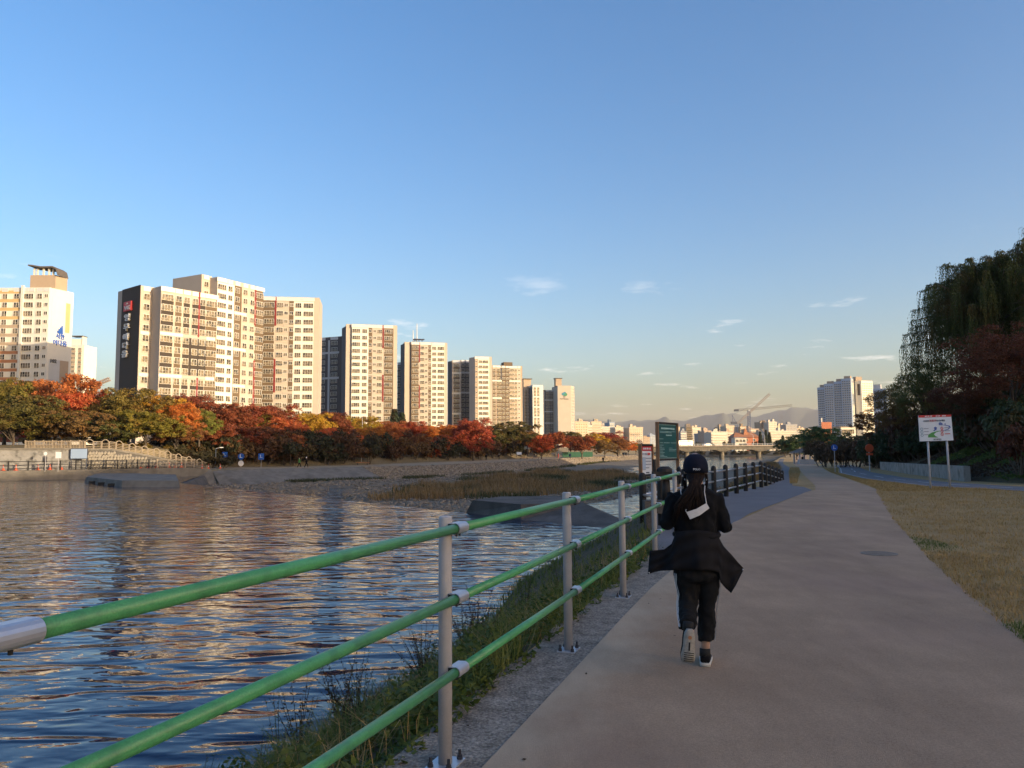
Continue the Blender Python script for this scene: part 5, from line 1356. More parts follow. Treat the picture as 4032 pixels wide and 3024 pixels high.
# loose stones: one low boulder shape per stone
def stone_mesh(name, P, size, mat, rng, flat=0.6):
    base = np.array([(-1, -1, -1), (1, -1, -1), (1, 1, -1), (-1, 1, -1), (-1, -1, 1), (1, -1, 1), (1, 1, 1), (-1, 1, 1)], float) * 0.62
    n = len(P); Vs = base[None] * rng.uniform(0.6, 1.2, (n, 8, 1)) * np.array([1, 1, flat])
    a = rng.random(n) * 6.283; c, s = np.cos(a), np.sin(a)
    Rm = np.stack([np.stack([c, -s, 0 * c], -1), np.stack([s, c, 0 * c], -1), np.stack([0 * c, 0 * c, 1 + 0 * c], -1)], 1)
    Vs = np.einsum('nij,nkj->nki', Rm, Vs) * (size if np.ndim(size) else np.full(n, size))[:, None, None] + P[:, None, :]
    f = np.array([(3, 2, 1, 0), (4, 5, 6, 7), (0, 1, 5, 4), (1, 2, 6, 5), (2, 3, 7, 6), (3, 0, 4, 7)])
    F = (np.arange(n)[:, None, None] * 8 + f[None]).reshape(-1, 4)
    return npmesh(name, Vs.reshape(-1, 3), F, mat)
n = 26000; y = 40 + 105 * rng.random(n) ** 1.2; x = rng.uniform(-46, 24, n); zb = bed_z(x, y)
side = (x + 2.4) * (86 - 41.5) - (y - 41.5) * (-37 + 2.4); ok = (side > 30) & (zb > -3.02); x, y, zb = x[ok], y[ok], zb[ok]
stuff('gravel_stones', 'pale stones strewn over the gravel below the weir', stone_mesh('gravel_stones', np.stack([x, y, zb + 0.03], 1), 0.08 + 0.24 * rng.random(len(x)) ** 2, M['stone'], rng))
n = 16000; s_ = 5.45 + 4.4 * rng.random(n); t = rng.random(n); o = -5.6 * t
P = np.array([bank_pt(a, b) for a, b in zip(s_, o)]); P[:, 2] = -0.88 - 2.05 * t
stuff('slope_stones', 'rough grey stone facing of the far bank slope', stone_mesh('slope_stones', P, 0.16 + 0.24 * rng.random(n), M['stone'], rng, 0.75))
n = 2200; y = 52 + 90 * rng.random(n); e = np.interp(y, [q[0] for q in EDGE], [q[1] for q in EDGE]); o = rng.uniform(0.5, 6, n)
stuff('slope_stones', 'rough stones on the near bank slope down the river', stone_mesh('slope_stones', np.stack([e - o, y, np.interp(y, [30, 184], [0, -1.7]) - o * 0.42], 1), 0.2 + 0.2 * rng.random(n), M['stone'], rng, 0.7))
# ivy and creeper over the foot of the levee
n = 60000; x = 23.5 + 24 * rng.random(n); y = 32 + 34 * rng.random(n); z = levee_z(x, y); ok = (z > 0.0) & (x > 23.8 + np.clip(y - 40.5, 0, 99) * 0.36 + 0.3); x, y, z = x[ok], y[ok], z[ok]; n = len(x)
nr = unit(rng.normal(size=(n, 3)) * 0.6 + np.array([-0.4, -0.5, 0.7])); t = unit(np.cross(nr, rng.normal(size=(n, 3)))); sz = rng.uniform(0.05, 0.12, (n, 1))
V, F = quads(np.stack([x, y, z + 0.05 + 0.3 * rng.random(n) * np.clip(0.5 + vnoise(x, y, 1.2, 61), 0, 1)], 1), t * sz, np.cross(nr, t) * sz * 0.6)
rd_ = vnoise(x, y, 3.0, 63) > 0.05
stuff('creeper_leaves', 'dark green creeper covering the levee slope', npmesh('creeper_leaves', V.reshape(-1, 4, 3)[~rd_].reshape(-1, 3), np.arange((~rd_).sum() * 4).reshape(-1, 4), M['weed_leaf']))
stuff('creeper_leaves', 'reddish creeper covering the levee slope', npmesh('creeper_leaves', V.reshape(-1, 4, 3)[rd_].reshape(-1, 3), np.arange(rd_.sum() * 4).reshape(-1, 4), M['weed_red']))
# a few fallen leaves and grit on the concrete strip and path
n = 90; y = rng.uniform(2, 30, n); x = np.interp(y, [4.05, 13, 31], [-0.7, 2.3, 12.2]) + np.abs(rng.normal(size=n)) * 0.9; nr = unit(rng.normal(size=(n, 3)) * 0.15 + np.array([0, 0, 1])); t = unit(np.cross(nr, rng.normal(size=(n, 3))))
V, F = quads(np.stack([x, y, np.full(n, 0.018)], 1), t * 0.016, np.cross(nr, t) * 0.010)
stuff('fallen_leaves', 'small fallen leaves scattered on the path edge', npmesh('fallen_leaves', V, F, M['weed_red']))
# ------------------------------------------------------------------ railings, signs and works along the river
mk('paint_green', (0.075, 0.31, 0.115), scale=3, var=0.10, rough=0.36, bump=0.0008, bscale=300, speck=0.18, sscale=180, blotch=(9.0, (0.045, 0.17, 0.07), 0.55), spec=0.5)
mk('paint_grey', (0.44, 0.42, 0.43), scale=5, var=0.10, rough=0.45, speck=0.10, sscale=250, blotch=(3.0, (0.27, 0.255, 0.25), 0.5))
mk('steel', (0.55, 0.56, 0.60), scale=5, var=0.08, rough=0.38, metal=0.6)
M['iron_dark'] = pmat('iron_dark', (0.012, 0.010, 0.008), col2=(0.028, 0.02, 0.015), scale=9, rough=0.7)
mk('dark_gap', (0.015, 0.015, 0.015), rough=0.8)
mk('bolt_dark', (0.05, 0.05, 0.06), rough=0.5, metal=0.5)
mk('black_plastic', (0.012, 0.010, 0.009), scale=10, var=0.3, rough=0.65, bump=0.003, bscale=60)
mk('rail_steel', (0.50, 0.52, 0.55), scale=6, var=0.1, rough=0.35, metal=0.7)
mk('wood_frame', (0.22, 0.11, 0.05), col2=(0.30, 0.16, 0.075), scale=6, rough=0.7)
mk('board_green', (0.012, 0.085, 0.085), scale=3, var=0.08, rough=0.5)
mk('board_print', (0.30, 0.46, 0.46), scale=3, var=0.08, rough=0.5)
mk('board_white', (0.62, 0.66, 0.72), scale=3, var=0.04, rough=0.45)
mk('board_red', (0.50, 0.02, 0.025), scale=3, var=0.06, rough=0.45)
mk('print_grey', (0.28, 0.31, 0.38), scale=3, var=0.08, rough=0.5)
mk('print_blue', (0.03, 0.09, 0.34), scale=3, var=0.08, rough=0.5)
mk('print_green', (0.05, 0.26, 0.06), scale=3, var=0.08, rough=0.5)
mk('print_dark', (0.05, 0.06, 0.09), scale=3, var=0.08, rough=0.5)
mk('orange_cone', (0.65, 0.10, 0.03), scale=3, var=0.08, rough=0.5)
mk('warm_metal', (0.34, 0.27, 0.19), scale=3, var=0.08, rough=0.5)
mk('car_red', (0.50, 0.015, 0.015), scale=1, var=0.05, rough=0.3, coat=0.4)
mk('car_white', (0.72, 0.72, 0.71), scale=1, var=0.03, rough=0.3, coat=0.4)
mk('car_dark', (0.03, 0.035, 0.045), scale=1, var=0.05, rough=0.25, coat=0.5)
mk('tyre', (0.02, 0.02, 0.02), rough=0.9)

def rect(w, h, t=0.006):
    mb = MB(); mb.box((0, 0, 0), (w, t, h)); return mb

# --- green three-rail fence
pp = [gp(1753, 3013), gp(2239, 2562), gp(2455, 2352)]
pp = [Vector((p.x, p.y, 0)) for p in pp]
step0 = pp[1] - pp[0]; step1 = pp[2] - pp[1]
posts = [pp[0] - step0 * 2.1, pp[0] - step0 * 1.05, pp[0], pp[1], pp[2], pp[2] + step1, pp[2] + step1 * 2.0]
fen = empty('railing', (pp[0].x, pp[0].y, 0)); tag(fen, 'green three-rail steel railing on grey posts beside the water', 'railing')
F0 = fen.location.copy()
RZ = (1.235, 0.865, 0.485)
fdir = (posts[3] - posts[2]).normalized(); side = Vector((fdir.y, -fdir.x, 0))
fz = math.atan2(fdir.y, fdir.x)
mb = MB(); mb.loft([ell(0, 0, z, r, r, 24) for z, r in ((0.0, 0.0365), (1.285, 0.0365), (1.297, 0.034), (1.30, 0.028))]); POST = mb.mesh('post', M['paint_grey'], True)
mb = MB(); mb.box((0, 0, 0.006), (0.19, 0.15, 0.012)); PLATE = mb.mesh('base_plate', M['steel'])
mb = MB(); mb.tube([(0, 0, 0.012), (0, 0, 0.024)], 0.016, 6).tube([(0, 0, 0.02), (0, 0, 0.062)], 0.008, 8).tube([(0, 0, 0.024), (0, 0, 0.036)], 0.013, 6); BOLT = mb.mesh('bolt', M['bolt_dark'])
mb = MB()       # bracket: a U strap from the post round the rail, black rubber at its mouth
mb.loft([ell(0, 0, 0, 0.031, 0.031, 18)[:] and [(x, 0.066 + y_, z_) for (x, y_, z_) in [(sx, math.cos(a) * 0.0305, math.sin(a) * 0.0305) for a in np.linspace(0, 2 * math.pi, 18, endpoint=False)]] for sx in (-0.028, 0.105)], caps=False)
mb.hexa([(-0.028, 0.03, -0.029), (0.105, 0.03, -0.029), (0.105, 0.066, -0.0295), (-0.028, 0.066, -0.0295), (-0.028, 0.03, 0.029), (0.105, 0.03, 0.029), (0.105, 0.066, 0.0295), (-0.028, 0.066, 0.0295)])
mb.box((-0.0295, 0.048, 0), (0.002, 0.036, 0.052), 1)
mb.tube([(0.0, 0.066, -0.031), (0.0, 0.066, -0.042)], 0.006, 6, 1).tube([(0.04, 0.066, -0.031), (0.04, 0.066, -0.042)], 0.006, 6, 1)
BRK = mb.mesh('bracket', [M['steel'], M['dark_gap']], False)
for k, p in enumerate(posts):
    o = link('post', POST, None, fen, p - F0)
    b = link('base_plate', PLATE, None, o, (0, 0, 0.0), fz)
    if 1 < k < 6:
        for sx in (-0.072, 0.072):
            for sy in (-0.052, 0.052):
                q = Matrix.Rotation(fz, 3, 'Z') @ Vector((sx, sy, 0)); link('bolt', BOLT, None, o, q)
    for z in RZ:
        q = p - F0 + Vector((0, 0, z)) + side * 0.0
        br = link('bracket', BRK, None, fen, q, fz); br.scale = (1, -1, 1)
for a, b in zip(posts, posts[1:]):
    for z in RZ:
        mb = MB(); o = side * 0.066; g = (b - a).normalized() * 0.0
        mb.tube([a - F0 + o + Vector((0, 0, z)), b - F0 + o + Vector((0, 0, z))], 0.0252, 20)
        mb.build('rail', M['paint_green'], fen, True)

# --- black bollard fence with steel rails
def bollard_mesh(r=0.085, h=1.12):
    mb = MB(); rings = [ell(0, 0, -0.8, r, r, 14), ell(0, 0, h - r, r, r, 14)]
    for a in (20, 40, 60, 80): rings.append(ell(0, 0, h - r + math.sin(R(a)) * r, r * math.cos(R(a)), r * math.cos(R(a)), 14))
    mb.loft(rings); return mb.mesh('bollard', M['black_plastic'], True)
BOL = bollard_mesh()
bl = [Vector((3.05 + 7.95 * k / 9, 18.2 + 16.1 * k / 9, 0)) for k in range(10)]
bl += [Vector((11.0 + 0.82 * k, 34.3 + 1.9 * k, -0.12 * k)) for k in range(1, 7)]
bf = empty('bollard_fence', bl[0]); tag(bf, 'black round-topped bollard fence with three steel rails, past the green railing', 'railing')
for k, p in enumerate(bl):
    link('bollard', BOL, None, bf, p - bl[0])
    if k + 1 < len(bl):
        for z in (0.92, 0.60, 0.26):
            mb = MB(); mb.tube([p - bl[0] + Vector((0, 0, z)), bl[k + 1] - bl[0] + Vector((0, 0, z))], 0.03, 10); mb.build('rail', M['rail_steel'], bf, True)
q = Vector((3.25, 17.0, 0)); link('bollard', BOL, None, bf, q - bl[0])
for z in (0.92, 0.60, 0.26):
    mb = MB(); mb.tube([Vector((0, 0, z)), q - bl[0] + Vector((0, 0, z))], 0.03, 10); mb.build('rail', M['rail_steel'], bf, True)

# --- concrete apron and the sluice gear on it
ap = MB(); ap.prism([(2.55, 12.8), (3.12, 22.9), (9.5, 23.5), (6.2, 12.8)], -3.2, lambda x, y: -0.33)
mk('concrete_rusty', (0.13, 0.095, 0.07), col2=(0.22, 0.17, 0.13), scale=1.5, rough=0.95, bump=0.03, bscale=20, blotch=(1.2, (0.16, 0.07, 0.035), 0.7))
tag(ap.build('concrete_apron', M['concrete_rusty']), 'low weathered concrete apron beneath the sluice gear', 'apron')
sl = empty('sluice_gear', (3.15, 16.2, -0.33)); tag(sl, 'dark iron sluice gear on a concrete beam by the black railing', 'sluice')
mb = MB(); mb.box((0.0, 0, 0.80), (0.84, 0.34, 0.26)); mb.build('beam', M['concrete_dark'], sl)
for x in (-0.32, 0.32):
    mb = MB(); mb.box((x, 0, 0.33), (0.16, 0.26, 0.68)); mb.build('leg', M['concrete_dark'], sl)
mb = MB(); mb.tube([(0.06, 0, 0.92), (0.06, 0, 1.38)], [0.10, 0.07], 12); mb.build('pedestal', M['iron_dark'], sl, True)
mb = MB(); mb.box((0.03, 0, 1.44), (0.5, 0.24, 0.17)).loft([ell(0.03, 0, z, r, r, 12) for z, r in ((1.52, 0.17), (1.58, 0.16), (1.63, 0.09))]); mb.build('gear_box', M['iron_dark'], sl)
mb = MB(); mb.tube([(-0.18, 0, 1.50), (-0.18, 0, 1.78)], 0.035, 8); mb.build('spindle', M['iron_dark'], sl)
mb = MB(); ring = [(0.33, math.cos(a) * 0.17, 1.44 + math.sin(a) * 0.17) for a in np.linspace(0, 2 * math.pi, 17)]; mb.tube(ring, 0.022, 6)
mb.tube([(0.26, 0, 1.44), (0.37, 0, 1.44)], 0.03, 8); mb.tube([(0.33, -0.17, 1.44), (0.33, 0.17, 1.44)], 0.014, 6).tube([(0.33, 0, 1.27), (0.33, 0, 1.61)], 0.014, 6); mb.build('hand_wheel', M['iron_dark'], sl)

# --- weir abutment
Fp = [gp(1835, 2018, ZW), gp(2052, 2046, ZW), gp(2262, 2068, ZW), gp(2412, 2082, ZW)]
Tp = [gp(1862, 1969, -0.95), gp(2052, 1986, -0.95), gp(2296, 1979, -0.95), gp(2440, 2050, -1.45)]
Bp = [gp(1972, 1955, -0.95), gp(2060, 1954, -0.95), gp(2210, 1952, -0.95), gp(2452, 2046, -1.5)]
mb = MB()
low = [Vector((p.x, p.y, -3.0)) for p in Fp]; blow = [Vector((p.x, p.y, -3.2)) for p in Bp]
for k in range(3):
    mb.add([low[k], low[k + 1], Fp[k + 1], Fp[k]], [(0, 1, 2, 3)]).add([Fp[k], Fp[k + 1], Tp[k + 1], Tp[k]], [(0, 1, 2, 3)]).add([Tp[k], Tp[k + 1], Bp[k + 1], Bp[k]], [(0, 1, 2, 3)]).add([Bp[k], Bp[k + 1], blow[k + 1], blow[k]], [(0, 1, 2, 3)])
mb.add([low[0], Fp[0], Tp[0], Bp[0], blow[0]], [(0, 1, 2, 3, 4)]).add([low[3], blow[3], Bp[3], Tp[3], Fp[3]], [(0, 1, 2, 3, 4)])
tag(mb.build('weir_abutment', M['concrete_dark']), 'dark sloping concrete abutment at the near end of the weir', 'abutment')
# --- landing platform in the pool, far side
q = [gp(328, 1899, ZW), gp(478, 1918, ZW), gp(714, 1919, ZW), gp(700, 1892, ZW), gp(520, 1885, ZW), gp(385, 1884, ZW)]
mb = MB(); zt = ZW + 0.62; cx = sum(p.x for p in q) / 6; cy = sum(p.y for p in q) / 6
lo = [(p.x, p.y, ZW - 0.5) for p in q]; hi = [(p.x + (cx - p.x) * 0.05, p.y + (cy - p.y) * 0.05, zt + 0.1 * (i > 2)) for i, p in enumerate(q)]
mb.add(lo + hi, [(i, (i + 1) % 6, 6 + (i + 1) % 6, 6 + i) for i in range(6)] + [(6, 7, 8, 9, 10, 11)])
pl = mb.build('landing_platform', M['concrete']); tag(pl, 'low grey concrete platform standing in the pool by the far quay', 'platform')
for k in range(3):
    a = q[0].lerp(q[1], 0.3 + 0.25 * k); mb = MB(); mb.box((a.x, a.y - 0.05, ZW + 0.1), (0.9, 0.3, 0.34), rz=0.6); mb.build('notch_shade', M['dark_gap'], pl)  # solid dark boxes painted as the shade inside small notches

# --- information boards by the black railing
def board(name, label, u0, d0, u1, d1, v_top, v_bot, frame, cat='sign'):
    a = Vector(XY(u0, d0)); b = Vector(XY(u1, d1)); zt, zb = zpx(u0, v_top, a), zpx(u0, v_bot, a)
    r = empty(name, (a.x, a.y, 0)); tag(r, label, cat); w = Wall(r, a, b); L_ = w.L
    for t in (0.0, L_):
        mb = MB(); mb.box((0, 0, (zt + 0.22) / 2 - 0.2), (0.045, 0.09, zt + 0.22)); link('post', mb.mesh('post', M['wood_frame']), None, r, w.loc(t, 0), w.rz)
    for z in (zt, zb):
        mb = MB(); mb.box((0, 0, 0), (L_ - 0.06, 0.07, 0.05)); link('frame_bar', mb.mesh('frame_bar', M[frame]), None, r, w.loc(L_ / 2, z), w.rz)
    def sheet(n, t0, t1, z0, z1, m, out):
        mb = MB(); mb.box((0, 0, 0), ((t1 - t0) * L_, 0.008, (z1 - z0) * (zt - zb))); return link(n, mb.mesh(n, M[m]), None, r, w.loc((t0 + t1) / 2 * L_, zb + (z0 + z1) / 2 * (zt - zb), out), w.rz)
    return r, w, sheet, zt, zb
r, w, sheet, zt, zb = board('information_board', 'tall dark green notice board in a brown wooden frame', 2585, 21.6, 2663, 22.9, 1664, 1811, 'black_plastic')
sheet('panel', 0.05, 0.95, 0.03, 0.97, 'board_green', 0.0)
sheet('panel_edge', 0.06, 0.94, 0.045, 0.053, 'board_print', 0.008); sheet('panel_edge', 0.06, 0.94, 0.945, 0.953, 'board_print', 0.008)
for z, t0, t1, h in ((0.83, 0.18, 0.86, 0.045), (0.765, 0.12, 0.90, 0.012), (0.735, 0.12, 0.70, 0.012), (0.655, 0.42, 0.70, 0.03), (0.56, 0.10, 0.28, 0.012), (0.455, 0.12, 0.25, 0.012), (0.455, 0.30, 0.60, 0.012), (0.455, 0.65, 0.93, 0.012), (0.39, 0.10, 0.28, 0.012), (0.34, 0.10, 0.2, 0.012),
                     (0.31, 0.11, 0.32, 0.012), (0.31, 0.55, 0.72, 0.012), (0.27, 0.11, 0.33, 0.012), (0.27, 0.55, 0.92, 0.012), (0.23, 0.11, 0.24, 0.012), (0.23, 0.55, 0.88, 0.012), (0.19, 0.11, 0.32, 0.012), (0.15, 0.11, 0.27, 0.012), (0.11, 0.11, 0.3, 0.012), (0.08, 0.11, 0.45, 0.012)):
    sheet('print_line', t0, t1, z, z + h, 'board_print', 0.008)
r, w, sheet, zt, zb = board('information_board', 'narrow white notice board with a red head beside the green board', 2517, 20.2, 2562, 20.7, 1752, 1872, 'black_plastic')
sheet('panel', 0.07, 0.97, 0.0, 0.80, 'board_white', 0.0); sheet('head_panel', 0.07, 0.97, 0.80, 0.955, 'board_red', 0.002); sheet('top_panel', 0.07, 0.97, 0.955, 0.99, 'black_plastic', 0.001)
for t in (0.28, 0.44, 0.62, 0.82): sheet('print_mark', t - 0.06, t + 0.06, 0.85, 0.91, 'board_white', 0.01)
for t in (0.22, 0.40, 0.52, 0.66, 0.78): sheet('print_mark', t - 0.045, t + 0.045, 0.66, 0.735, 'print_grey' if t < 0.6 else 'board_red', 0.008)
for z in (0.53, 0.43, 0.33, 0.22): sheet('print_line', 0.45, 0.92 - (0.2 if z < 0.3 else 0), z, z + 0.045, 'print_grey', 0.008)
sheet('picture', 0.16, 0.42, 0.19, 0.57, 'blue_wall', 0.008); sheet('print_mark', 0.46, 0.72, 0.06, 0.10, 'print_dark', 0.008)
sheet('print_line', 0.16, 0.42, 0.575, 0.585, 'print_dark', 0.01); sheet('print_line', 0.16, 0.42, 0.175, 0.185, 'print_dark', 0.01)

# --- bicycle safety sign on two leaning poles
DS = 31.8
c0, c1, c2, c3 = at(3622, 1738, DS), at(3754, 1734, DS), at(3745, 1632, DS), at(3616, 1636, DS)
r = empty('bicycle_sign', (c0.x, DS, 0)); tag(r, 'white bicycle safety sign with red top on two leaning grey poles', 'sign')
def sp(s, t, out=0.0):
    p = (c0.lerp(c1, s)).lerp(c3.lerp(c2, s), t); return Vector((p.x, p.y - out, p.z)) - r.location
def spoly(name, pts, m, out, th=0.006):
    mb = MB(); n = len(pts); A_ = [sp(s, t, out) for s, t in pts]; B_ = [sp(s, t, out - th) for s, t in pts]
    mb.add(A_ + B_, [tuple(range(n)), tuple(reversed(range(n, 2 * n)))] + [(i, n + i, n + (i + 1) % n, (i + 1) % n) for i in range(n)]); return mb.build(name, M[m], r)
spoly('panel', [(0, 0), (1, 0), (1, 1), (0, 1)], 'board_white', 0.0, 0.03)
spoly('panel_edge', [(-0.02, -0.02), (1.02, -0.02), (1.02, 1.01), (-0.02, 1.01)], 'dark_gap', -0.032, 0.012)
spoly('red_band', [(0, 0.915), (1, 0.915), (1, 1), (0, 1)], 'board_red', 0.008)
for s in (0.22, 0.30, 0.38, 0.55, 0.62, 0.74, 0.80): spoly('print_mark', [(s - 0.03, 0.94), (s + 0.03, 0.945), (s + 0.025, 0.975), (s - 0.025, 0.97)], 'board_white', 0.015)
spoly('green_field', [(0, 0.0), (1, 0.0), (1, 0.12), (0, 0.14)], 'print_pale' if 'print_pale' in M else 'board_white', 0.002)
spoly('road', [(0.25, 0.14), (0.56, 0.13), (0.47, 0.19), (0.43, 0.26), (0.50, 0.33), (0.66, 0.385), (0.58, 0.385), (0.38, 0.33), (0.26, 0.25)], 'print_green', 0.010)
spoly('road_far', [(0.66, 0.385), (0.85, 0.44), (0.91, 0.50), (0.88, 0.56), (0.74, 0.595), (0.60, 0.60), (0.60, 0.61), (0.76, 0.61), (0.92, 0.57), (0.95, 0.50), (0.87, 0.42), (0.66, 0.37)], 'print_blue', 0.010)
spoly('rider', [(0.41, 0.40), (0.46, 0.44), (0.44, 0.52), (0.50, 0.55), (0.54, 0.50), (0.51, 0.44), (0.55, 0.40), (0.50, 0.42), (0.46, 0.38)], 'print_blue', 0.012)
for s, h in ((0.60, 0.08), (0.63, 0.11), (0.66, 0.09), (0.69, 0.07), (0.78, 0.06)): spoly('skyline', [(s, 0.61), (s + 0.022, 0.61), (s + 0.022, 0.61 + h), (s, 0.61 + h)], 'print_blue', 0.010)
def sring(s0, t0, rr, m, bar=False):
    mb = MB(); K = 16; a_ = [sp(s0 + math.cos(q) * rr, t0 + math.sin(q) * rr * 1.27, 0.012) for q in np.linspace(0, 2 * math.pi, K, endpoint=False)]; b_ = [sp(s0 + math.cos(q) * rr * 0.72, t0 + math.sin(q) * rr * 0.91, 0.012) for q in np.linspace(0, 2 * math.pi, K, endpoint=False)]
    mb.add(a_ + b_, [(i, (i + 1) % K, K + (i + 1) % K, K + i) for i in range(K)])
    if bar: mb.add([sp(s0 - rr * 0.7, t0 + rr * 0.8, 0.013), sp(s0 - rr * 0.5, t0 + rr * 0.95, 0.013), sp(s0 + rr * 0.7, t0 - rr * 0.8, 0.013), sp(s0 + rr * 0.5, t0 - rr * 0.95, 0.013)], [(0, 1, 2, 3)])
    mb.build('ring_symbol', M[m], r)
for k, t in enumerate((0.47, 0.355, 0.235)):
    sring(0.075, t, 0.042, 'leaf_blue_paint'); sring(0.68, t + 0.01, 0.045, 'board_red', True)
    spoly('print_line', [(0.14, t), (0.28, t), (0.28, t + 0.03), (0.14, t + 0.03)], 'print_grey', 0.010); spoly('print_line', [(0.76, t + 0.01), (0.92, t + 0.01), (0.92, t + 0.04), (0.76, t + 0.04)], 'board_red' if k == 2 else 'print_grey', 0.012)
def stext(s, size, m, s0, t0, bold=0.0):
    o = link('lettering', text_mesh(s, size, 0.004, M[m], bold=bold), None, r, sp(s0, t0, 0.016)); e_ = (c1 - c0); o.rotation_euler = (R(90), math.atan2(-e_.z, e_.x), 0)
stext('안전한', 0.082, 'print_dark', 0.22, 0.77, 0.001); stext('자전거', 0.105, 'board_red', 0.42, 0.775, 0.002); stext('타기', 0.085, 'print_dark', 0.585, 0.775, 0.001); stext('6계명', 0.085, 'print_dark', 0.72, 0.775, 0.001)
stext('대구광역시', 0.072, 'print_dark', 0.52, 0.055, 0.001)
for (u0, v0, u1, v1) in ((3650, 1739, 3664, 1924), (3724, 1737, 3741, 1924)):
    a, b = at(u0, v0 - 60, DS + 0.07), at(u1, v1, DS + 0.07); b.z = -0.2
    mb = MB(); mb.tube([a - r.location, b - r.location], 0.042, 10); mb.build('pole', M['paint_grey'], r, True)

# --- manhole, round blue sign, red post with mirror, little pavilion
p = gp(3462, 2183)
mk('manhole_iron', (0.16, 0.125, 0.10), col2=(0.24, 0.19, 0.15), scale=8, rough=0.75)
mh = empty('manhole', (p.x, p.y, 0.0)); tag(mh, 'round iron manhole cover at the right edge of the path', 'manhole')
mb = MB(); K = 24; mb.loft([ell(0, 0, 0.011, 0.27, 0.27, K), ell(0, 0, 0.019, 0.268, 0.268, K), ell(0, 0, 0.019, 0.235, 0.235, K), ell(0, 0, 0.012, 0.235, 0.235, K)], caps=False); mb.build('frame', M['manhole_iron'], mh)
mb = MB(); mb.loft([ell(0, 0, 0.012, 0.23, 0.23, K), ell(0, 0, 0.017, 0.228, 0.228, K)])
for i in range(-3, 4):
    for j in range(-3, 4):
        if i * i + j * j < 11: mb.box((i * 0.06, j * 0.06, 0.018), (0.04, 0.026, 0.006), rz=0.8 * ((i + j) % 2))
mb.build('cover', M['manhole_iron'], mh)
def disc(r_, t, n=24):
    mb = MB(); mb.loft([[(math.cos(a) * r_, -t / 2, math.sin(a) * r_) for a in np.linspace(0, 2 * math.pi, n, endpoint=False)], [(math.cos(a) * r_, t / 2, math.sin(a) * r_) for a in np.linspace(0, 2 * math.pi, n, endpoint=False)]]); return mb
def pole_sign(label, u, v_top, v_base, d, discs, zb=None, name='road_sign', pole=0.03):
    a = Vector(XY(u, d)); zb = zp(d) if zb is None else zb; r = empty(name, (a.x, a.y, zb)); tag(r, label, 'sign')
    zt = zpx(u, v_top, a) - zb; mb = MB(); mb.tube([(0, 0, -0.2), (0, 0, zt)], pole, 8); mb.build('pole', M['paint_grey'], r)
    for (shape, dz, s, m_) in discs:
        mb = disc(s, 0.03) if shape == 'o' else rect(s * 2, s * 2.2, 0.03)
        mb.build('sign_face', M[m_], r, loc=(0, -0.05, zt - dz))
        if m_ == 'sign_blue':
            mb = MB(); mb.box((-s * 0.25, 0, 0), (s * 0.16, 0.01, s * 0.8)).box((0, 0, -s * 0.3), (s * 0.9, 0.01, s * 0.12)); mb.tube([(-s * 0.25, 0, s * 0.45), (-s * 0.25, 0, s * 0.6)], s * 0.12, 6); mb.build('sign_symbol', M['letter_white'], r, loc=(0, -0.075, zt - dz))
    return r
pole_sign('round blue path sign on a thin pole by the bushes', 3278, 1750, 1857, 66, [('o', 0.27, 0.27, 'sign_blue')])
rr = pole_sign('orange-red post with a round traffic mirror by the levee wall', 3414, 1752, 1840, 72, [], pole=0.06, name='traffic_mirror')
rr['category'] = 'mirror'
zt = zpx(3414, 1752, XY(3414, 72)) - zp(72)
mb = disc(0.34, 0.08); mb.build('mirror_face', M['print_dark'], rr, loc=(0, -0.1, zt - 0.3)); mb = MB(); mb.tube([(math.cos(a) * 0.36, 0, math.sin(a) * 0.36) for a in np.linspace(0, 2 * math.pi, 21)], 0.035, 6); mb.build('mirror_rim', M['orange_cone'], rr, loc=(0, -0.1, zt - 0.3))
mb = MB(); mb.box((0, 0, 0), (0.62, 0.05, 0.2)); mb.build('plate', M['orange_cone'], rr, loc=(0, -0.12, zt - 0.85))
rr.children[0].data.materials[0] = M['orange_cone']
pole_sign('small black and white sign with a red foot above the brown bushes', 3227, 1738, 1800, 110, [('s', 0.45, 0.42, 'letter_black'), ('o', 0.45, 0.3, 'letter_white'), ('s', 1.35, 0.3, 'sign_red')])
pv = empty('pavilion', (*XY(3178, 150), zp(150))); tag(pv, 'low white-posted pavilion behind the distant walker', 'pavilion')
for x in (-1.8, 0.2, 2.2):
    for y_ in (0, 3):
        mb = MB(); mb.box((x, y_, 1.1), (0.22, 0.22, 2.2)); mb.build('post', M['paint_grey'], pv)
mb = MB(); mb.add([(-2.6, -0.8, 2.2), (3.0, -0.8, 2.2), (3.0, 3.8, 2.2), (-2.6, 3.8, 2.2), (-1, 1.5, 3.1), (1.4, 1.5, 3.1)], [(0, 1, 5, 4), (1, 2, 5), (2, 3, 4, 5), (3, 0, 4), (3, 2, 1, 0)]); mb.build('roof', M['roof_dark'], pv)
mb = MB(); mb.box((0.2, 1.5, 0.45), (3.4, 1.0, 0.9)); mb.build('counter', M['grey_wall'], pv)

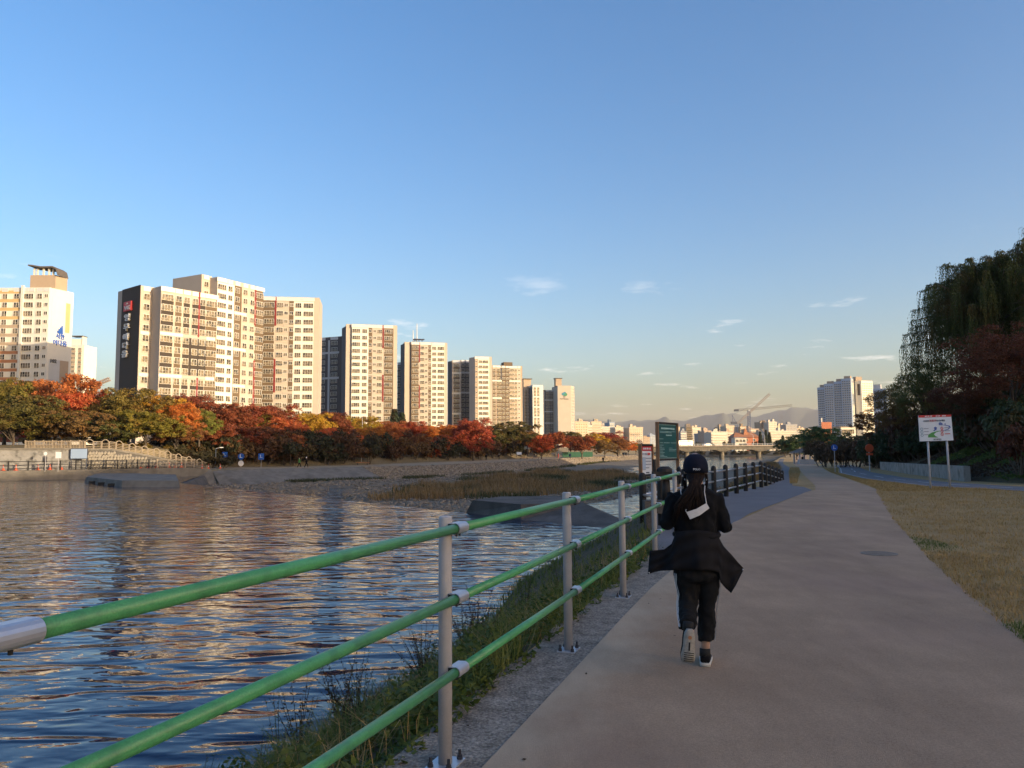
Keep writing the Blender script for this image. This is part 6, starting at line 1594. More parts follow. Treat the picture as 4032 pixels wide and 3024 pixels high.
# --- concrete wall and rubble at the levee foot
wl = empty('retaining_wall', (24.0, 41, zp(41))); tag(wl, 'low streaked concrete retaining wall behind the bicycle lane', 'wall')
mk('concrete_streak', (0.20, 0.19, 0.175), col2=(0.30, 0.285, 0.26), scale=1.2, rough=0.9, bump=0.02, bscale=20, blotch=(1.6, (0.09, 0.085, 0.07), 0.85))
pts = [Vector((23.55, 40.4)), Vector((26.4, 48)), Vector((29.6, 57.6)), Vector((33.8, 68.6)), Vector((38, 80))]
for a, b in zip(pts, pts[1:]):
    n = 3
    for k in range(n):
        p0, p1 = a.lerp(b, k / n), a.lerp(b, (k + 0.99) / n); e = (p1 - p0).normalized(); nn = Vector((e.y, -e.x)) * 0.3
        z0, z1 = zp(p0.y) - wl.location.z, zp(p1.y) - wl.location.z
        o = [(p.x - 24.0, p.y - 41) for p in (p0, p0 + nn, p1 + nn, p1)]; h = 0.80
        mb = MB(); mb.hexa([(*o[0], z0 - 0.3), (*o[1], z0 - 0.3), (*o[2], z1 - 0.3), (*o[3], z1 - 0.3), (*o[0], z0 + h), (*o[1], z0 + h), (*o[2], z1 + h), (*o[3], z1 + h)]); mb.build('wall_panel', M['concrete_streak'], wl)
rb = empty('rubble_wall', (27, 33, 0)); tag(rb, 'rough rubble stone wall under the creeper at the right edge', 'wall')
srng = np.random.default_rng(8); STN = []
for k in range(5):
    v = np.array([(-1, -1, -1), (1, -1, -1), (1, 1, -1), (-1, 1, -1), (-1, -1, 1), (1, -1, 1), (1, 1, 1), (-1, 1, 1)], float) * srng.uniform(0.55, 1.0, (8, 1)) * np.array([0.24, 0.2, 0.17]); mb = MB(); mb.hexa([tuple(p) for p in v]); STN.append(mb.mesh('stone', M['stone_pale' if k < 2 else 'stone']))
qs = [Vector((24.3, 36.4)), Vector((25.6, 34.4)), Vector((27.6, 33.0)), Vector((30.5, 32.4)), Vector((36, 32.1))]; rs = random.Random(4)
for a, b in zip(qs, qs[1:]):
    n = int((b - a).length / 0.36)
    for k in range(n):
        for j in range(4):
            p = a.lerp(b, (k + 0.5 * (j % 2)) / n); o = link('stone', STN[rs.randrange(5)], None, rb, (p.x - 27 - 0.35 + 0.10 * j, p.y - 33 - 0.75 + 0.12 * j, 0.10 + 0.27 * j + rs.uniform(-0.04, 0.04)), rs.uniform(-0.4, 0.4) + math.atan2(b.y - a.y, b.x - a.x)); o.rotation_euler[0] = rs.uniform(-0.3, 0.3)
# ------------------------------------------------------------------ the far bank: quay, walls, street, people's things
def bank_u(u, o):
    k = (u - UC) / FPX; best = None
    for i in range(0, 11 * 60):
        s = 1 + i / 60; p = bank_pt(s, o); e = abs(p.x / p.y - k)
        if best is None or e < best[0]: best = (e, p)
    return best[1]
mk('stone_joint', (0.10, 0.09, 0.08), scale=2, var=0.2, rough=0.95)
# black quay railing
us = [-90, -20, 45, 114, 181, 244, 305, 362, 419, 464, 506, 547, 586, 626, 664, 700, 734, 767]
qp = [bank_u(u, 0.3) for u in us]
qr = empty('quay_railing', (qp[0].x, qp[0].y, -0.42)); tag(qr, 'long dark railing along the top of the far quay wall', 'railing')
for k, p in enumerate(qp):
    o = p - qp[0]; mb = MB(); mb.tube([(0, 0, 0), (0, 0, 1.25)], 0.09, 8); mb.build('post', M['black_plastic'] if k < 13 else M['warm_metal'], qr, loc=(o.x, o.y, 0))
    if k + 1 < len(qp):
        o2 = qp[k + 1] - qp[0]
        for z in (1.15, 0.7, 0.25): mb = MB(); mb.tube([(o.x, o.y, z), (o2.x, o2.y, z)], 0.045, 6); mb.build('rail', M['black_plastic'] if k < 13 else M['warm_metal'], qr)
# retaining walls behind the quay
def wall_strip(name, label, pts, z0, mat, th=0.8, cap=None):
    """pts: (u, v_top, d)"""
    P = [(XY(u, d), zpx(u, v, XY(u, d))) for u, v, d in pts]; r = empty(name, (*P[0][0], z0)); tag(r, label, 'wall')
    for (a, za), (b, zb) in zip(P, P[1:]):
        a, b = Vector(a), Vector(b); e = (b - a).normalized(); n = Vector((-e.y, e.x)) * th; o = Vector(P[0][0])
        mb = MB(); mb.hexa([(*(a - o), -0.4), (*(b - o), -0.4), (*(b + n - o), -0.4), (*(a + n - o), -0.4), (*(a - o), za - z0), (*(b - o), zb - z0), (*(b + n - o), zb - z0), (*(a + n - o), za - z0)]); mb.build('wall_face', mat, r)
        if cap:
            mb = MB(); e3 = e * 0.0; m_ = n * 0.15
            mb.hexa([(*(a - m_ - o), za - z0 + 0.002), (*(b - m_ - o), zb - z0 + 0.002), (*(b + n - o), zb - z0 + 0.002), (*(a + n - o), za - z0 + 0.002), (*(a - m_ - o), za - z0 + 0.25), (*(b - m_ - o), zb - z0 + 0.25), (*(b + n - o), zb - z0 + 0.25), (*(a + n - o), za - z0 + 0.25)]); mb.build('coping', cap, r)
    return r
cw = wall_strip('quay_wall', 'stained concrete retaining wall at the far left behind the quay railing', [(-160, 1772, 98), (-40, 1772, 99.5), (150, 1772, 101), (346, 1772, 103)], -0.42, M['concrete_streak'], cap=M['concrete'])
sw = wall_strip('stone_wall', 'curving stone-faced ramp wall on the far left bank', [(346, 1774, 103), (440, 1774, 104.5), (530, 1788, 107), (640, 1808, 110.5), (740, 1832, 114), (815, 1848, 117)], -0.42, M['stone_joint'], cap=M['concrete'])
TOPS = [(346, 1774), (440, 1774), (530, 1788), (640, 1808), (740, 1832), (815, 1848)]; DIST = [(346, 103), (440, 104.5), (530, 107), (640, 110.5), (740, 114), (815, 117)]
sr = random.Random(6); SM = []
for k in range(4):
    K = 7; mb = MB(); ring = [(math.cos(a) * 0.20 * sr.uniform(0.8, 1.15), math.sin(a) * 0.26 * sr.uniform(0.8, 1.15)) for a in np.linspace(0, 2 * math.pi, K, endpoint=False)]
    mb.loft([[(x, 0.0, z) for x, z in ring], [(x * 0.95, -0.12, z * 0.95) for x, z in ring], [(x * 0.6, -0.17, z * 0.6) for x, z in ring]]); SM.append(mb.mesh('stone', M['stone_pale']))
row = 0; count = 0
o0 = sw.location
for row in range(7):
    z = -0.15 + row * 0.37; u = 352 + (row % 2) * 6.5
    while u < 800 and count < 296:
        d = lerp_tab(DIST, u); a = Vector(XY(u, d))
        if z < zpx(u, lerp_tab(TOPS, u), a) - 0.25:
            o = link('stone', SM[sr.randrange(4)], None, sw, (a.x - o0.x, a.y - o0.y - 0.01, z - o0.z + sr.uniform(-0.07, 0.07)), 0.55); o.rotation_euler = (0, 0.5 + sr.uniform(-0.3, 0.3), 0.45); count += 1
        u += 12.2 + sr.uniform(-1.5, 1.5)
# pale fences on top of the walls
def picket():
    r = empty('picket_fence', (*XY(103, 101.4), zpx(103, 1771, XY(103, 101.4)))); tag(r, 'pale upright-bar fence above the stained quay wall', 'railing'); z0 = r.location.z
    us = np.linspace(103, 334, 40); o = Vector(XY(103, 101.4)); P = [Vector(XY(u, 101.4 + (u - 103) * 0.007)) - o for u in us]
    for k, p in enumerate(P):
        big = k % 6 == 0; mb = MB(); mb.box((0, 0, 0.62), (0.12 if big else 0.06, 0.08, 1.3 if big else 1.1)); mb.build('post' if big else 'bar', M['warm_metal'], r, loc=(p.x, p.y, 0))
    for z in (0.12, 1.12): mb = MB(); mb.tube([(P[0].x, P[0].y, z), (P[-1].x, P[-1].y, z)], 0.05, 6); mb.build('rail', M['warm_metal'], r)
picket()
def arched():
    xs = [830, 912, 990, 1062, 1130, 1195, 1258, 1318, 1380, 1438, 1495, 1552, 1606, 1660, 1712, 1765, 1815, 1865, 1915, 1965, 2012]
    us = [x / 2.4578 for x in xs]; bot = [(338, 1770), (450, 1771), (530, 1786), (640, 1807), (740, 1832), (820, 1850)]
    P = []
    for u in us:
        d = lerp_tab(DIST, u) + 0.4; a = Vector(XY(u, d)); P.append(Vector((a.x, a.y, zpx(u, lerp_tab(bot, u), a))))
    r = empty('arched_railing', P[0]); tag(r, 'pale metal railing of arched panels stepping down the stone ramp wall', 'railing')
    for k, p in enumerate(P):
        q = p - P[0]; mb = MB(); mb.box((0, 0, 0.55), (0.16, 0.14, 1.15)); mb.build('post', M['warm_metal'], r, loc=q)
        if k + 1 < len(P):
            q2 = P[k + 1] - P[0]; up = 0.28 if k % 2 == 0 else -0.02
            arc = [q.lerp(q2, t) + Vector((0, 0, 1.08 + up * math.sin(math.pi * t))) for t in np.linspace(0, 1, 7)]
            mb = MB(); mb.tube(arc, 0.055, 6); mb.build('arch_bar', M['warm_metal'], r)
            for z in (0.2, 0.42, 0.64, 0.86): mb = MB(); mb.tube([q + Vector((0, 0, z)), q2 + Vector((0, 0, z))], 0.032, 5); mb.build('rail', M['warm_metal'], r)
arched()
# notice board, small signs
a = Vector(XY(315, 102)); r = empty('notice_board', (a.x, a.y, -0.4)); tag(r, 'blank grey notice board hung on the far quay wall', 'sign')
zb, zt = zpx(315, 1805, a) + 0.4, zpx(315, 1768, a) + 0.4
mb = MB(); mb.box((0, 0, (zb + zt) / 2), (2.1, 0.1, zt - zb)); mb.build('panel', M['blue_wall'], r)
mb = MB(); mb.box((0, 0.06, (zb + zt) / 2), (2.25, 0.06, zt - zb + 0.14)); mb.build('frame', M['print_dark'], r)
for x in (-1.0, 1.0): mb = MB(); mb.tube([(x, 0.12, -0.1), (x, 0.12, zb)], 0.05, 6); mb.build('post', M['print_dark'], r)
pole_sign('small white square sign in front of the stained quay wall', 236, 1781, 1850, 99.5, [('s', 0.36, 0.36, 'letter_white')], zb=-0.42)
pole_sign('small white lamp box on a pole left of the square white sign', 185, 1780, 1850, 99, [('o', 0.2, 0.22, 'letter_white')], zb=-0.42)
# cones
CONE = MB(); CONE.box((0, 0, 0.02), (0.42, 0.42, 0.05)); CONE.loft([ell(0, 0, z, q, q, 10) for z, q in ((0.05, 0.17), (0.35, 0.10))]); CONE.loft([ell(0, 0, z, q, q, 10) for z, q in ((0.35, 0.101), (0.5, 0.07))], 1); CONE.loft([ell(0, 0, z, q, q, 10) for z, q in ((0.5, 0.07), (0.75, 0.03))])
CM = CONE.mesh('traffic_cone', [M['orange_cone'], M['white_paint']])
for k, x in enumerate((40, 165, 395, 505, 630, 715, 805, 990, 1078, 1155, 1310, 1380, 1445, 1522, 1645, 1710, 1770, 1965, 2030, 2145)):
    p = bank_u(x / 2.4578, 2.2); u = x / 2.4578
    o = link('traffic_cone', CM, None, None, (p.x, p.y, -0.41 if u < 770 else -0.75))
    near = ['by the stained wall', 'by the stone ramp wall', 'at the foot of the ramp'][0 if u < 345 else (1 if u < 760 else 2)]
    tag(o, '%s orange traffic cone from the left, far quay, %s' % (ORD[k], near), 'traffic cone', 'cones along the far quay')
# poles and signs on the promenade
def promz(d): return -0.78
def lamp(label, u, vt, d, zb, style='plain', name='street_lamp'):
    a = Vector(XY(u, d)); r = empty(name, (a.x, a.y, zb)); tag(r, label, 'lamp'); h = zpx(u, vt, a) - zb
    mb = MB(); mb.tube([(0, 0, -0.2), (0, 0, 0.5), (0, 0, h)], [0.11, 0.08, 0.05], 8); mb.build('pole', M['print_dark'] if style != 'white' else M['paint_grey'], r)
    if style == 'globes':
        for sx in (-0.55, 0.55):
            mb = MB(); mb.tube([(0, 0, h - 0.5), (sx, 0, h - 0.35)], 0.04, 6); mb.build('arm', M['print_dark'], r)
            mb = MB(); mb.loft([ell(sx, 0, h - 0.35 + math.sin(t) * 0.28 + 0.28, 0.28 * math.cos(t) + 0.01, 0.28 * math.cos(t) + 0.01, 10) for t in np.linspace(-1.5, 1.5, 7)]); mb.build('globe', M['letter_white'], r, True)
    else:
        mb = MB(); mb.tube([(0, 0, h), (0.7, 0, h + 0.15)], 0.04, 6); mb.build('arm', M['paint_grey'], r); mb = MB(); mb.box((0.85, 0, h + 0.15), (0.5, 0.22, 0.12)); mb.build('lamp_head', M['letter_white'], r)
    return r
lamp('dark lamp pole at the foot of the stone ramp on the far bank', 852, 1766, 118, -0.7)
pole_sign('square blue sign on the far promenade, nearest the ramp', 888, 1780, 1845, 121, [('s', 0.45, 0.42, 'sign_blue')], zb=-0.75)
pole_sign('round blue sign over a white speed disc on the far promenade', 952, 1785, 1842, 124, [('o', 0.5, 0.5, 'sign_blue'), ('o', 1.6, 0.45, 'letter_white')], zb=-0.75)
pole_sign('square blue sign right of the speed disc on the far promenade', 1031, 1784, 1843, 124, [('s', 0.55, 0.45, 'sign_blue')], zb=-0.75)
pole_sign('tall dark signal pole with small yellow plates among the far trees', 936, 1706, 1835, 130, [('s', 2.3, 0.22, 'ochre'), ('s', 3.2, 0.25, 'ochre')], zb=-0.75, pole=0.07)
lamp('thin pale street lamp in front of the golden trees', 1426, 1640, 170, 1.0, 'white')
lamp('lamp post on the far promenade left of the arched shelter', 1752, 1735, 188, -0.8, 'plain')
lamp('twin globe lamp beside the scarlet tree on the far promenade', 2198, 1742, 250, -0.8, 'globes')
lamp('twin globe lamp further along the far promenade', 2410, 1756, 300, -0.8, 'globes')
lamp('small lamp pole under the maroon trees on the far promenade', 1424, 1778, 148, -0.8, 'white')
# arched shelter
a = Vector(XY(1755, 196)); r = empty('arched_shelter', (a.x, a.y, -0.78)); tag(r, 'white shelter with three vaulted arches on the far promenade', 'shelter'); hz = zpx(1755, 1778, a) + 0.78
for k in range(4):
    mb = MB(); mb.box((k * 1.15, 0, hz / 2), (0.14, 0.14, hz)).box((k * 1.15, 1.5, hz / 2), (0.14, 0.14, hz)); mb.build('post', M['letter_white'], r)
for k in range(3):
    mb = MB(); arc = [(k * 1.15 + 0.575 - math.cos(t) * 0.62, hz + math.sin(t) * 0.75) for t in np.linspace(0, math.pi, 9)]
    for (x0, z0), (x1, z1) in zip(arc, arc[1:]): mb.hexa([(x0, -0.4, z0), (x1, -0.4, z1), (x1, 1.9, z1), (x0, 1.9, z0), (x0, -0.4, z0 + 0.09), (x1, -0.4, z1 + 0.09), (x1, 1.9, z1 + 0.09), (x0, 1.9, z0 + 0.09)])
    mb.build('vault', M['grey_wall'], r)
mb = MB(); mb.box((1.9, 1.4, 1.7), (1.5, 0.06, 0.7)); mb.build('white_board', M['letter_white'], r)
for k, u in enumerate((1700, 1712, 1722)):
    a = Vector(XY(u, 190)); mb = MB(); mb.tube([(0, 0, 0), (0, 0, 1.9 - 0.1 * k)], 0.09, 6)
    tag(mb.build('white_post', M['letter_white'], loc=(a.x, a.y, -0.8)), '%s of three short white posts left of the arched shelter' % ORD[k], 'post')
def bench(label, u, d):
    a = Vector(XY(u, d)); r = empty('bench', (a.x, a.y, -0.78)); tag(r, label, 'bench')
    mb = MB(); mb.box((0, 0, 0.45), (2.4, 0.5, 0.09)); mb.build('seat', M['rust'], r)
    for x in (-0.9, 0.9): mb = MB(); mb.box((x, 0, 0.2), (0.14, 0.4, 0.4)); mb.build('leg', M['iron'], r)
bench('rust brown bench on the grass of the far promenade', 1428, 143); bench('low bench under the dark olive trees', 2060, 222); bench('low bench beside the scarlet tree', 2105, 226)
a = Vector(XY(2042, 224)); r = empty('notice_board', (a.x, a.y, -0.8)); tag(r, 'small pale notice board before the dark olive trees', 'sign')
mb = MB(); mb.box((0, 0, 1.7), (1.4, 0.08, 0.75)); mb.build('panel', M['board_white'], r)
for x in (-0.75, 0.75): mb = MB(); mb.tube([(x, 0.06, -0.1), (x, 0.06, 2.0)], 0.04, 6); mb.build('post', M['print_dark'], r)
a = Vector(XY(2075, 236)); r = empty('banner_pole', (a.x, a.y, -0.8)); tag(r, 'dark pole with four small pale banners on the far promenade', 'banner'); h = zpx(2075, 1756, a) + 0.8
mb = MB(); mb.tube([(0, 0, 0), (0, 0, h)], 0.06, 6).tube([(-0.9, 0, h - 0.05), (0.9, 0, h - 0.05)], 0.03, 6); mb.build('pole', M['print_dark'], r)
for x in (-0.75, -0.28, 0.28, 0.75): mb = MB(); mb.box((x, -0.05, h - 0.5), (0.3, 0.02, 0.8)); mb.build('flag', M['grey_wall'], r)
# green mesh fence of the court
a = Vector(XY(2212, 268)); b = Vector(XY(2330, 285)); r = empty('court_fence', (a.x, a.y, -0.8)); tag(r, 'dark green court fence at the end of the far promenade', 'fence'); L_ = (b - a).length; rz = math.atan2(b.y - a.y, b.x - a.x)
mk('net_green', (0.012, 0.06, 0.035), scale=2, var=0.15, rough=0.9)
r.rotation_euler = (0, 0, rz)
for k in range(6):
    mb = MB(); mb.tube([(0, 0, 0), (0, 0, 3.6 if k % 2 else 2.0)], 0.05, 6); mb.build('post', M['net_green'], r, loc=(L_ * k / 5, 0, 0))
    if k < 5: mb = MB(); mb.box((L_ * (k + 0.5) / 5, 0, 0.95), (L_ / 5 - 0.1, 0.03, 1.8)); mb.build('net_panel', M['net_green'], r)
# vehicles on the street above
def vehicle(name, label, u, v, d, L_, H, W, mat, cat, van=False, zb=3.15):
    a = Vector(XY(u, d)); r = empty(name, (a.x, a.y, zb), 0.35); tag(r, label, cat)
    mb = MB(); prof = [(-0.5, 0.22), (-0.5, 0.55), (-0.46, 0.62), (-0.30, 0.64), (-0.18, 1.0), (0.28, 1.0), (0.42, 0.64), (0.5, 0.58), (0.5, 0.22)] if not van else [(-0.5, 0.15), (-0.5, 0.55), (-0.44, 1.0), (0.48, 1.0), (0.5, 0.9), (0.5, 0.15)]
    rings = [[(x * L_, sy * W / 2 * (0.86 if z > 0.7 else 1.0), z * H) for x, z in prof] for sy in (-1, 1)]
    n = len(prof); mb.add(rings[0] + rings[1], [tuple(range(n)), tuple(reversed(range(n, 2 * n)))] + [((i + 1) % n, i, n + i, n + (i + 1) % n) for i in range(n)]); mb.build('body', M[mat], r)
    z0 = 0.8; mb = MB()
    for sy in (-1, 1): mb.box((0.04 * L_, sy * (W / 2 * 0.93), z0 * H), (0.46 * L_ if not van else 0.8 * L_, 0.06, 0.22 * H))
    mb.build('side_window', M['glass_dim'], r)
    for sx in (-0.32, 0.32):
        for sy in (-1, 1):
            w_ = disc(0.32, 0.2, 14).build('wheel', M['tyre'], r, loc=(sx * L_, sy * (W / 2 - 0.08), 0.32))
    return r
vehicle('bus', 'bright red bus at the left edge under the trees', 40, 1715, 124, 9.5, 3.0, 2.4, 'car_red', 'bus', True)
vehicle('parked_car', 'dark car on the street left of the pale fence', 150, 1725, 116, 4.6, 1.5, 1.8, 'car_dark', 'car')
vehicle('parked_car', 'white car half hidden by trunks above the pale fence', 285, 1728, 116, 4.5, 1.45, 1.8, 'car_white', 'car')
vehicle('parked_car', 'silver white car between trunks above the arched railing', 400, 1726, 122, 4.5, 1.5, 1.8, 'car_white', 'car')
vehicle('parked_car', 'white car right of the silver one above the arched railing', 455, 1726, 124, 4.5, 1.5, 1.8, 'car_white', 'car')
vehicle('parked_car', 'dark car beneath the golden trees on the street', 760, 1738, 134, 4.6, 1.5, 1.8, 'car_dark', 'car')
vehicle('van', 'white van beneath the maroon trees on the street', 812, 1730, 136, 4.8, 2.0, 1.9, 'car_white', 'van', True)
# --- bridge
DBR = 400
bz = zpx(2850, 1771, XY(2850, DBR)); btop = zpx(2850, 1756, XY(2850, DBR)); x0, x1 = XY(2330, DBR)[0], XY(3110, DBR)[0]
br = empty('road_bridge', (x0, DBR, -3.7)); tag(br, 'long low concrete road bridge across the river', 'bridge')
mb = MB(); mb.box(((x1 - x0) / 2, 6, (bz + btop) / 2 + 3.7), (x1 - x0, 12, btop - bz)); mb.build('deck', M['concrete'], br)
mb = MB(); mb.box(((x1 - x0) / 2, -0.5, btop + 3.75), (x1 - x0, 0.9, 0.45)); mb.build('edge_beam', M['beige'], br)
for z in (0.75, 1.15): mb = MB(); mb.box(((x1 - x0) / 2, -0.4, btop + 3.7 + z), (x1 - x0, 0.1, 0.12)); mb.build('rail', M['grey_wall'], br)
for k in range(40): mb = MB(); mb.box((k * (x1 - x0) / 40 + 0.5, -0.4, btop + 3.7 + 0.6), (0.16, 0.12, 1.1)); mb.build('rail_post', M['grey_wall'], br)
for u in (2440, 2560, 2705, 2844, 2990):
    px_ = XY(u, DBR)[0] - x0
    mb = MB(); mb.tube([(px_, 4, -0.5), (px_, 4, bz + 3.7 - 0.9)], 1.3, 14); mb.build('pier', M['concrete'], br, True)
    mb = MB(); mb.hexa([(px_ - 1.5, 0.5, bz + 2.8), (px_ + 1.5, 0.5, bz + 2.8), (px_ + 1.5, 10, bz + 2.8), (px_ - 1.5, 10, bz + 2.8), (px_ - 4.5, 0.2, bz + 3.68), (px_ + 4.5, 0.2, bz + 3.68), (px_ + 4.5, 11, bz + 3.68), (px_ - 4.5, 11, bz + 3.68)]); mb.build('pier_head', M['concrete'], br)
for k, u in enumerate((2500, 2560, 2730, 2962, 3007)):
    a = Vector(XY(u, DBR + 3)); r = empty('bridge_lamp', (a.x, a.y, btop)); tag(r, '%s tall pale lamp post on the bridge from the left' % ORD[k], 'lamp'); h = zpx(u, 1714, a) - btop
    mb = MB(); mb.tube([(0, 0, 0), (0, 0, h), (-0.6, 0, h + 0.6), (-1.6, 0, h + 0.7)], [0.14, 0.09, 0.08, 0.08], 6); mb.build('pole', M['rail_grey'], r)
vehicle('bus', 'pale bus crossing the bridge behind the signs', 2690, 1750, DBR + 5, 9.5, 2.9, 2.4, 'car_white', 'bus', True, zb=btop)
vehicle('parked_car', 'white car crossing the bridge', 2780, 1752, DBR + 4, 4.4, 1.5, 1.8, 'car_white', 'car', zb=btop)
# --- dark bank and scrub seen under the bridge
mb = MB(); mb.prism([(40, 455), (190, 455), (260, 520), (40, 520)], -3.7, lambda x, y: 0.6 if y > 480 else -2.6); struct(mb.build('river_bend_bank', M['bank_soil']))
for k in range(26):
    x = 62 + 4.2 * k; put_shrub('one of the dark shrubs on the bank seen under the bridge', (x, 470 + 6 * math.sin(k * 2.1), -2.4), (2.2, 1.6, 2.0), (0.05, 0.042, 0.02), k, 'shrubs under the bridge')
for k in range(22):
    u = 2672 + 17 * k + 5 * math.sin(k * 3.3); a_ = XY(u, 440)
    put_shrub('one of the dark trees lined up behind the bridge deck', (a_[0], 440 + 4 * math.sin(k * 1.7), btop - 2.0), (1.6, 1.4, 2.2 + 0.7 * math.sin(k * 2.7)), (0.045, 0.045, 0.02), k, 'dark trees behind the bridge', 'bushy_tree')
# --- cranes
mk('crane_paint', (0.26, 0.25, 0.24), scale=1, var=0.1, rough=0.6)
mk('crane_mast', (0.10, 0.13, 0.22), scale=1, var=0.1, rough=0.6)
mk('crane_pink', (0.36, 0.29, 0.25), scale=1, var=0.1, rough=0.6)
def lattice(a, b, w, mat, name, root, n, r_=0.22):
    a, b = Vector(a), Vector(b); t = (b - a).normalized(); s = t.cross(Vector((0, 1, 0.01))).normalized(); y_ = Vector((0, 1, 0)); mb = MB()
    cs = [(s * w / 2 - y_ * w / 2), (s * w / 2 + y_ * w / 2), (-s * w / 2 - y_ * w / 2), (-s * w / 2 + y_ * w / 2)]
    for c in cs: mb.tube([a + c, b + c], r_, 4)
    for k in range(n):
        p, q = a.lerp(b, k / n), a.lerp(b, (k + 1) / n)
        for c, d in ((0, 2), (1, 3), (0, 1), (2, 3)): mb.tube([p + cs[c], q + cs[d]], r_ * 0.6, 4)
    return mb.build(name, mat, root)
def P3(u, v, d): a = at(u, v, d); return a
cr = empty('tower_crane', P3(2950, 1712, 900)); tag(cr, 'flat-top tower crane with a long level jib above the town', 'crane'); O = cr.location.copy()
lattice(P3(2950, 1712, 900) - O, P3(2949, 1615, 900) - O, 2.6, M['crane_mast'], 'mast', cr, 14)
lattice(P3(2949, 1612, 900) - O, P3(3118, 1596, 900) - O, 2.0, M['crane_paint'], 'jib', cr, 22)
lattice(P3(2894, 1614.5, 900) - O, P3(2949, 1612, 900) - O, 2.0, M['crane_paint'], 'counter_jib', cr, 7)
mb = MB(); a = P3(2899, 1616, 900) - O; mb.box(a, (5, 2.5, 2.2)); mb.build('counterweight', M['print_dark'], cr)
mb = MB(); a = P3(2951, 1618, 900) - O; mb.box(a, (2.5, 2.5, 2.4)); mb.build('cab', M['car_white'], cr)
c2 = empty('luffing_crane', P3(2900, 1712, 880)); tag(c2, 'luffing crane with its jib raised steeply to the right', 'crane'); O = c2.location.copy()
lattice(P3(2900, 1712, 880) - O, P3(2899, 1672, 880) - O, 2.6, M['crane_mast'], 'mast', c2, 6)
lattice(P3(2903, 1668, 880) - O, P3(3031, 1551, 880) - O, 1.8, M['crane_pink'], 'jib', c2, 24)
mb = MB(); a = P3(2890, 1665, 880) - O; mb.box(a, (7, 2.5, 2.6)); mb.build('counterweight', M['print_dark'], c2)
mb = MB(); mb.tube([P3(2886, 1664, 880) - O, P3(2883, 1634, 880) - O], 0.3, 5).tube([P3(2899, 1667, 880) - O, P3(2883, 1634, 880) - O], 0.3, 5); mb.build('a_frame', M['crane_mast'], c2)
mb = MB(); mb.tube([P3(2883, 1634, 880) - O, P3(2985, 1585, 880) - O], 0.1, 4); mb.build('stay_rope', M['crane_mast'], c2)
c3 = empty('distant_crane', P3(340, 1528, 620)); tag(c3, 'pinkish crane jib showing between the two left blocks', 'crane'); O = c3.location.copy()
lattice(P3(340, 1528, 620) - O, P3(432, 1492, 620) - O, 2.2, M['crane_pink'], 'jib', c3, 12, 0.4)
mb = MB(); mb.tube([P3(340, 1490, 620) - O, P3(400, 1506, 620) - O], 0.12, 4); mb.build('stay_rope', M['crane_mast'], c3)
lattice(Vector((0, 0, -at(340, 1528, 620).z)), Vector((0, 0, 9)), 2.2, M['crane_mast'], 'mast', c3, 20)
# ------------------------------------------------------------------ people
mk('skin', (0.42, 0.26, 0.19), scale=20, var=0.08, rough=0.55)
mk('cloth_black', (0.006, 0.006, 0.0075), scale=12, var=0.25, rough=0.92, bump=0.002, bscale=300, spec=0.2)
mk('cloth_pants', (0.006, 0.006, 0.007), scale=12, var=0.25, rough=0.85, bump=0.002, bscale=300, spec=0.25)
mk('cloth_coat', (0.010, 0.0095, 0.0115), scale=12, var=0.25, rough=0.9, bump=0.002, bscale=200, spec=0.2)
mk('cap_navy', (0.008, 0.010, 0.022), scale=12, var=0.2, rough=0.9, bump=0.002, bscale=400, spec=0.2)
mk('hair_dark', (0.007, 0.004, 0.003), col2=(0.018, 0.009, 0.006), scale=30, rough=0.8, spec=0.2)
mk('mask_white', (0.62, 0.61, 0.62), scale=30, var=0.05, rough=0.85)
mk('shoe_sole', (0.30, 0.28, 0.25), scale=40, var=0.2, rough=0.85, bump=0.004, bscale=120)
mk('shoe_white', (0.50, 0.49, 0.47), scale=20, var=0.1, rough=0.7)
mk('sock_black', (0.012, 0.012, 0.012), rough=0.9)

def fuse(mb, voxel, mat, name, parent=None, smooth=6, wrinkle=0.0, wscale=0.08, seed=1, offset=(0, 0, 0)):
    """melt overlapping shapes into one continuous skin"""
    o = mb.build('tmp', mat)
    m = o.modifiers.new('r', 'REMESH'); m.mode = 'VOXEL'; m.voxel_size = voxel; m.use_smooth_shade = True
    if smooth: s = o.modifiers.new('s', 'SMOOTH'); s.iterations = smooth; s.factor = 0.5
    me = bpy.data.meshes.new_from_object(o.evaluated_get(bpy.context.evaluated_depsgraph_get()))
    old = o.data; bpy.data.objects.remove(o); bpy.data.meshes.remove(old)
    me.name = name
    if wrinkle:
        n = len(me.vertices); V = np.empty(n * 3, np.float32); me.vertices.foreach_get('co', V); V = V.reshape(-1, 3)
        Nn = np.empty(n * 3, np.float32); me.vertices.foreach_get('normal', Nn); Nn = Nn.reshape(-1, 3)
        w = vnoise(V[:, 0] + 3 * V[:, 1] + 40, V[:, 2] * 1.0 + 40 + V[:, 0] * 0.6, wscale, seed) + 0.5 * vnoise(V[:, 0] + 50, V[:, 2] + V[:, 1] + 50, wscale * 0.45, seed + 1)
        V = V + Nn * (w * wrinkle * 2)[:, None]; me.vertices.foreach_set('co', V.ravel()); me.update()
    me.polygons.foreach_set('use_smooth', [True] * len(me.polygons))
    if not me.materials: me.materials.append(mat)
    return link(name, me, None, parent, offset)

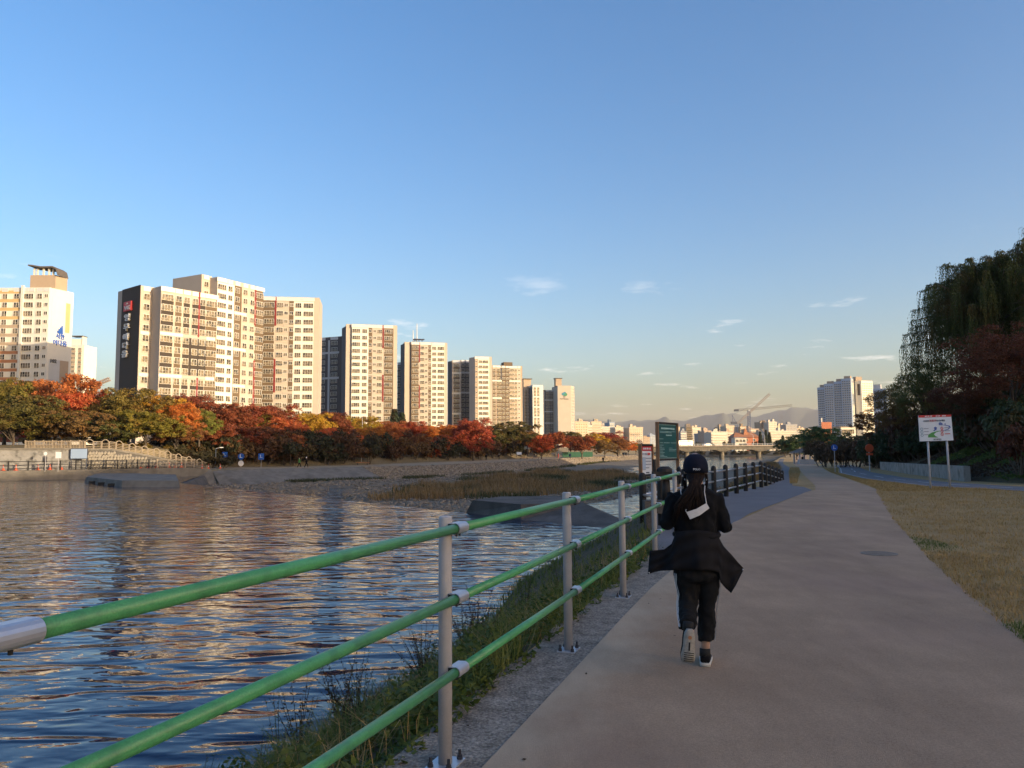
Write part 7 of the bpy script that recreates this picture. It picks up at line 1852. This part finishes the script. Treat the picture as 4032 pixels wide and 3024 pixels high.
WD_ = 6.0
WR = Vector(((2750 - UC) / FPX * WD_, WD_, 0.0))
def wp(a, b, dy=0.0):
    return at(2500 + a / 1.844, 1750 + b / 1.844, WD_ + dy) - WR
def wring(b, aL, aR, ry, dy=0.0, n=20, p=2.3):
    l, r = wp(aL, b, dy), wp(aR, b, dy); c = (l + r) / 2; return ell(c.x, c.y, c.z, (r.x - l.x) / 2, ry, n, p=p)
her = empty('person', WR); tag(her, 'woman in black running clothes and cap seen from behind on the path', 'person')
HC = wp(440, 172, 0.0)
def sphere_rings(c, rx, ry, rz, n=16, m=10):
    return [ell(c[0], c[1], c[2] + math.sin(t) * rz, max(0.002, math.cos(t) * rx), max(0.002, math.cos(t) * ry), n) for t in np.linspace(-1.5, 1.5, m)]
# body (one continuous skin)
b = MB()
b.loft(sphere_rings((HC.x, HC.y + 0.005, HC.z), 0.078, 0.098, 0.118, 18, 12))
b.loft(sphere_rings((HC.x, HC.y + 0.04, HC.z - 0.055), 0.058, 0.062, 0.07))
b.loft(sphere_rings((HC.x, HC.y + 0.103, HC.z - 0.022), 0.014, 0.016, 0.026, 8, 6))
for s in (-1, 1): b.loft(sphere_rings((HC.x + s * 0.080, HC.y - 0.002, HC.z - 0.02), 0.012, 0.022, 0.032, 8, 6))
b.tube([(HC.x, HC.y - 0.005, HC.z - 0.06), wp(443, 345)], [0.052, 0.058], 14)
b.loft([wring(335, 330, 560, 0.06), wring(400, 285, 590, 0.085), wring(520, 300, 570, 0.10), wring(640, 312, 585, 0.095), wring(760, 305, 598, 0.10), wring(930, 300, 604, 0.115)])
LS, LE, LW = wp(290, 390), wp(236, 566, -0.02), wp(268, 470, 0.24)
RS, RE, RW = wp(580, 390), wp(652, 600, -0.02), wp(612, 500, 0.24)
for S, E, W, sg in ((LS, LE, LW, 1), (RS, RE, RW, -1)):
    b.tube([S, S.lerp(E, 0.5), E], [0.045, 0.040, 0.034], 12); b.tube([E, E.lerp(W, 0.5), W], [0.036, 0.034, 0.025], 12)
    d = (W - E).normalized(); H0 = W + d * 0.045; up = Vector((0, 0, 1)); across = d.cross(up).normalized() * sg
    b.loft([ell(W.x, W.y, W.z, 0.022, 0.02, 10), [tuple(Vector(q)) for q in ell(H0.x, H0.y, H0.z, 0.026, 0.034, 10)]])
    for k in range(4):                         # half closed fingers
        f0 = H0 + up * (0.024 - 0.016 * k) + d * 0.02; L = (0.034, 0.040, 0.037, 0.029)[k]
        b.tube([f0, f0 + d * L, f0 + d * L * 1.1 + across * L * 0.9, f0 + d * L * 0.4 + across * L * 1.3], [0.0085, 0.0082, 0.0078, 0.007], 8)
    t0 = H0 + up * 0.026 - d * 0.01; b.tube([t0, t0 + up * 0.022 + across * 0.016, t0 + up * 0.018 + across * 0.042 + d * 0.014], [0.0105, 0.0095, 0.0085], 8)
LK, LA = wp(380, 1155, 0.02), wp(392, 1345, -0.27); RK, RA = wp(526, 1170, 0.04), wp(512, 1440, 0.03)
b.tube([wp(385, 930), LK], [0.078, 0.055], 14); b.tube([LK, wp(380, 1205, -0.045), wp(383, 1262, -0.135), LA], [0.05, 0.048, 0.044, 0.034], 14)
b.tube([wp(532, 930), RK], [0.078, 0.055], 14); b.tube([RK, RK.lerp(RA, 0.4), RA], [0.052, 0.052, 0.034], 14)
b.tube([RA, wp(512, 1500, 0.05)], [0.034, 0.036], 12)
b.tube([LA, wp(398, 1385, -0.33)], [0.034, 0.034], 12)
body = fuse(b, 0.0065, M['skin'], 'body', her, 3)
for s in (-1, 1):
    mb = MB(); mb.loft(sphere_rings((HC.x + s * 0.03, HC.y + 0.090, HC.z + 0.0), 0.012, 0.006, 0.006, 8, 6)); mb.build('eye', M['letter_black'], her, True)
mb = MB(); mb.loft(sphere_rings((HC.x, HC.y + 0.098, HC.z - 0.062), 0.022, 0.006, 0.006, 8, 6)); mb.build('mouth', M['rust'], her, True)
# running top
t = MB()
t.loft([wring(312, 398, 490, 0.055), wring(328, 345, 545, 0.075), wring(350, 300, 588, 0.095), wring(400, 268, 612, 0.112), wring(470, 280, 590, 0.128), wring(560, 286, 582, 0.132), wring(640, 298, 596, 0.125), wring(720, 292, 602, 0.128), wring(800, 290, 606, 0.13)])
t.tube([wp(300, 372), wp(262, 470, -0.01), LE], [0.068, 0.056, 0.051], 16); t.tube([LE, LE.lerp(LW, 0.5), LE.lerp(LW, 0.93)], [0.050, 0.046, 0.036], 14)
t.tube([wp(572, 372), wp(620, 480, -0.01), RE], [0.068, 0.056, 0.051], 16); t.tube([RE, RE.lerp(RW, 0.5), RE.lerp(RW, 0.93)], [0.050, 0.046, 0.036], 14)
for E_ in (LE, RE): t.loft(sphere_rings(E_, 0.056, 0.056, 0.056, 14, 9))
t.tube([wp(444, 285), wp(444, 330)], [0.058, 0.066], 14)
fuse(t, 0.011, M['cloth_black'], 'running_top', her, 4, 0.011, 0.075, 3)
# trousers
t = MB()
t.loft([wring(800, 300, 598, 0.125), wring(880, 290, 610, 0.142), wring(950, 289, 612, 0.142), wring(985, 300, 606, 0.12)])
legL = [(930, 292, 460, 0.10, 0.0), (1000, 298, 462, 0.098, 0.01), (1080, 314, 458, 0.09, 0.02), (1150, 312, 450, 0.082, 0.015), (1200, 312, 448, 0.078, -0.04), (1260, 318, 447, 0.074, -0.13), (1318, 326, 445, 0.072, -0.215)]
legR = [(930, 462, 612, 0.10, 0.0), (1000, 463, 608, 0.098, 0.01), (1080, 467, 595, 0.09, 0.02), (1160, 468, 583, 0.082, 0.03), (1300, 463, 576, 0.076, 0.03), (1424, 457, 568, 0.073, 0.03)]
for L in (legL, legR): t.loft([wring(*q) for q in L])
t.tube([wp(380, 1140, 0.015), wp(381, 1205, -0.045), wp(384, 1262, -0.135), wp(386, 1316, -0.222)], [0.072, 0.070, 0.066, 0.064], 16)
fuse(t, 0.010, M['cloth_pants'], 'trousers', her, 3, 0.010, 0.06, 9)
def stripes(L, ang, k3):
    """white side stripes lying on the trouser leg"""
    for da in k3:
        mb = MB(); pts = []
        fine = []
        for q0, q1 in zip(L, L[1:]):
            for i in range(4): fine.append(tuple(q0[c] + (q1[c] - q0[c]) * i / 4 for c in range(5)))
        fine.append(L[-1])
        for i, q in enumerate(fine):
            l, r = wp(q[1], q[0], q[4]), wp(q[2], q[0], q[4]); c = (l + r) / 2; rx, ry = (r.x - l.x) / 2 + 0.012, q[3] + 0.012
            wob = 0.05 * math.sin(i * 0.9 + da * 3); a0, a1 = ang + da + wob, ang + da + wob + 0.085
            pp_ = []
            for a in (a0, a1):
                cc, ss = math.cos(a), math.sin(a); pp_.append((c.x + rx * math.copysign(abs(cc) ** (2 / 2.3), cc), c.y + ry * math.copysign(abs(ss) ** (2 / 2.3), ss), c.z))
            pts.append(pp_)
        for p, q in zip(pts, pts[1:]): mb.add([p[0], p[1], q[1], q[0]], [(0, 1, 2, 3)])
        mb.build('side_stripe', M['mask_white'], her)
stripes(legL, math.pi + 0.02, (0.0, 0.17, 0.34)); stripes(legR, -0.42, (0.0, 0.17, 0.34))
# jacket tied round the waist, its sides flying out
K = [((110, 772), (95, 942), 0.0), ((165, 768), (140, 928), -0.02), ((215, 762), (185, 917), -0.04), ((268, 722), (238, 915), -0.07), ((298, 645), (290, 914), -0.115), ((370, 628), (372, 912), -0.162), ((450, 624), (455, 911), -0.175), ((530, 630), (538, 911), -0.162), ((596, 648), (612, 930), -0.118), ((642, 735), (622, 1000), -0.07), ((668, 765), (660, 1045), -0.05), ((702, 800), (699, 1079), -0.03), ((748, 855), (735, 1020), -0.01), ((788, 898), (786, 916), 0.0)]
nn, mm = len(K) * 3 - 2, 14
grid = []
for i in range(nn):
    k, f = divmod(i, 3); f /= 3; k1 = min(k + 1, len(K) - 1)
    A0 = [K[k][0][c] + (K[k1][0][c] - K[k][0][c]) * f for c in (0, 1)]; B0 = [K[k][1][c] + (K[k1][1][c] - K[k][1][c]) * f for c in (0, 1)]; D = K[k][2] + (K[k1][2] - K[k][2]) * f
    col = []
    for j in range(mm):
        t_ = j / (mm - 1); q = wp(A0[0] + (B0[0] - A0[0]) * t_, A0[1] + (B0[1] - A0[1]) * t_, D - 0.022 * math.sin(i * 0.75) * t_ - 0.02 * t_ * (5 < k < 9) - 0.008 * math.sin(j * 1.3 + i * 0.4))
        col.append(q)
    grid.append(col)
mb = MB(); V1 = [p for c in grid for p in c]; V2 = [Vector((p.x, p.y + 0.012, p.z)) for p in V1]; N1 = len(V1)
fs = [(i * mm + j, (i + 1) * mm + j, (i + 1) * mm + j + 1, i * mm + j + 1) for i in range(nn - 1) for j in range(mm - 1)]
mb.add(V1 + V2, [f[::-1] for f in fs] + [tuple(N1 + q for q in f) for f in fs])
rim = [(i * mm) for i in range(nn)] + [(nn - 1) * mm + j for j in range(1, mm)] + [i * mm + mm - 1 for i in range(nn - 2, -1, -1)] + [j for j in range(mm - 2, 0, -1)]
mb.f += [(rim[i], rim[(i + 1) % len(rim)], N1 + rim[(i + 1) % len(rim)], N1 + rim[i]) for i in range(len(rim))]; mb.m += [0] * len(rim)
mb.build('tied_jacket', M['cloth_coat'], her, True)
l, r = wp(298, 645), wp(596, 650); c = (l + r) / 2
mb = MB(); mb.tube([(c.x + math.cos(a) * ((r.x - l.x) / 2 + 0.005), c.y + math.sin(a) * 0.145, c.z + 0.01 * math.sin(2 * a)) for a in np.linspace(0, 2 * math.pi, 25)], 0.022, 8); mb.tube([(c.x - 0.03, c.y + 0.17, c.z), (c.x - 0.05, c.y + 0.19, c.z - 0.2)], [0.035, 0.02], 8); mb.tube([(c.x + 0.03, c.y + 0.17, c.z), (c.x + 0.06, c.y + 0.19, c.z - 0.22)], [0.035, 0.02], 8)
mb.build('tied_sleeves', M['cloth_coat'], her, True)
for a, bb in ((103, 932), (783, 908)):
    mb = MB(); q = wp(a, bb, -0.012); mb.loft(sphere_rings(q, 0.005, 0.004, 0.005, 8, 5)); mb.build('toggle', M['steel'], her)
# cap
mb = MB(); ct = wp(440, 67, 0.0); rz_ = ct.z - (HC.z + 0.005)
rings = []
for t_ in np.linspace(0, 1.5, 9): rings.append(ell(HC.x, HC.y + 0.0, HC.z + 0.005 + math.sin(t_) * rz_, max(0.004, math.cos(t_) ** 0.8 * 0.0945), max(0.004, math.cos(t_) ** 0.8 * 0.112), 24))
low = [(p[0] * 1.0, p[1], HC.z - 0.035 + (0.022 if p[1] > HC.y else 0) + (0.03 * max(0, 1 - abs(p[0] - HC.x) / 0.045) if p[1] < HC.y else 0)) for p in ell(HC.x, HC.y, 0, 0.0935, 0.111, 24)]
mb.loft([low] + rings)
mb.build('cap', M['cap_navy'], her, True)
mb = MB(); arc = [(math.cos(a), math.sin(a)) for a in np.linspace(0.35, math.pi - 0.35, 11)]
mb.add([(HC.x + x * 0.095, HC.y + y * 0.105, HC.z + 0.0) for x, y in arc] + [(HC.x + x * 0.085, HC.y + 0.02 + y * 0.175, HC.z - 0.012 - 0.012 * abs(x)) for x, y in arc] + [(HC.x + x * 0.085, HC.y + 0.02 + y * 0.175, HC.z - 0.018 - 0.012 * abs(x)) for x, y in arc] + [(HC.x + x * 0.095, HC.y + y * 0.105, HC.z - 0.008) for x, y in arc],
       [(k * 11 + i, k * 11 + i + 1, ((k + 1) % 4) * 11 + i + 1, ((k + 1) % 4) * 11 + i) for k in range(4) for i in range(10)]); mb.build('cap_brim', M['cap_navy'], her, True)
lt = wp(449, 181, -0.1145); o = link('lettering', text_mesh('POLO', 0.021, 0.001, M['mask_white'], bold=0.0004), None, her, lt); o.rotation_euler = (R(90), 0, 0)
# hair: strands from under the cap, gathered and falling over the back
hr_ = random.Random(2); mb = MB()
for k in range(150):
    f = hr_.uniform(-1, 1); a0 = 440 + 62 * f; st = wp(a0, 222 + hr_.uniform(-8, 10), -0.092 + 0.03 * f * f)
    e1 = wp(438 + 30 * f + hr_.uniform(-8, 8), 285, -0.125 + hr_.uniform(-0.02, 0.015)); e2 = wp(420 + 58 * f + hr_.uniform(-14, 14), 360, -0.165 + hr_.uniform(-0.03, 0.02))
    e3 = wp(395 + 95 * f + hr_.uniform(-22, 22), 440 + hr_.uniform(-20, 20), -0.165 + hr_.uniform(-0.02, 0.02)); pts_ = [st, e1, e2, e3]
    if hr_.random() < 0.6: pts_.append(wp(375 + 95 * f + hr_.uniform(-20, 20), 520 + hr_.uniform(-20, 50), -0.16))
    mb.tube(pts_, [0.010, 0.009, 0.009, 0.006, 0.001][:len(pts_)] if len(pts_) == 5 else [0.010, 0.009, 0.007, 0.001], 5)
for s in (-1, 1):
    for k in range(16):
        a0 = 440 + s * hr_.uniform(70, 84); mb.tube([wp(a0, 215, -0.02 + hr_.uniform(-0.03, 0.03)), wp(a0 + s * hr_.uniform(2, 16), 262, -0.03), wp(a0 + s * hr_.uniform(-14, 10), 310 + hr_.uniform(0, 40), -0.04)], [0.005, 0.004, 0.001], 4)
mb.loft(sphere_rings(wp(440, 225, -0.05), 0.075, 0.05, 0.05, 14, 8)); mb.loft(sphere_rings(wp(430, 330, -0.125), 0.05, 0.035, 0.09, 12, 8))
mb.build('hair', M['hair_dark'], her, True)
# face mask hanging on the back, with its ear loop
mq = [wp(374, 492, -0.205), wp(448, 468, -0.215), wp(520, 426, -0.205), wp(541, 463, -0.20), wp(470, 515, -0.21), wp(401, 544, -0.20)]
mb = MB(); mb.add(mq + [Vector((p.x, p.y + 0.006, p.z)) for p in mq], [(0, 5, 4, 1), (1, 4, 3, 2), (6, 7, 10, 11), (7, 8, 9, 10)] + [(i, (i + 1) % 6, 6 + (i + 1) % 6, 6 + i) for i in range(6)])
mk_ = mb.build('face_mask', M['mask_white'], her)
for t_ in (0.3, 0.6):
    mb = MB(); mb.tube([mq[0].lerp(mq[5], t_) + Vector((0, -0.003, 0)), mq[1].lerp(mq[4], t_) + Vector((0, -0.003, 0)), mq[2].lerp(mq[3], t_) + Vector((0, -0.003, 0))], 0.0016, 5); mb.build('pleat', M['mask_white'], mk_)
mb = MB(); mb.tube([wp(519, 428, -0.207), wp(512, 385, -0.19), wp(505, 345, -0.15), wp(508, 300, -0.1)], 0.0032, 6); mb.tube([wp(335, 318, -0.10), wp(332, 340, -0.115), wp(336, 362, -0.12)], 0.0032, 6); mb.tube([wp(375, 492, -0.205), wp(369, 482, -0.205), wp(372, 470, -0.205)], 0.0025, 6)
mb.build('ear_loop', M['mask_white'], mk_)
for a_, s in ((362, -1), (520, 1)):
    mb = MB(); mb.loft(sphere_rings(wp(a_, 254, -0.03), 0.006, 0.006, 0.009, 8, 5)); mb.build('earphone', M['mask_white'], her)
# shoes
def shoe_flat():
    c = wp(512, 1570, 0.05); r = empty('shoe', (c.x, c.y, 0.012)); r.parent = her; r.rotation_euler = (0, 0, R(-16))
    prof = [(-0.075, 0.030, 0.085), (-0.055, 0.037, 0.098), (0.0, 0.039, 0.095), (0.06, 0.043, 0.075), (0.12, 0.046, 0.056), (0.165, 0.038, 0.042), (0.19, 0.016, 0.034)]
    mb = MB(); mb.loft([[(x * w, y_, z) for x, z in ((-1.06, 0.0), (1.06, 0.0), (1.1, 0.02), (1.04, 0.034), (-1.04, 0.034), (-1.1, 0.02))] for y_, w, h in prof]); mb.build('sole', M['shoe_white'], r, True)
    mb = MB(); mb.loft([[(w * math.cos(a), y_, 0.03 + (h - 0.03) * max(0, math.sin(a)) ** 0.7) for a in np.linspace(0, math.pi, 9)] + [(-w * 0.8, y_, 0.028), (w * 0.8, y_, 0.028)] for y_, w, h in prof]); mb.build('upper', M['cloth_black'], r, True)
    mb = MB(); mb.tube([(0, -0.035, 0.07), (0, -0.03, 0.125)], [0.042, 0.040], 14); mb.build('ankle_sock', M['sock_black'], r, True)
shoe_flat()
def shoe_raised():
    top, bot = wp(398, 1340, -0.33), wp(384, 1576, -0.30); ax = (bot - top); L_ = ax.length; r = empty('shoe', top); r.parent = her
    ax.normalize(); xx = Vector((1, 0, 0)); xx = (xx - ax * xx.dot(ax)).normalized(); yy = ax.cross(xx).normalized()
    if yy.y > 0: yy = -yy       # sole faces the viewer
    mat = Matrix((xx, yy, ax)).transposed()
    prof = [(0.00, 0.020, 0.045), (0.03, 0.037, 0.075), (0.08, 0.040, 0.085), (0.13, 0.041, 0.075), (0.19, 0.052, 0.06), (0.235, 0.045, 0.045), (L_, 0.020, 0.03)]
    mb = MB(); mb.loft([[tuple(mat @ Vector((x * w, y_, z))) for x, y_ in ((-1.0, 0.0), (-0.9, 0.020), (0.9, 0.020), (1.0, 0.0), (0.96, -0.016), (-0.96, -0.016))] for z, w, h in prof]); mb.build('sole', M['shoe_sole'], r, True)
    mb = MB(); mb.loft([[tuple(mat @ Vector((w * math.cos(a), -0.012 - h * max(0, math.sin(a)) ** 0.7, z))) for a in np.linspace(0, math.pi, 9)] + [tuple(mat @ Vector((-w * 0.8, -0.008, z))), tuple(mat @ Vector((w * 0.8, -0.008, z)))] for z, w, h in prof]); mb.build('upper', M['cloth_black'], r, True)
    mb = MB(); p0 = mat @ Vector((0, 0.022, 0.055)); mb.tube([p0, mat @ Vector((0, 0.024, 0.055))], 0.014, 12); mb.build('heel_disc', M['rust'], r)
    for z0, z1, w in ((0.09, 0.15, 0.006),): mb = MB(); mb.tube([mat @ Vector((0, 0.021, z0)), mat @ Vector((0, 0.021, z1))], w, 6); mb.build('sole_groove', M['sock_black'], r)
    for z_ in (0.165, 0.18, 0.195, 0.21, 0.225): mb = MB(); mb.tube([mat @ Vector((-0.036, 0.0205, z_)), mat @ Vector((0.036, 0.0205, z_ + 0.006))], 0.003, 5); mb.build('sole_groove', M['sock_black'], r)
    mb = MB(); mb.tube([mat @ Vector((0, -0.05, 0.02)), mat @ Vector((0, -0.055, -0.03))], [0.04, 0.038], 14); mb.build('ankle_sock', M['sock_black'], r, True)
shoe_raised()

# ---- people further off
def small_person(pose):
    """bodies in a walking pose, base at the origin, 1.7 m tall, walking along +x"""
    st = {'walk': 0.26, 'stand': 0.07, 'ride': 0.12}[pose]; hip = 0.88
    body, top, tr = MB(), MB(), MB()
    body.loft(sphere_rings((0.02, 0, 1.59), 0.085, 0.08, 0.12, 12, 8)); body.tube([(0, 0, 1.38), (0.01, 0, 1.52)], 0.055, 8)
    body.loft([ell(0, 0, z, a, c, 12) for z, a, c in ((hip, 0.12, 0.15), (1.1, 0.11, 0.14), (1.35, 0.12, 0.18), (1.42, 0.07, 0.10))])
    top.loft([ell(0, 0, z, a, c, 12) for z, a, c in ((0.80, 0.15, 0.19), (1.05, 0.14, 0.175), (1.33, 0.145, 0.21), (1.43, 0.09, 0.12))])
    for s in (-1, 1):
        kx, fx = s * st * 0.6 + 0.04, s * st
        for m_, g in ((body, 1.0), (tr, 1.3)):
            m_.tube([(0, s * 0.09, hip), (kx, s * 0.09, 0.47), (fx - (0.05 if s < 0 else 0), s * 0.09, 0.10)], [0.075 * g, 0.055 * g, 0.042 * g], 10)
        body.tube([(fx - 0.08, s * 0.09, 0.045), (fx + 0.15, s * 0.09, 0.04)], [0.045, 0.04], 8)
        hx = -s * st * 0.8 + (0.3 if pose == 'ride' else 0.05)
        for m_, g in ((body, 1.0), (top, 1.35)):
            m_.tube([(0, s * 0.2, 1.38), (hx * 0.4 - 0.03, s * 0.25, 1.1), (hx * (1.0 if m_ is body else 0.9), s * 0.24, 0.86 if m_ is body else 0.9)], [0.05 * g, 0.04 * g, 0.032 * g], 8)
        body.tube([(hx, s * 0.24, 0.86), (hx + 0.03, s * 0.24, 0.77)], [0.035, 0.02], 6)
    hat = MB(); hat.loft(sphere_rings((0.005, 0, 1.62), 0.095, 0.09, 0.105, 12, 7))
    out = []
    for nm, m_, mt, vx in (('body', body, 'skin', 0.022), ('jacket', top, 'cloth_black', 0.03), ('trousers', tr, 'cloth_pants', 0.03), ('hair', hat, 'hair_dark', 0.03)):
        o = fuse(m_, vx, M[mt], nm, None, 2); out.append((nm, o.data)); bpy.data.objects.remove(o)
    return out
POSES = {p: small_person(p) for p in ('walk', 'stand', 'ride')}
def put_person(label, u, v, z, pose, heading, jacket, trousers, hair=None, h=1.7, d=None):
    g = gp(u, v, z) if d is None else Vector((*XY(u, d), z)); r = empty('person', (g.x, g.y, z), heading); r.scale = (h / 1.7,) * 3; tag(r, label, 'person', 'distant walkers')
    for nm, me in POSES[pose]:
        o = link(nm, me, None, r)
        mt = {'jacket': jacket, 'trousers': trousers, 'hair': hair}.get(nm)
        if mt:
            o.material_slots[0].link = 'OBJECT'; o.material_slots[0].material = M[mt]
    return r
mk('j_green', (0.10, 0.28, 0.05), rough=0.8); mk('j_red', (0.55, 0.04, 0.02), rough=0.8); mk('j_blue', (0.05, 0.30, 0.45), rough=0.8); mk('j_navy', (0.02, 0.04, 0.10), rough=0.8); mk('j_sage', (0.20, 0.27, 0.18), rough=0.8)
put_person('walker in a bright green jacket on the far promenade', 1178, 1842, -0.8, 'walk', 0.3, 'j_green', 'cloth_pants')
put_person('walker in black with a white cap striding on the far promenade', 1206, 1842, -0.8, 'walk', 0.3, 'cloth_black', 'cloth_pants', 'letter_white')
put_person('walker in a pale sage coat beside a far promenade tree', 1243, 1826, -0.8, 'stand', 0.3, 'j_sage', 'j_sage')
put_person('walker in black, left of the pair past the crimson tree', 1914, 1813, -0.8, 'stand', 1.2, 'cloth_black', 'cloth_pants')
put_person('walker in black with a pale cap, right of the crimson tree', 1965, 1812, -0.8, 'walk', 1.2, 'cloth_black', 'cloth_pants', 'letter_white')
put_person('walker in a red coat on the far promenade', 2198, 1805, -0.8, 'stand', 0.4, 'j_red', 'j_red')
put_person('walker in navy right of the one in red', 2245, 1808, -0.8, 'walk', 1.2, 'j_navy', 'j_navy')
put_person('person in black down on the far stone slope', 2375, 1822, -1.9, 'stand', 1.2, 'cloth_black', 'cloth_pants')
put_person('dark figure left of the group near the bridge', 2431, 1797, -0.8, 'stand', 1.0, 'cloth_black', 'cloth_pants')
put_person('left figure of the dark pair near the bridge', 2454, 1797, -0.8, 'stand', 1.4, 'cloth_black', 'cloth_pants')
put_person('right figure of the dark pair near the bridge', 2465, 1797, -0.8, 'walk', 1.4, 'cloth_black', 'cloth_pants')
put_person('walker in dark clothes ahead on the path', 3161, 1824, -1.55, 'walk', 1.3, 'cloth_black', 'cloth_pants')
put_person('dark walker further ahead, left of the pavilion', 3112, 1802, -1.7, 'stand', 1.3, 'cloth_black', 'cloth_pants')
# cyclist and bicycle
rd = put_person('cyclist in a light blue jacket on the far promenade', 1141, 1834, -0.8, 'ride', 0.2, 'j_blue', 'cloth_pants'); rd.location.z += 0.22
bk = empty('bicycle', (rd.location.x, rd.location.y, -0.8), 0.2); tag(bk, 'bicycle under the light blue cyclist', 'bicycle')
for x in (-0.52, 0.52):
    mb = MB(); mb.tube([(x + math.cos(a) * 0.33, 0, 0.33 + math.sin(a) * 0.33) for a in np.linspace(0, 2 * math.pi, 19)], 0.022, 6); mb.build('wheel', M['tyre'], bk)
mb = MB()
for a, c in (((-0.52, 0, 0.33), (-0.12, 0, 0.30)), ((-0.12, 0, 0.30), (-0.2, 0, 0.78)), ((-0.2, 0, 0.78), (0.38, 0, 0.80)), ((-0.12, 0, 0.30), (0.38, 0, 0.75)), ((-0.52, 0, 0.33), (-0.2, 0, 0.75)), ((0.52, 0, 0.33), (0.36, 0, 0.98))): mb.tube([a, c], 0.02, 6)
mb.build('frame', M['print_dark'], bk); mb = MB(); mb.tube([(0.36, -0.28, 0.98), (0.36, 0.28, 0.98)], 0.018, 6); mb.build('handlebar', M['print_dark'], bk); mb = MB(); mb.box((-0.22, 0, 0.84), (0.26, 0.14, 0.06)); mb.build('saddle', M['print_dark'], bk)
SHADE = [('unseen slab added for shade, furthest down the river', 134, 152, 120, 92, 14, 29.0),
         ('unseen slab added for shade, second along the river', 122, 96, 100, 34, 14, 34.0),
         ('unseen slab added for shade beside the photographer', 104, 40, 84, -26, 14, 28.0),
         ('unseen slab added for shade behind the photographer', 92, -16, 60, -90, 14, 22.0)]
for a in SHADE: shade_block(*a)  # out-of-view slabs, sized so their shadow covers the near bank and river
